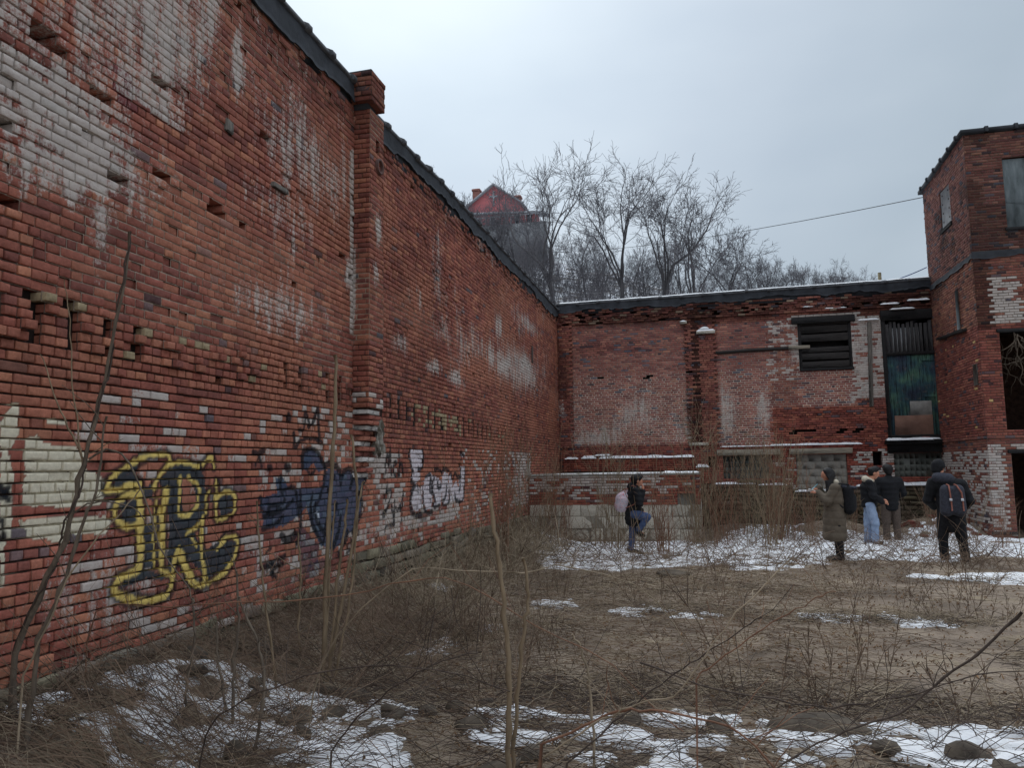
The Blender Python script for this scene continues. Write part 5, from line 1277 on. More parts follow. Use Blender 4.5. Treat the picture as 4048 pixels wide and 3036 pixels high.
# ------------------------------------------------------------------ plants of the yard (paths traced from image pixels at assumed depths, in metres)
PATHS = {
'lean': [(-3.92,3.9,0.38),(-3.93,3.9,0.72),(-3.75,3.9,1.17),(-3.65,3.9,1.36),(-3.57,3.9,1.62),(-3.51,3.9,1.85),(-3.42,3.9,2.19),(-3.36,3.9,2.52),(-3.3,3.9,2.85),(-3.26,3.9,3.24)],
'leanb1': [(-3.51,3.9,1.87),(-3.7,3.9,2.2),(-3.86,3.9,2.53)],
'leanb2': [(-3.51,3.9,1.85),(-3.58,3.9,2.14),(-3.65,3.9,2.64),(-3.71,3.9,2.99)],
'leanb3': [(-3.48,3.9,1.89),(-3.33,3.9,1.94),(-3.2,3.9,1.86),(-3.07,3.9,1.62),(-2.98,3.9,1.39),(-2.81,3.9,1.19),(-2.74,3.9,1.09)],
'leanb4': [(-3.65,3.9,1.41),(-3.53,3.9,1.6),(-3.36,3.9,1.64),(-3.16,3.9,1.6),(-3.03,3.9,1.47)],
'leanb5': [(-3.5,3.9,1.91),(-3.33,3.9,1.98),(-3.26,3.9,2.0)],
'left2': [(-3.62,3.7,0.46),(-3.56,3.7,0.9),(-3.42,3.7,1.23),(-3.32,3.7,1.53),(-3.25,3.7,1.71),(-3.2,3.7,2.12)],
'pale1': [(-3.59,3.6,0.68),(-3.46,3.6,0.93),(-3.3,3.6,1.27),(-3.05,3.6,1.54),(-2.89,3.6,1.71)],
'clA': [(-3.01,5.9,0.04),(-2.97,5.9,0.39),(-2.96,5.9,0.94),(-2.93,5.9,1.67),(-2.9,5.9,2.24),(-2.89,5.9,2.74)],
'clB': [(-2.97,5.9,0.04),(-2.89,5.9,0.4),(-2.82,5.9,0.76),(-2.72,5.9,1.3),(-2.7,5.9,1.67),(-2.75,5.9,2.08)],
'clC': [(-2.95,5.9,0.04),(-2.91,5.9,0.4),(-2.86,5.9,0.94),(-2.81,5.9,1.3),(-2.78,5.9,1.56)],
'clD': [(-2.92,5.9,0.04),(-2.81,5.9,0.47),(-2.73,5.9,0.94),(-2.69,5.9,1.49),(-2.64,5.9,1.71)],
'clE': [(-2.99,5.9,0.04),(-2.95,5.9,0.57),(-2.92,5.9,1.12),(-2.89,5.9,1.56)],
'cut1': [(-1.07,4.3,0.09),(-1.07,4.3,0.33),(-1.06,4.3,0.62),(-1.07,4.3,0.94),(-1.11,4.3,1.24),(-1.14,4.3,1.49),(-1.16,4.3,1.65)],
'cut2': [(-1.07,4.4,0.05),(-1.06,4.4,0.3),(-1.03,4.4,0.59),(-0.99,4.4,0.92),(-0.97,4.4,1.08),(-0.99,4.4,1.29)],
'palestick': [(-0.65,4.6,0.06),(-0.65,4.6,0.36),(-0.67,4.6,0.61),(-0.71,4.6,0.76),(-0.75,4.6,0.84)],
's1': [(-3.2,5.6,0.04),(-3.24,5.6,0.31),(-3.3,5.6,0.66),(-3.35,5.6,0.97),(-3.39,5.6,1.29),(-3.41,5.6,1.56)],
's2': [(-3.44,6.4,-0.01),(-3.47,6.4,0.46),(-3.46,6.4,0.86),(-3.49,6.4,1.26)],
's3': [(-3.14,4.9,0.0),(-3.14,4.9,0.45),(-3.11,4.9,0.79),(-3.13,4.9,1.12)],
's4': [(-3.37,4.7,-0.01),(-3.36,4.7,0.35),(-3.31,4.7,0.7),(-3.33,4.7,0.97)],
's5': [(-2.8,4.6,0.01),(-2.73,4.6,0.4),(-2.77,4.6,0.69),(-2.87,4.6,0.88),(-2.92,4.6,1.0)],
's6': [(-3.27,5.0,-0.16),(-3.25,5.0,0.15),(-3.33,5.0,0.51),(-3.34,5.0,0.75)],
'cane1': [(-4.05,4.5,0.40),(-3.95,4.4,0.85),(-3.74,4.4,0.95),(-3.4,4.4,0.92),(-3.0,4.4,0.97),(-2.53,4.4,0.98),(-2.16,4.4,1.03),(-1.92,4.4,1.09),(-1.69,4.4,1.13),(-1.51,4.4,1.15),(-1.27,4.4,1.07),(-1.05,4.4,0.95),(-0.82,4.4,0.84),(-0.56,4.4,0.74),(-0.32,4.4,0.53),(-0.13,4.4,0.38)],
'cane2': [(-2.6,4.9,0.2),(-2.35,4.7,0.7),(-1.79,4.5,1.16),(-1.53,4.5,1.18),(-1.21,4.5,1.17),(-0.99,4.5,1.18),(-0.8,4.5,1.22),(-0.35,4.7,1.05),(-0.1,5.0,0.6),(0.0,5.2,0.05)],
'cane3': [(1.37,3.9,1.13),(1.22,3.9,0.95),(1.08,3.9,0.83),(0.88,3.9,0.66),(0.63,3.9,0.57),(0.39,3.9,0.47),(0.23,3.9,0.38)],
'cane4': [(-0.81,3.7,0.42),(-0.52,3.7,0.64),(-0.29,3.7,0.77),(-0.12,3.7,0.84),(0.07,3.7,1.11),(0.36,3.7,1.4)],
'cane5': [(-0.35,4.2,0.77),(-0.03,4.2,0.69),(0.26,4.2,0.66),(0.59,4.2,0.66),(0.9,4.2,0.74),(1.17,4.2,0.84),(1.48,4.2,0.87)],
'cane6': [(-0.81,3.6,0.49),(-0.55,3.6,0.63),(-0.39,3.6,0.72),(-0.22,3.6,0.75),(0.05,3.6,0.73),(0.2,3.6,0.64),(0.3,3.6,0.48)],
'cane7': [(-1.96,3.8,0.3),(-1.76,3.8,0.54),(-1.51,3.8,0.73),(-1.27,3.8,0.87),(-1.03,3.8,0.95)],
'cane8': [(-0.76,4.0,0.25),(-0.41,4.0,0.55),(-0.18,4.0,0.74),(0.05,4.0,0.92),(0.25,4.0,1.08)],
'cane9': [(-0.08,4.4,0.62),(0.07,4.4,0.74),(0.41,4.4,1.01),(0.64,4.4,1.16)],
'cane10': [(-2.58,3.7,0.22),(-2.45,3.7,0.53),(-2.07,3.7,0.75),(-1.62,3.7,0.88),(-1.23,3.7,0.88),(-0.87,3.7,0.79)],
'r1': [(1.7,6.5,0.11),(1.7,6.5,0.43),(1.78,6.5,0.8),(1.77,6.5,1.07)],
}
def smooth_path(p, m):
    p = np.array(p, float); t = np.linspace(0, len(p) - 1, m); q = []
    for x in t:
        i = min(int(x), len(p) - 2); f = x - i
        a = p[max(i - 1, 0)]; b = p[i]; c = p[i + 1]; e = p[min(i + 2, len(p) - 1)]
        q.append(0.5 * (2 * b + (c - a) * f + (2 * a - 5 * b + 4 * c - e) * f * f + (3 * b - a - 3 * c + e) * f ** 3))
    return np.array(q)
PR = np.random.default_rng(99)
def path_of(key, m=22, sway=0.0, root=False):
    root = root and PATHS[key][0][2] < 0.75
    p = smooth_path(PATHS[key], m)
    p[:, 0] = np.maximum(p[:, 0], -4.12)
    if sway: p[:, 1] += sway * np.sin(np.linspace(0, 2.6, m) + PR.uniform(0, 3))
    p += PR.normal(0, 0.004, p.shape)
    if root:
        p[0, 2] = min(p[0, 2], float(gz(p[0, 0], p[0, 1])) - 0.05)
    return p
def stem_thing(name, keys, rads, mat, label, cat, group=None, nodes=True, twigs=0, sway=0.0, child='stem'):
    p0 = path_of(keys[0], 22, 0, True)[0]
    e = empty(name, tuple(p0))
    for k, (r0, r1) in zip(keys, rads):
        p = path_of(k, 26, sway, True); r = np.linspace(r0, r1, 26)
        if nodes: r = r * (1 + 0.30 * (np.arange(26) % 4 == 1)); p = p + (np.arange(26) % 4 == 1)[:, None] * PR.normal(0, r0 * 0.35, (26, 3))
        b = MB(); b.tube(p - p0, r, 7)
        if twigs:
            tg = Twigs()
            for i in range(twigs):
                j = int(PR.integers(6, 25)); d = np.array([PR.normal(0, 0.6), PR.normal(0, 0.6), PR.uniform(0.3, 1.2)])
                tg.add(wig(p[j] - p0, d, PR.uniform(0.12, 0.45), 5, 0.15, 0.02, PR), np.linspace(r1 * 0.7, 0.0015, 5))
            b.add(*tg.arrays(4))
        b.build(child, mat, e, True)
    return tag(e, label, cat, group)
e = stem_thing('sapling', ['lean'], [(0.019, 0.006)], M['bark'], 'dark leaning sapling with a vine wound round it before the cream painted bricks', 'sapling')
p0 = np.array(e.location)
for k, r in (('leanb1', 0.007), ('leanb2', 0.006), ('leanb3', 0.007), ('leanb4', 0.006), ('leanb5', 0.004)):
    b = MB(); p = path_of(k, 16); b.tube(p - p0, np.linspace(r, r * 0.4, 16), 5); b.build('branch', M['bark'] if k in ('leanb3', 'leanb4') else M['barktan'], e, True)
q = path_of('lean', 80); tw_ = np.linspace(0, 26, 80); q = q + np.stack([np.cos(tw_), np.sin(tw_), 0 * tw_], 1) * np.linspace(0.022, 0.010, 80)[:, None]
b = MB(); b.tube(q - p0, np.full(80, 0.006), 5); b.build('vine', M['barkdark'], e, True)
stem_thing('sapling', ['left2'], [(0.014, 0.005)], M['bark'], 'thinner grey sapling slanting up beside the dark leaning one', 'sapling', twigs=6)
stem_thing('cane', ['pale1'], [(0.006, 0.003)], M['dry'], 'pale dry cane arching across the lower left of the painted wall', 'cane', nodes=False)
stem_thing('sapling', ['clA', 'clB', 'clC', 'clD', 'clE'], [(0.022, 0.012), (0.015, 0.009), (0.013, 0.008), (0.011, 0.006), (0.009, 0.005)], M['barktan'], 'clump of tall tan cut stems standing before the blue graffiti', 'sapling')
stem_thing('sapling', ['cut1'], [(0.0165, 0.010)], M['barktan'], 'taller of two cut bare stems rising from the foreground snow', 'sapling')
stem_thing('sapling', ['cut2'], [(0.012, 0.008)], M['barktan'], 'shorter of two cut bare stems rising from the foreground snow', 'sapling')
stem_thing('cane', ['palestick'], [(0.008, 0.006)], M['dry'], 'pale bone-coloured stick curving up right of the two cut stems', 'cane', nodes=False)
for k in ('s1', 's2', 's3', 's4', 's5', 's6'):
    stem_thing('sapling', [k], [(0.011, 0.006)], M['barktan'] if k in ('s1', 's2') else M['bark'], 'short bare stem standing in the weeds before the yellow graffiti', 'sapling', 'bare stems in the weeds by the graffiti', twigs=3)
LAB = {'cane1': 'long reddish cane arching level past the yellow graffiti and sloping down beyond the cut stems', 'cane2': 'level tan cane crossing behind the taller cut stem',
       'cane3': 'dark bramble cane curving down to the snow at the lower right corner', 'cane4': 'bramble cane climbing to the right from the snow by the cut stems', 'cane5': 'long dark bramble arching over the bare dirt at the right', 'cane6': 'thick bramble cane bending over the snow in the foreground',
       'cane7': 'dark cane slanting up from the left foreground snow', 'cane8': 'thin brown cane slanting up in the middle foreground', 'cane9': 'thin brown cane slanting up to the right over the bare dirt', 'cane10': 'arched brown bramble rising from the snow at lower left'}
for k, lab in LAB.items():
    r = 0.0065 if k in ('cane3', 'cane6') else 0.0045
    stem_thing('bramble', [k], [(r, r * 0.5)], M['redtwig'] if k in ('cane1', 'cane6', 'cane9') else (M['dry'] if k in ('cane2', 'cane4') else M['barkdark']), lab, 'bramble', sway=0.18, twigs=7, child='cane')

# tall shrubs in front of the platform and stone base
def shrub(seed, H, ns, lean=0.15, rad=0.0082, side=4):
    R = np.random.default_rng(seed); out = []
    tg = Twigs(); st = []
    for i in range(ns):
        d = np.array([R.normal(0, lean), R.normal(0, lean), 1.0]); h = H * R.uniform(0.45, 1.0)
        p = wig((R.normal(0, 0.12), R.normal(0, 0.12), -0.05), d, h, 10, 0.06, 0.03, R)
        st.append((p, np.linspace(rad * R.uniform(0.7, 1.2), 0.003, 10)))
        for k in range(side):
            j = int(R.integers(2, 9)); dd = perp_dir(p[j] - p[j - 1], R.uniform(0.3, 0.8), R)
            tg.add(wig(p[j], dd, h * R.uniform(0.10, 0.3), 5, 0.15, 0.06, R), np.linspace(0.0045, 0.002, 5))
    return st, tg
SP = []
for i in range(5):
    st, tg = shrub(500 + i, (3.2, 2.8, 3.5, 2.2, 3.0)[i], (9, 11, 8, 12, 9)[i])
    e = empty('bare_shrub'); a = Twigs()
    for p, r in st: a.add(p, r)
    b = MB(); b.add(*a.arrays(4)); b.add(*tg.arrays(3)); bpy.data.objects.remove(e); e = b.build('bare_shrub', M['redtwig'] if i % 2 else M['barktan'])
    SP.append(tag(e, 'tall thin leafless shrub in the thicket before the platform and stone base', 'shrub', 'leafless shrubs in the thicket'))
used = [False] * 5
R = np.random.default_rng(17)
spots = [(R.uniform(-3.9, -0.2), R.uniform(16.2, 18.9)) for _ in range(12)] + [(R.uniform(-0.2, 2.9), R.uniform(17.0, 22.6)) for _ in range(28)] + [(R.uniform(2.3, 4.4), R.uniform(19.8, 22.8)) for _ in range(8)] + [(R.uniform(4.4, 6.2), R.uniform(17.5, 21.5)) for _ in range(6)] + [(-3.8, 15.0), (-3.5, 13.6), (-3.9, 17.5), (-3.7, 12.4), (-3.4, 16.0)]
for n_, (x, y) in enumerate(spots):
    if (abs(x - 2.39) < 0.5 and y < 17.5) or (abs(x + 1.45) < 0.25 and y < 16.4): continue
    k = int(R.integers(0, 5)); o = SP[k] if not used[k] else copy_tree(SP[k]); used[k] = True
    s = R.uniform(0.75, 1.12) * (0.62 if x > 2.3 else 1.0)
    o.location = (x, y, float(gz(x, y))); o.rotation_euler = (0, 0, R.uniform(0, 6.28)); o.scale = (s, s, s)
# small weeds in the open yard
WP = []
for i in range(3):
    st, tg = shrub(540 + i, (0.9, 0.7, 1.2)[i], 6, 0.3, 0.004, 6); e = empty('dead_weed'); a = Twigs()
    for p, r in st: a.add(p, r)
    b = MB(); b.add(*a.arrays(3)); b.add(*tg.arrays(3)); nq = sum(len(x) for x in b.q)
    v = []; q = []; RR = np.random.default_rng(i)
    tv, tq = tg.arrays(); c = tv[RR.integers(0, len(tv), 90)]
    for j, p in enumerate(c):
        a1 = RR.normal(0, 1, 3); a1 /= np.linalg.norm(a1); a2 = np.cross(a1, RR.normal(0, 1, 3)); a2 /= np.linalg.norm(a2); s = RR.uniform(0.006, 0.016)
        v += [p - a1 * s, p + a2 * s * 0.6, p + a1 * s, p - a2 * s * 0.6]; q.append([4 * j, 4 * j + 1, 4 * j + 2, 4 * j + 3])
    b.add(v, np.array(q)); bpy.data.objects.remove(e); e = b.build('dead_weed', M['litter']); e.data.materials.append(M['dry'])
    e.data.polygons.foreach_set('material_index', (np.arange(len(e.data.polygons)) >= nq).astype(np.int32))
    WP.append(tag(e, 'dead brown weed with dry seed heads standing in the open dirt', 'weed', 'dead weeds in the open yard'))
used = [False] * 3
spots = [(2.9, 10.4), (2.6, 10.2), (3.0, 9.9), (2.35, 10.6), (3.3, 10.1), (1.5, 9.4), (4.35, 14.6), (4.7, 14.9), (4.1, 14.4), (4.0, 15.0), (4.6, 15.1), (5.1, 14.2), (3.6, 11.9), (2.2, 12.2), (-0.8, 10.3), (-0.3, 10.8), (0.2, 12.3), (-1.9, 9.0), (-2.3, 7.9), (-2.6, 8.6), (-2.2, 11.5), (-2.9, 12.4), (-1.2, 13.4), (0.6, 13.6), (1.2, 7.2), (2.3, 6.3), (1.9, 6.0), (2.6, 7.4), (0.9, 6.2), (0.2, 6.4), (-0.7, 6.7), (4.4, 19.0), (4.9, 19.6), (4.1, 19.8), (5.2, 19.2), (3.9, 18.7), (5.6, 18.6)] + [(R.uniform(-3.9, -1.0), R.uniform(5.2, 13)) for _ in range(34)]
for x, y in spots:
    k = int(R.integers(0, 3)); o = WP[k] if not used[k] else copy_tree(WP[k]); used[k] = True
    s = R.uniform(0.55, 1.05); o.location = (x, y, float(gz(x, y)) - 0.02); o.rotation_euler = (0, 0, R.uniform(0, 6.28)); o.scale = (s, s, s)
# ground litter: fallen twigs and flattened dry grass, uncountable
def litter(name, n, fx, lmin, lmax, arch, rad, mat, label, seed, horiz=0.6, m=6, rise=0.0):
    R = np.random.default_rng(seed); x, y = fx(R, n); n = len(x)
    a = R.uniform(0, 2 * PI, n); a = np.where(R.random(n) < horiz, R.normal(0, 0.35, n) + PI * (R.random(n) < 0.5), a)
    L_ = R.uniform(lmin, lmax, n) ** 1.0; t = np.linspace(0, 1, m)
    bend = R.normal(0, 0.28, n)
    ang = a[:, None] + bend[:, None] * t[None]
    dx = np.cumsum(np.cos(ang) * (L_ / (m - 1))[:, None], 1); dy = np.cumsum(np.sin(ang) * (L_ / (m - 1))[:, None], 1)
    X = x[:, None] + dx - dx[:, :1]; Y = y[:, None] + dy - dy[:, :1]
    X = np.maximum(X, -4.13)
    h = np.abs(R.normal(0, arch, n)) * L_
    Z = gz(X, Y) + 0.008 + h[:, None] * np.sin(t * PI)[None] + (rise * np.abs(R.normal(0, 1, n)) * L_)[:, None] * t[None] + R.normal(0, 0.008, (n, m)) + 0.02 * R.random((n, 1))
    T = Twigs(); T.add(np.stack([X, Y, Z], -1), np.linspace(1, 0.5, m)[None] * (R.uniform(0.6, 1.4, n) * rad)[:, None])
    return tag(T.build(name, mat), label, name.replace('_', ' '), kind='stuff')
def dens_left(R, n):
    y = 3.4 + 13 * R.random(n) ** 1.5; x = -4.1 + (4.6 + 0.12 * y) * R.random(n) ** 1.6; return x, y
def dens_all(R, n):
    y = 3.4 + 13 * R.random(n) ** 1.4; x = R.uniform(-4.0, 0.45 * 1 + 0.42, n) * 1.0 + y * R.uniform(0, 0.36, n); return x, y
def dens_near(R, n):
    y = R.uniform(3.8, 6.6, n); x = R.uniform(-3.9, 2.6, n); return x, y
litter('fallen_twigs', 3600, dens_left, 0.25, 1.0, 0.07, 0.0028, M['litter'], 'dark fallen twigs matted over the ground by the painted wall', 71)
litter('fallen_twigs', 1600, dens_all, 0.2, 0.9, 0.06, 0.0026, M['litter'], 'thin dark twigs scattered over the open dirt', 72)
litter('fallen_twigs', 1300, dens_near, 0.2, 0.9, 0.10, 0.0028, M['barkdark'], 'dark twigs poking through the foreground snow', 73, 0.4, rise=0.25)
litter('dry_grass', 5200, dens_left, 0.15, 0.6, 0.08, 0.0021, M['dry'], 'flattened straw-coloured grass under the painted wall', 74, 0.4, rise=0.2)
litter('dry_grass', 1500, lambda R, n: (R.uniform(-4.1, -2.4, n), R.uniform(3.6, 8.5, n)), 0.25, 0.9, 0.1, 0.0026, M['litter'], 'tall dry grass stalks leaning against the wall foot', 75, 0.2, rise=0.55)
litter('dry_grass', 1600, lambda R, n: (R.uniform(-4.1, -2.9, n), R.uniform(8.5, 18, n)), 0.25, 0.9, 0.1, 0.004, M['dry'], 'dry stalks along the stone footing farther down the wall', 76, 0.2, rise=0.6)
litter('dry_grass', 2200, lambda R, n: (R.uniform(-4.0, 5.8, n), 14.2 + 8 * R.random(n) ** 1.2), 0.2, 0.8, 0.12, 0.005, M['litter'], 'brown stalks sticking through the snow before the platform', 77, 0.3, rise=0.6)
litter('fallen_leaves', 7500, dens_all, 0.015, 0.045, 0.25, 0.007, M['leaf'], 'small dead leaves strewn over the dirt', 78, 0.2, 3)
def clusters(R, n):
    C = [(-0.6, 10.1, 0.8, 0.25), (1.6, 9.9, 0.7, 0.2), (2.3, 9.9, 0.5, 0.2), (1.2, 11.8, 1.2, 0.22), (-2.5, 7.9, 0.4, 0.4), (-2.2, 8.9, 0.4, 0.3), (-0.6, 12.6, 1.0, 0.35), (3.4, 8.2, 0.5, 0.3), (0.6, 6.6, 1.2, 0.25), (-0.9, 6.4, 0.9, 0.3), (4.4, 13.2, 0.9, 0.2), (2.0, 6.4, 0.8, 0.3), (-1.6, 11.4, 0.9, 0.5)]
    k = R.integers(0, len(C), n); c = np.array(C)[k]; return c[:, 0] + R.normal(0, 1, n) * c[:, 2], c[:, 1] + R.normal(0, 1, n) * c[:, 3]
litter('fallen_twigs', 1500, clusters, 0.12, 0.6, 0.06, 0.0030, M['barkdark'], 'dark matted stalks heaped around the small snow patches', 79, 0.6)
litter('dry_grass', 2600, clusters, 0.10, 0.4, 0.16, 0.0026, M['dry'], 'straw-coloured broken stalks mixed into the dark mats', 80, 0.4, rise=0.25)
# dead vine in the tower opening
e = empty('dead_vine', (7.3, 20.25, 4.8)); tg = Twigs(); RV = np.random.default_rng(3)
for i in range(26):
    p = wig((RV.uniform(-0.1, 1.2), RV.uniform(-0.05, 0.2), RV.uniform(-0.4, 0)), (RV.normal(0.2, 0.5), -0.1, -0.6), RV.uniform(0.9, 2.2), 14, 0.32, -0.03, RV); r = np.linspace(RV.uniform(0.010, 0.018), 0.005, 14)
    tg.add(p, r)
    for k in range(4):
        j = int(RV.integers(2, 13)); tg.add(wig(p[j], RV.normal(0, 1, 3), RV.uniform(0.2, 0.6), 6, 0.35, -0.05, RV), np.linspace(0.006, 0.003, 6))
tg.build('stems', M['bark'], e, 4)
tag(e, 'tangled pale dead vine hanging in the upper opening of the tower', 'vine')
# stones and loose bricks
M['rock'] = mat_noise('dark_rubble', L(58, 52, 46), L(104, 94, 82), 5, 0.92, 0.012, 20)
M['lbrick'] = mat_noise('loose_red_brick', L(98, 52, 44), L(134, 76, 62), 12, 0.9, 0.006, 40)
def stone(seed, s):
    R = np.random.default_rng(seed); b = bpy.data.meshes.new('s'); import bmesh
    bm = bmesh.new(); bmesh.ops.create_icosphere(bm, subdivisions=2, radius=1.0)
    N = R.normal(0, 1, (9, 3)); N /= np.linalg.norm(N, axis=1, keepdims=True); D = R.uniform(0.55, 0.85, 9)
    V = []
    for v in bm.verts:
        p = np.array(v.co)
        for n_, d in zip(N, D):
            k = p @ n_
            if k > d: p = p - n_ * (k - d) * 0.95
        V.append(p * np.array(s) * (1 + 0.05 * R.normal()))
    F = [[x.index for x in f.verts] for f in bm.faces]; bm.verts.index_update(); bm.free(); bpy.data.meshes.remove(b)
    return np.array(V), np.array(F)
ST = [stone(i, s) for i, s in enumerate([(0.22, 0.16, 0.10), (0.16, 0.13, 0.11), (0.12, 0.10, 0.08), (0.26, 0.15, 0.07)])]
RS = np.random.default_rng(8)
ms = [mesh('rubble_stone', v, f, M['rock']) for v, f in ST]
for i in range(34):
    x = RS.uniform(-3.9, -1.0) if i < 24 else RS.uniform(-1, 2); y = RS.uniform(4.3, 5.9) + (0.9 if x < -3.2 else 0)
    o = ms[i] if i < 4 else ms[int(RS.integers(0, 4))].copy()
    if i >= 4: COL.objects.link(o)
    o.location = (x, y, float(gz(x, y)) + 0.02); o.rotation_euler = (RS.normal(0, 0.25), RS.normal(0, 0.25), RS.uniform(0, 6.28)); s = RS.uniform(0.5, 1.0); o.scale = (s, s, s)
    tag(o, 'dark rubble stone lying in the patchy foreground snow', 'stone', 'rubble stones in the foreground snow')
for i, (x, y, lab) in enumerate(((0.75, 5.75, 'flat broken concrete slab half buried in the foreground snow'), (-0.45, 13.2, 'flat dark stone slab at the near edge of the snow strip'))):
    V, F = stone(60 + i, (0.34, 0.2, 0.08)); tag(mesh('slab', V, F, M['rock'], loc=(x, y, float(gz(x, y)) + 0.05)), lab, 'slab')
b = MB(); b.cbox((-0.1, -0.05, -0.03), (0.1, 0.05, 0.03), 0.008, 0.004); br = b.build('loose_brick', M['lbrick'])
for i in range(12):
    x = RS.normal(5.5, 0.42); y = RS.normal(21.3, 0.4); o = br if i == 0 else br.copy()
    if i: COL.objects.link(o)
    o.location = (x, y, float(gz(x, y)) + 0.05); o.rotation_euler = (RS.normal(0, 0.4), RS.normal(0, 0.4), RS.uniform(0, 6.28)); s = RS.uniform(0.9, 1.5); o.scale = (s, s, s)
    tag(o, 'loose red brick lying on the snowy rubble heap by the tower', 'brick', 'loose bricks on the snowy heap')

# ------------------------------------------------------------------ people (bodies and clothes grown as one smooth surface each)
def cap_d(P, a, b, ra, rb):
    a = np.array(a, float); b = np.array(b, float); w = b - a; l = (w * w).sum() + 1e-9
    t = np.clip(((P - a) @ w) / l, 0, 1)
    return np.linalg.norm(P - a - t[:, None] * w, axis=1) - (ra + t * (rb - ra))
def smin(a, b, k):
    h = np.clip(0.5 + 0.5 * (b - a) / k, 0, 1); return b + (a - b) * h - k * h * (1 - h)
def sdf(P, prims, k=0.03):
    d = None
    for pr in prims:
        a, b, ra, rb = pr[:4]
        if len(pr) > 4:   # squash factor along y
            s = np.array([1, 1 / pr[4], 1]); e = cap_d(P * s, np.array(a) * s, np.array(b) * s, ra, rb) * min(1, pr[4])
        else: e = cap_d(P, a, b, ra, rb)
        d = e if d is None else smin(d, e, k)
    return d
def surf(prims, h=0.014, k=0.03, f=None, cut=None):
    pts = np.array([np.array(p[i]) for p in prims for i in (0, 1)]); rr = max(max(p[2], p[3]) * max(1, (p[4] if len(p) > 4 else 1)) for p in prims) + 0.04
    lo = pts.min(0) - rr; hi = pts.max(0) + rr; n = np.ceil((hi - lo) / h).astype(int) + 1
    g = np.stack(np.meshgrid(*[lo[i] + h * np.arange(n[i]) for i in range(3)], indexing='ij'), -1).reshape(-1, 3)
    D = sdf(g, prims, k)
    if f is not None: D = D + f(g)
    if cut is not None: D = np.maximum(D, cut(g))
    D = D.reshape(n); I = D < 0
    c = [D[i:n[0] - 1 + i, j:n[1] - 1 + j, l:n[2] - 1 + l] for i in (0, 1) for j in (0, 1) for l in (0, 1)]
    cs = np.stack(c, -1); ins = cs < 0; act = ins.any(-1) & ~ins.all(-1)
    off = np.array([[i, j, l] for i in (0, 1) for j in (0, 1) for l in (0, 1)], float)
    E = [(a, b) for a in range(8) for b in range(a + 1, 8) if np.abs(off[a] - off[b]).sum() == 1]
    ca = cs[act]; s = np.zeros((len(ca), 3)); w = np.zeros(len(ca))
    for a, b in E:
        m = (ca[:, a] < 0) != (ca[:, b] < 0); t = np.where(m, ca[:, a] / (ca[:, a] - ca[:, b] + 1e-12), 0)
        s += m[:, None] * (off[a] + t[:, None] * (off[b] - off[a])); w += m
    idx = np.full(act.shape, -1); idx[act] = np.arange(act.sum())
    V = lo + h * (np.argwhere(act) + s / w[:, None])
    Q = []
    for ax in range(3):
        sl0 = [slice(1, -1)] * 3; sl0[ax] = slice(0, -1); sl1 = [slice(1, -1)] * 3; sl1[ax] = slice(1, None)
        A = I[tuple(sl0)]; B = I[tuple(sl1)]; ch = A != B; w_ = np.argwhere(ch); st = A[ch]
        o = np.array([1, 1, 1]); o[ax] = 0; base = w_ + o
        u, v = [a for a in range(3) if a != ax]
        du = np.zeros(3, int); du[u] = 1; dv = np.zeros(3, int); dv[v] = 1
        q = np.stack([idx[tuple((base - du - dv).T)], idx[tuple((base - dv).T)], idx[tuple(base.T)], idx[tuple((base - du).T)]], 1)
        fl = st if ax != 1 else ~st
        q[~fl] = q[~fl][:, ::-1]; Q.append(q)
    Q = np.vstack(Q); Q = Q[(Q >= 0).all(1)]
    return V, Q
def cloth(name, mat, parent, prims, h=0.014, k=0.03, f=None, cut=None):
    V, Q = surf(prims, h, k, f, cut); return mesh(name, V, Q, mat, parent, None, True)
def fab(name, a, b, sc=30, bump=0.004): return mat_noise(name, a, b, sc, 0.9, bump, 60)
M['skin'] = mat_noise('skin', L(176, 120, 96), L(196, 140, 114), 20, 0.6)
M['hair'] = mat_noise('black_hair', L(16, 15, 17), L(32, 29, 30), 40, 0.6, 0.006, 50, stretch=(4, 4, 0.8))
M['blackcloth'] = fab('black_cloth', L(17, 18, 21), L(32, 33, 37))
M['greycloth'] = fab('dark_grey_cloth', L(44, 46, 54), L(66, 68, 78))
M['olive'] = fab('olive_puffer', L(84, 76, 66), L(106, 96, 84), 8)
M['denim'] = fab('blue_denim', L(54, 68, 98), L(82, 98, 132), 14)
M['paledenim'] = fab('pale_denim', L(118, 138, 168), L(154, 172, 198), 10)
M['cream'] = fab('cream_cloth', L(176, 166, 146), L(204, 196, 178))
M['khaki'] = fab('brown_trousers', L(72, 62, 56), L(98, 86, 78))
M['shoe'] = mat_noise('black_leather', L(18, 17, 18), L(34, 32, 32), 20, 0.5)
M['strap'] = mat_noise('brown_leather', L(120, 74, 62), L(150, 96, 82), 20, 0.6)
M['buckle'] = mat_noise('steel_buckle', L(168, 168, 172), L(198, 198, 200), 20, 0.35)
M['paper'] = mat_noise('white_paper', L(206, 206, 202), L(222, 222, 218), 20, 0.8)
M['pen'] = mat_noise('pale_blue_pen', L(120, 182, 200), L(140, 200, 214), 20, 0.4)
def mat_pink():
    k = NT('pink_patterned_cloth', 0.85); n = k.noise(22, 4, 0.7, None, 2.0)
    k.col(k.ramp(n, [(0.36, L(176, 84, 98)), (0.44, L(204, 170, 176)), (0.54, L(196, 198, 208)), (0.62, L(108, 122, 150)), (0.68, L(206, 150, 152))])); return k.m
M['pink'] = mat_pink()
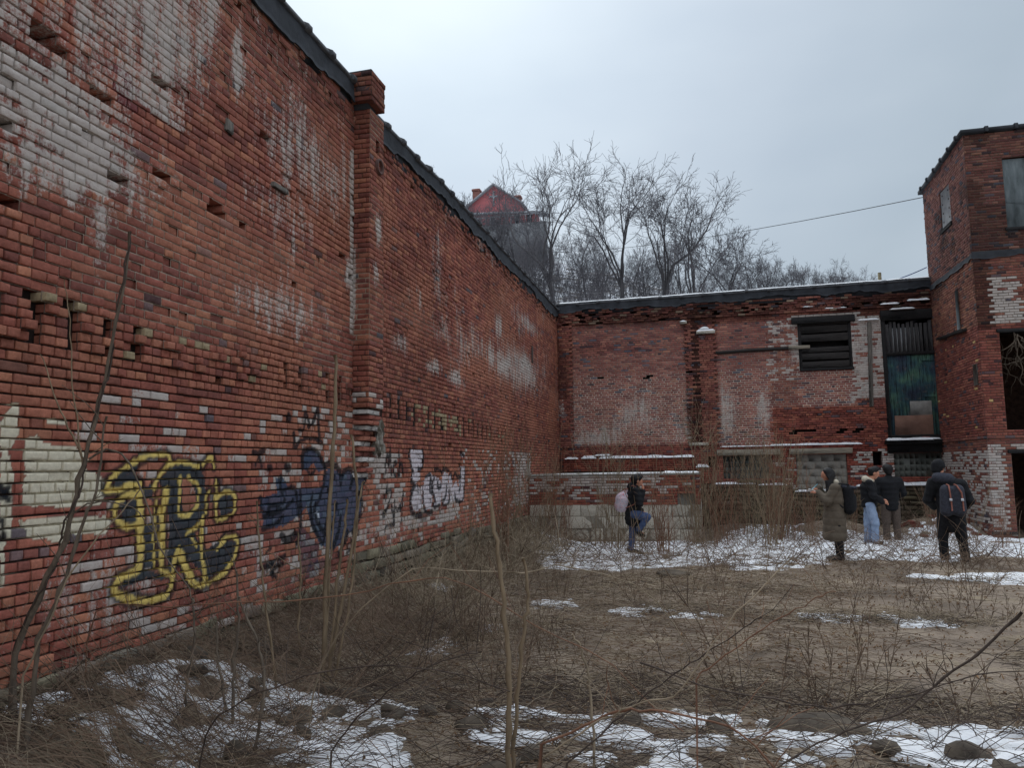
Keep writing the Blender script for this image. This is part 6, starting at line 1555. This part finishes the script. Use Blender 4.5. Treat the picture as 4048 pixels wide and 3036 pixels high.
def hand(w, d, up, s=1.0, curl=0.6):
    """palm, four bent fingers and a thumb leaving the side of the palm"""
    w = np.array(w, float); d = np.array(d, float); d /= np.linalg.norm(d); up = np.array(up, float); up -= d * (up @ d); up /= np.linalg.norm(up); sd = np.cross(d, up)
    pr = [(w, w + d * 0.085 * s, 0.026 * s, 0.030 * s)]
    for i, l in enumerate((0.062, 0.074, 0.07, 0.052)):
        b = w + d * 0.088 * s + sd * (i - 1.5) * 0.02 * s; m = b + (d * 0.8 - up * 0.5 * curl) * l * 0.55 * s; e = m + (d * 0.4 - up * curl) * l * 0.5 * s
        pr += [(b, m, 0.0105 * s, 0.0095 * s), (m, e, 0.0095 * s, 0.008 * s)]
    b = w + d * 0.02 * s - sd * 0.03 * s; m = b + (d * 0.6 - sd * 0.7) * 0.04 * s; pr += [(b, m, 0.013, 0.011), (m, m + (d - up * 0.3) * 0.03 * s, 0.011, 0.009)]
    return pr
def head(c, fwd, r=0.098):
    """skull, jaw, nose, brow, lips and ears of a head at c facing fwd"""
    c = np.array(c, float); f = np.array(fwd, float); f /= np.linalg.norm(f); s = np.cross(f, [0, 0, 1.0]); s /= np.linalg.norm(s); u = np.cross(s, f)
    P = [(c - f * 0.012 + u * 0.02, c + f * 0.012 + u * 0.02, r * 0.86, r * 0.84), (c + f * 0.03 - u * 0.035, c + f * 0.045 - u * 0.075, r * 0.62, r * 0.40)]
    n = [(c + f * 0.088 + u * 0.012, c + f * 0.108 - u * 0.02, 0.009, 0.014), (c + f * 0.082 + u * 0.022 - s * 0.03, c + f * 0.082 + u * 0.022 + s * 0.03, 0.010, 0.010), (c + f * 0.080 - u * 0.052 - s * 0.018, c + f * 0.080 - u * 0.052 + s * 0.018, 0.009, 0.009)]
    e = [(c + s * 0.083 + u * 0.015, c + s * 0.088 - u * 0.02, 0.018, 0.012), (c - s * 0.083 + u * 0.015, c - s * 0.088 - u * 0.02, 0.018, 0.012)]
    return P + n + e
def person(name_label, loc, rz, skin, parts, hskin=0.010):
    """skin: prims of the whole body; parts: (name, material, prims, options)"""
    V, Q = surf(skin, hskin, 0.02)
    o = mesh('person', V, Q, M['skin'], None, None, True, loc); o.rotation_euler = (0, 0, rz)
    tag(o, name_label, 'person')
    for nm, mt, pr, kw in parts: cloth(nm, mt, o, pr, **kw)
    return o
A = lambda *p: np.array(p, float)
def at_ground(x, y, dz=0.0): return (x, y, float(gz(x, y)) + dz)
# --- person leaning forward with one knee raised
hc = A(0.185, 0, 1.475); hp = A(0.075, 0, 0.80); ch_ = A(0.115, 0, 1.18)
legs = [((0.075, 0.06, 0.78), (0.055, 0.06, 0.42), 0.085, 0.058), ((0.055, 0.06, 0.42), (0.01, 0.06, 0.09), 0.058, 0.045)]
legr = [((0.095, -0.08, 0.80), (0.345, -0.10, 0.745), 0.092, 0.066), ((0.345, -0.10, 0.745), (0.175, -0.09, 0.475), 0.062, 0.045)]
arm1 = [((0.13, -0.17, 1.28), (0.20, -0.22, 1.02), 0.052, 0.042), ((0.20, -0.22, 1.02), (0.275, -0.14, 1.26), 0.042, 0.032)]
arm2 = [((0.13, 0.17, 1.28), (0.12, 0.22, 1.00), 0.052, 0.042), ((0.12, 0.22, 1.00), (0.25, 0.18, 0.86), 0.042, 0.032)]
body = [(hp, ch_, 0.13, 0.135), (ch_, (0.13, 0, 1.30), 0.13, 0.09), ((0.13, 0, 1.30), hc, 0.055, 0.052)] + head(hc, (1, 0, -0.35)) + legs + legr + arm1 + arm2 + hand((0.278, -0.135, 1.27), (0.05, 0.25, 1), (1, 0, 0)) + hand((0.255, 0.18, 0.855), (0.8, 0, -0.6), (0, 0, 1)) + [((0.0, 0.06, 0.05), (0.12, 0.06, 0.03), 0.04, 0.03), ((0.175, -0.09, 0.46), (0.25, -0.09, 0.40), 0.04, 0.03)]
LEAN = at_ground(-1.45, 16.4)
person('person stepping forward with one knee raised, in black jacket and blue jeans', LEAN, math.radians(8), body, [
    ('jacket', M['blackcloth'], [((0.07, 0, 0.70), ch_, 0.17, 0.165, 0.85), (ch_, (0.13, 0, 1.32), 0.155, 0.10), ((0.05, 0, 1.36), (0.08, 0, 1.30), 0.085, 0.08)] + [(a, b, r1 + 0.028, r2 + 0.026) for a, b, r1, r2 in arm1 + arm2], dict(f=lambda g: 0.006 * np.sin(g[:, 2] * 60 + 8 * g[:, 0]))),
    ('jeans', M['denim'], [(a, b, r1 + 0.012, r2 + 0.014) for a, b, r1, r2 in legs + legr], {}),
    ('shoe', M['shoe'], [((-0.02, 0.06, 0.075), (0.03, 0.06, 0.06), 0.052, 0.05), ((0.03, 0.06, 0.045), (0.15, 0.06, 0.035), 0.048, 0.036)], {}),
    ('shoe', M['shoe'], [((0.165, -0.09, 0.45), (0.19, -0.09, 0.42), 0.052, 0.048), ((0.19, -0.09, 0.42), (0.27, -0.09, 0.37), 0.046, 0.036)], {}),
    ('hair', M['hair'], [(hc + A(-0.03, 0, 0.045), hc + A(0.03, 0, 0.06), 0.104, 0.10), (hc + A(-0.06, 0, -0.02), hc + A(-0.05, 0, 0.05), 0.07, 0.08)], dict(f=lambda g: 0.012 * np.sin(g[:, 0] * 130) * np.sin(g[:, 2] * 120) * np.sin(g[:, 1] * 125), cut=lambda g: (g[:, 0] - hc[0] - 0.055) - 0.9 * (g[:, 2] - hc[2] - 0.01)))])
e = empty('drawstring_bag', (LEAN[0] - 0.14, LEAN[1], LEAN[2])); e.rotation_euler = (0, 0, math.radians(8))
cloth('sack', M['pink'], e, [((0.07, 0, 1.24), (0.02, 0, 1.10), 0.06, 0.15, 1.0), ((0.02, 0, 1.10), (-0.02, 0, 0.98), 0.15, 0.14, 1.0)], f=lambda g: 0.008 * np.sin(g[:, 1] * 70 + g[:, 2] * 25))
b = MB()
for s in (-0.1, 0.1): b.tube([(0.06, s * 0.4, 1.29), (0.22, s, 1.385), (0.33, s * 1.4, 1.32), (0.36, s * 1.7, 1.15), (0.22, s * 1.9, 1.0), (0.06, s, 0.93)], 0.011, 6)
b.build('cords', M['strap'], e, True); tag(e, 'pink and white patterned drawstring bag on the back of the stepping person', 'bag')
# --- woman with notepad
hc2 = A(-0.085, 0, 1.585)
lg2 = [((0.03, 0.08, 0.86), (0.04, 0.08, 0.46), 0.085, 0.06), ((0.04, 0.08, 0.46), (0.05, 0.08, 0.08), 0.058, 0.042), ((0.03, -0.08, 0.86), (0.06, -0.08, 0.46), 0.085, 0.06), ((0.06, -0.08, 0.46), (0.08, -0.08, 0.08), 0.058, 0.042)]
a21 = [((0.03, -0.18, 1.36), (-0.11, -0.22, 1.10), 0.05, 0.042), ((-0.11, -0.22, 1.10), (-0.255, -0.12, 1.255), 0.04, 0.03)]
a22 = [((0.03, 0.18, 1.36), (-0.10, 0.22, 1.12), 0.05, 0.042), ((-0.10, 0.22, 1.12), (-0.25, 0.06, 1.33), 0.04, 0.03)]
b2 = [((0.03, 0, 0.9), (0.03, 0, 1.28), 0.12, 0.125), ((0.03, 0, 1.28), (0.0, 0, 1.42), 0.12, 0.07), ((0.0, 0, 1.42), hc2, 0.05, 0.05)] + head(hc2, (-1, 0.15, -0.25)) + lg2 + a21 + a22 + hand((-0.258, -0.115, 1.255), (-1, 0.2, 0.15), (0, 0, 1), 1, 0.3) + hand((-0.252, 0.055, 1.335), (-0.8, -0.2, -0.2), (0, 0, 1), 1, 0.9)
coat = [((-0.01, 0, 0.46), (0.0, 0, 0.78), 0.215, 0.20, 0.85), ((0.0, 0, 0.78), (0.02, 0, 1.12), 0.20, 0.185, 0.9), ((0.02, 0, 1.12), (0.03, 0, 1.32), 0.18, 0.15, 1.1), ((0.03, 0, 1.32), (0.01, 0, 1.44), 0.13, 0.085)] + [(a, b, r1 + 0.038, r2 + 0.036) for a, b, r1, r2 in a21 + a22]
WOM = at_ground(2.39, 15.7)
quilt = lambda g: 0.012 * np.abs(np.sin(g[:, 2] * 24 + 1.2 * g[:, 0])) ** 0.5 * -1 + 0.012
w_ = person('woman in long olive quilted coat with long black hair writing on a notepad', WOM, math.radians(-6), b2, [
    ('coat', M['olive'], coat, dict(f=quilt, cut=lambda g: (0.36 + 0.12 * np.clip(-g[:, 0], 0, 1)) - g[:, 2])),
    ('leggings', M['blackcloth'], [(a, b, r1 + 0.008, r2 + 0.012) for a, b, r1, r2 in lg2], {}),
    ('shoe', M['shoe'], [((0.09, -0.08, 0.06), (-0.0, -0.08, 0.05), 0.055, 0.052), ((0.0, -0.08, 0.045), (-0.12, -0.09, 0.035), 0.05, 0.036)], dict(cut=lambda g: 0.0 - g[:, 2])),
    ('shoe', M['shoe'], [((0.06, 0.08, 0.06), (-0.03, 0.08, 0.05), 0.055, 0.052), ((-0.03, 0.08, 0.045), (-0.15, 0.09, 0.035), 0.05, 0.036)], dict(cut=lambda g: 0.0 - g[:, 2])),
    ('hair', M['hair'], [(hc2 + A(0.02, 0, 0.03), hc2 + A(0.035, 0, 0.0), 0.108, 0.112), (hc2 + A(0.03, -0.05, -0.06), A(-0.07, -0.13, 1.30), 0.085, 0.05), (A(-0.07, -0.13, 1.30), A(-0.085, -0.15, 1.14), 0.05, 0.022), (hc2 + A(0.05, 0.05, -0.06), A(-0.02, 0.13, 1.30), 0.08, 0.045)], dict(f=lambda g: 0.004 * np.sin(g[:, 0] * 150 + g[:, 1] * 130), cut=lambda g: np.where(g[:, 2] > 1.48, hc2[0] - 0.045 - g[:, 0] - 0.6 * (g[:, 2] - hc2[2] - 0.02), -1))),
    ('collar', M['cream'], [((0.06, -0.06, 1.45), (0.06, 0.06, 1.45), 0.05, 0.05)], dict(h=0.01))])
e = empty('backpack', (WOM[0] + 0.26, WOM[1], WOM[2])); e.rotation_euler = (0, 0, math.radians(-6))
cloth('sack', M['blackcloth'], e, [((0, -0.08, 1.30), (0, -0.08, 0.95), 0.10, 0.10), ((0, 0.08, 1.30), (0, 0.08, 0.95), 0.10, 0.10), ((0.05, 0, 1.0), (0.05, 0, 1.15), 0.09, 0.09)], k=0.06)
b = MB(); b.cbox((-0.13, -0.15, 1.335), (0.16, 0.15, 1.385), 0.02, 0.006, rotm('Y', 0.12)); b.build('lid', M['greycloth'], e)
for s in (-0.12, 0.12):
    b = MB(); b.tube([(0.02, s, 1.40), (-0.16, s * 1.3, 1.42), (-0.27, s * 1.5, 1.33), (-0.26, s * 1.6, 1.12), (-0.1, s * 1.3, 0.98)], 0.014, 6); b.build('strap', M['blackcloth'], e, True)
tag(e, 'black backpack with a grey lid worn by the woman in the long coat', 'backpack')
NP = Matrix.Rotation(math.radians(-6), 3, 'Z') @ Vector((-0.365, -0.06, 1.29))
b = MB(); b.cbox((-0.075, -0.06, -0.006), (0.075, 0.06, 0.006), 0.002, 0, rotm('Y', 0.35) @ rotm('X', -0.35)); o = b.build('notepad', M['paper'], None, False, (WOM[0] + NP[0], WOM[1] + NP[1], WOM[2] + NP[2])); tag(o, 'small white notepad held open by the woman in the olive coat', 'notepad')
NP = Matrix.Rotation(math.radians(-6), 3, 'Z') @ Vector((-0.315, 0.02, 1.36))
b = MB(); b.tube([(-0.05, -0.02, -0.045), (0.06, 0.02, 0.055)], 0.007, 6); o = b.build('pen', M['pen'], None, True, (WOM[0] + NP[0], WOM[1] + NP[1], WOM[2] + NP[2])); tag(o, 'pale blue pen in the writing hand of the woman', 'pen')
# --- man in black jacket with cream hood
hc3 = A(0.14, 0, 1.545)
lg3 = [((0.0, 0.09, 0.84), (-0.04, 0.09, 0.45), 0.09, 0.065), ((-0.04, 0.09, 0.45), (-0.07, 0.09, 0.07), 0.062, 0.048), ((0.0, -0.09, 0.84), (0.08, -0.09, 0.46), 0.09, 0.065), ((0.08, -0.09, 0.46), (0.07, -0.09, 0.07), 0.062, 0.048)]
a31 = [((0.0, -0.20, 1.34), (0.06, -0.24, 1.06), 0.052, 0.044), ((0.06, -0.24, 1.06), (0.24, -0.16, 0.93), 0.042, 0.032)]
a32 = [((0.0, 0.20, 1.34), (0.06, 0.24, 1.06), 0.052, 0.044), ((0.06, 0.24, 1.06), (0.26, 0.14, 0.96), 0.042, 0.032)]
b3 = [((0.0, 0, 0.88), (0.0, 0, 1.26), 0.125, 0.135), ((0, 0, 1.26), (0.05, 0, 1.40), 0.13, 0.07), ((0.05, 0, 1.40), hc3, 0.055, 0.052)] + head(hc3, (1, -0.2, -0.45)) + lg3 + a31 + a32 + hand((0.245, -0.158, 0.928), (1, 0.2, -0.3), (0, 0, 1)) + hand((0.265, 0.138, 0.958), (1, -0.2, -0.2), (0, 0, 1))
person('person in black jacket over a cream hood and pale blue jeans, looking down', at_ground(3.62, 18.9), math.radians(-4), b3, [
    ('jacket', M['blackcloth'], [((0.0, 0, 0.86), (0, 0, 1.24), 0.165, 0.17, 0.9), ((0, 0, 1.24), (0.02, 0, 1.38), 0.16, 0.09)] + [(a, b, r1 + 0.03, r2 + 0.03) for a, b, r1, r2 in a31 + a32], dict(f=lambda g: 0.006 * np.sin(g[:, 2] * 45 + 10 * g[:, 0]), cut=lambda g: 0.80 - g[:, 2])),
    ('hood', M['cream'], [((-0.05, -0.06, 1.42), (-0.05, 0.06, 1.42), 0.075, 0.075), ((-0.02, -0.09, 1.43), (0.10, -0.07, 1.38), 0.04, 0.028), ((-0.02, 0.09, 1.43), (0.10, 0.07, 1.38), 0.04, 0.028)], dict(h=0.011)),
    ('jeans', M['paledenim'], [(a, b, r1 + 0.014, r2 + 0.03) for a, b, r1, r2 in lg3], dict(f=lambda g: 0.004 * np.sin(g[:, 2] * 50 + 20 * g[:, 0]))),
    ('shoe', M['shoe'], [((-0.09, 0.09, 0.05), (0.05, 0.09, 0.035), 0.05, 0.038)], {}), ('shoe', M['shoe'], [((0.05, -0.09, 0.05), (0.19, -0.09, 0.035), 0.05, 0.038)], {}),
    ('hair', M['hair'], [(hc3 + A(-0.03, 0, 0.05), hc3 + A(0.035, 0, 0.075), 0.10, 0.092), (hc3 + A(-0.05, 0, 0.0), hc3 + A(-0.03, 0, 0.05), 0.075, 0.085)], dict(f=lambda g: 0.006 * np.sin(g[:, 0] * 140) * np.sin(g[:, 1] * 130), cut=lambda g: (g[:, 0] - hc3[0] - 0.04) - 1.1 * (g[:, 2] - hc3[2] - 0.02)))])
# --- man in black jacket seen from behind
hc4 = A(0.0, 0.03, 1.60)
lg4 = [((-0.1, 0, 0.86), (-0.11, 0, 0.45), 0.095, 0.068), ((-0.11, 0, 0.45), (-0.12, 0, 0.07), 0.064, 0.05), ((0.1, 0, 0.86), (0.11, 0, 0.45), 0.095, 0.068), ((0.11, 0, 0.45), (0.12, 0, 0.07), 0.064, 0.05)]
a41 = [((-0.22, 0, 1.36), (-0.30, 0.02, 1.08), 0.055, 0.046), ((-0.30, 0.02, 1.08), (-0.20, 0.22, 0.98), 0.044, 0.034)]; a42 = [((0.22, 0, 1.36), (0.30, 0.02, 1.08), 0.055, 0.046), ((0.30, 0.02, 1.08), (0.20, 0.22, 0.98), 0.044, 0.034)]
b4 = [((0, 0, 0.9), (0, 0, 1.28), 0.13, 0.14), ((0, 0, 1.28), (0, 0.01, 1.44), 0.13, 0.07), ((0, 0.01, 1.44), hc4, 0.056, 0.054)] + head(hc4, (0.1, 1, -0.2)) + lg4 + a41 + a42 + hand((-0.198, 0.225, 0.978), (0.4, 1, 0), (0, 0, 1)) + hand((0.198, 0.225, 0.978), (-0.4, 1, 0), (0, 0, 1))
person('person in a bulky black jacket seen from behind, standing before the stone base', at_ground(4.22, 19.7), math.radians(6), b4, [
    ('jacket', M['blackcloth'], [((0, 0, 0.80), (0, 0, 1.26), 0.20, 0.205, 0.8), ((-0.13, 0, 1.30), (0.13, 0, 1.30), 0.15, 0.15, 0.85), ((0, 0, 1.36), (0, 0.01, 1.46), 0.12, 0.08)] + [(a, b, r1 + 0.042, r2 + 0.04) for a, b, r1, r2 in a41 + a42], dict(f=lambda g: 0.010 * np.abs(np.sin(g[:, 2] * 26)), cut=lambda g: 0.68 - g[:, 2])),
    ('trousers', M['khaki'], [(a, b, r1 + 0.014, r2 + 0.03) for a, b, r1, r2 in lg4], {}), ('shoe', M['shoe'], [((-0.12, -0.04, 0.05), (-0.13, 0.10, 0.035), 0.05, 0.038)], {}), ('shoe', M['shoe'], [((0.12, -0.04, 0.05), (0.13, 0.10, 0.035), 0.05, 0.038)], {}),
    ('hair', M['hair'], [(hc4 + A(0, -0.03, 0.04), hc4 + A(0, 0.03, 0.06), 0.108, 0.10), (hc4 + A(0, -0.05, -0.03), hc4 + A(0, -0.04, 0.05), 0.08, 0.09)], dict(cut=lambda g: (g[:, 1] - hc4[1] - 0.055) - 0.9 * (g[:, 2] - hc4[2] - 0.02)))])
# --- man with backpack on the right
hc5 = A(-0.13, 0.03, 1.68)
lg5 = [((-0.10, 0, 0.88), (-0.15, 0, 0.46), 0.10, 0.075), ((-0.15, 0, 0.46), (-0.14, 0.0, 0.07), 0.07, 0.055), ((0.10, 0, 0.88), (0.15, 0, 0.46), 0.10, 0.075), ((0.15, 0, 0.46), (0.19, 0.0, 0.07), 0.07, 0.055)]
a51 = [((-0.25, 0, 1.40), (-0.34, 0.03, 1.10), 0.058, 0.048), ((-0.34, 0.03, 1.10), (-0.24, 0.20, 0.98), 0.046, 0.036)]; a52 = [((0.20, 0, 1.38), (0.31, 0.02, 1.08), 0.058, 0.048), ((0.31, 0.02, 1.08), (0.22, 0.16, 0.94), 0.046, 0.036)]
b5 = [((0, 0, 0.9), (-0.01, 0, 1.32), 0.14, 0.15), ((-0.01, 0, 1.32), (-0.09, 0.01, 1.50), 0.14, 0.075), ((-0.09, 0.01, 1.50), hc5, 0.058, 0.056)] + head(hc5, (0.75, 0.75, -0.15)) + lg5 + a51 + a52 + hand((-0.238, 0.205, 0.978), (0.4, 1, 0), (0, 0, 1)) + hand((0.218, 0.165, 0.938), (-0.2, 1, -0.2), (0, 0, 1))
RIG = at_ground(4.38, 15.8)
person('person dressed all in black with a grey hood, standing with back turned at the right', RIG, math.radians(-10), b5, [
    ('coat', M['blackcloth'], [((0.02, 0, 0.70), (0.0, 0, 1.10), 0.235, 0.22, 0.8), ((0, 0, 1.10), (-0.01, 0, 1.34), 0.22, 0.20, 0.8), ((-0.14, 0, 1.38), (0.10, 0, 1.36), 0.14, 0.14, 0.9), ((-0.03, 0, 1.42), (-0.08, 0.01, 1.52), 0.12, 0.085)] + [(a, b, r1 + 0.05, r2 + 0.045) for a, b, r1, r2 in a51 + a52], dict(f=lambda g: 0.008 * np.abs(np.sin(g[:, 2] * 22 + 4 * g[:, 0])), cut=lambda g: 0.52 - g[:, 2])),
    ('hood', M['greycloth'], [((-0.17, -0.08, 1.50), (0.0, -0.08, 1.48), 0.10, 0.10)], {}),
    ('trousers', M['blackcloth'], [(a, b, r1 + 0.012, r2 + 0.022) for a, b, r1, r2 in lg5], {}), ('shoe', M['shoe'], [((-0.14, -0.04, 0.05), (-0.16, 0.11, 0.035), 0.052, 0.04)], {}), ('shoe', M['shoe'], [((0.19, -0.04, 0.05), (0.21, 0.11, 0.035), 0.052, 0.04)], {}),
    ('cap', M['blackcloth'], [(hc5 + A(0, 0, 0.04), hc5 + A(0.0, 0, 0.06), 0.112, 0.104), (hc5 + A(-0.05, -0.04, -0.03), hc5 + A(-0.04, -0.03, 0.05), 0.085, 0.09)], dict(cut=lambda g: (0.7 * (g[:, 0] - hc5[0]) + 0.7 * (g[:, 1] - hc5[1]) - 0.05) - 0.7 * (g[:, 2] - hc5[2] - 0.0)))])
e = empty('backpack', RIG); e.rotation_euler = (0, 0, math.radians(-10))
cloth('sack', M['greycloth'], e, [((-0.07, -0.26, 1.28), (-0.08, -0.26, 0.92), 0.10, 0.11), ((0.12, -0.26, 1.28), (0.13, -0.26, 0.92), 0.10, 0.11)], k=0.08)
for s, t in ((-0.03, -0.02), (0.09, 0.16)):
    b = MB(); b.tube([(s - 0.03, -0.30, 1.385), (s, -0.355, 1.37), (t, -0.385, 1.24), (t + 0.01, -0.39, 1.08), (t + 0.015, -0.385, 0.92)], 0.014, 6); st_ = b.build('strap', M['strap'], e, True)
    b = MB(); b.cbox((t - 0.02, -0.412, 1.095), (t + 0.028, -0.398, 1.14), 0.004); b.build('buckle', M['buckle'], st_)
tag(e, 'dark grey backpack with two brown leather straps on the person at the right', 'backpack')

# ------------------------------------------------------------------ light, sky, camera
w = bpy.data.worlds.new('World'); scn.world = w; w.use_nodes = True
nt = w.node_tree; bg = nt.nodes['Background']
SUN_EL, SUN_AZ = math.radians(48), math.radians(-25)     # azimuth from +Y, to the left
sky = nt.nodes.new('ShaderNodeTexSky'); sky.sky_type = 'NISHITA'; sky.sun_disc = False
sky.sun_elevation = SUN_EL; sky.sun_rotation = SUN_AZ; sky.air_density = 1.5; sky.dust_density = 4
tc = nt.nodes.new('ShaderNodeTexCoord')
def dotn(vec):
    n = nt.nodes.new('ShaderNodeVectorMath'); n.operation = 'DOT_PRODUCT'
    nt.links.new(tc.outputs['Generated'], n.inputs[0]); n.inputs[1].default_value = vec; return n.outputs['Value']
def rampw(fac, st):
    n = nt.nodes.new('ShaderNodeValToRGB'); e = n.color_ramp.elements
    while len(e) > 1: e.remove(e[-1])
    for i, (p, c) in enumerate(st):
        x = e[0] if i == 0 else e.new(p); x.position = p; x.color = tuple(c) + (1,)
    nt.links.new(fac, n.inputs['Fac']); return n.outputs['Color']
def mixw(f, a, c, mode='MIX'):
    n = nt.nodes.new('ShaderNodeMix'); n.data_type = 'RGBA'; n.blend_type = mode
    for val, k in ((f, 0), (a, 6), (c, 7)):
        if isinstance(val, (int, float)): n.inputs[k].default_value = val if k == 0 else (val, val, val, 1)
        elif isinstance(val, tuple): n.inputs[k].default_value = val + (1,)
        else: nt.links.new(val, n.inputs[k])
    return n.outputs[2]
sd = (-0.33, 0.72, 0.61)
deck = rampw(dotn(sd), [(0.0, (0.465, 0.502, 0.558)), (0.55, (0.391, 0.446, 0.521)), (0.76, (0.302, 0.363, 0.423)), (0.85, (0.344, 0.409, 0.479)), (0.90, (0.405, 0.474, 0.549)), (0.95, (0.456, 0.539, 0.623)), (0.99, (0.521, 0.623, 0.707))])
zen = rampw(dotn((0, 0, 1)), [(0.0, (1, 1, 1)), (0.55, (1, 1, 1)), (0.85, (2.3, 2.25, 2.15)), (1.0, (2.8, 2.7, 2.6))])
mp = nt.nodes.new('ShaderNodeMapping'); mp.inputs['Scale'].default_value = (1.4, 1.4, 3.2); nt.links.new(tc.outputs['Generated'], mp.inputs['Vector'])
nz = nt.nodes.new('ShaderNodeTexNoise'); nz.inputs['Scale'].default_value = 1.5; nz.inputs['Detail'].default_value = 4; nt.links.new(mp.outputs['Vector'], nz.inputs['Vector'])
cl = rampw(nz.outputs['Fac'], [(0.3, (0.88, 0.90, 0.93)), (0.7, (1.10, 1.08, 1.06))])
over = mixw(1.0, mixw(1.0, deck, zen, 'MULTIPLY'), cl, 'MULTIPLY')
blue = mixw(1.0, sky.outputs['Color'], (0.10, 0.10, 0.10), 'MULTIPLY')
fin = mixw(0.06, over, blue)
nt.links.new(fin, bg.inputs['Color']); bg.inputs['Strength'].default_value = 1.0
sl = bpy.data.lights.new('sun', 'SUN'); sl.energy = 0.6; sl.angle = math.radians(40); sl.color = (1, 0.97, 0.93)
so = bpy.data.objects.new('sun', sl); COL.objects.link(so)
so.rotation_euler = (PI / 2 - SUN_EL, 0, math.radians(25) + PI)
cam = bpy.data.cameras.new('camera'); co = bpy.data.objects.new('camera', cam); COL.objects.link(co)
cam.sensor_fit = 'HORIZONTAL'; cam.sensor_width = 36; cam.lens = 36 * 1690 / 2212.0
cam.clip_start = 0.05; cam.clip_end = 2000
co.location = (0, 0, 1.8)
co.matrix_world = Matrix.Translation((0, 0, 1.8)) @ (Matrix.Rotation(math.radians(13.35), 4, 'Z') @ Matrix.Rotation(PI / 2 + math.radians(6.12), 4, 'X') @ Matrix.Rotation(-0.015, 4, 'Z'))
scn.camera = co
scn.view_settings.view_transform = 'Standard'; scn.view_settings.look = 'None'
scn.view_settings.exposure = 0.48; scn.view_settings.gamma = 1.0; scn.view_settings.use_curve_mapping = False
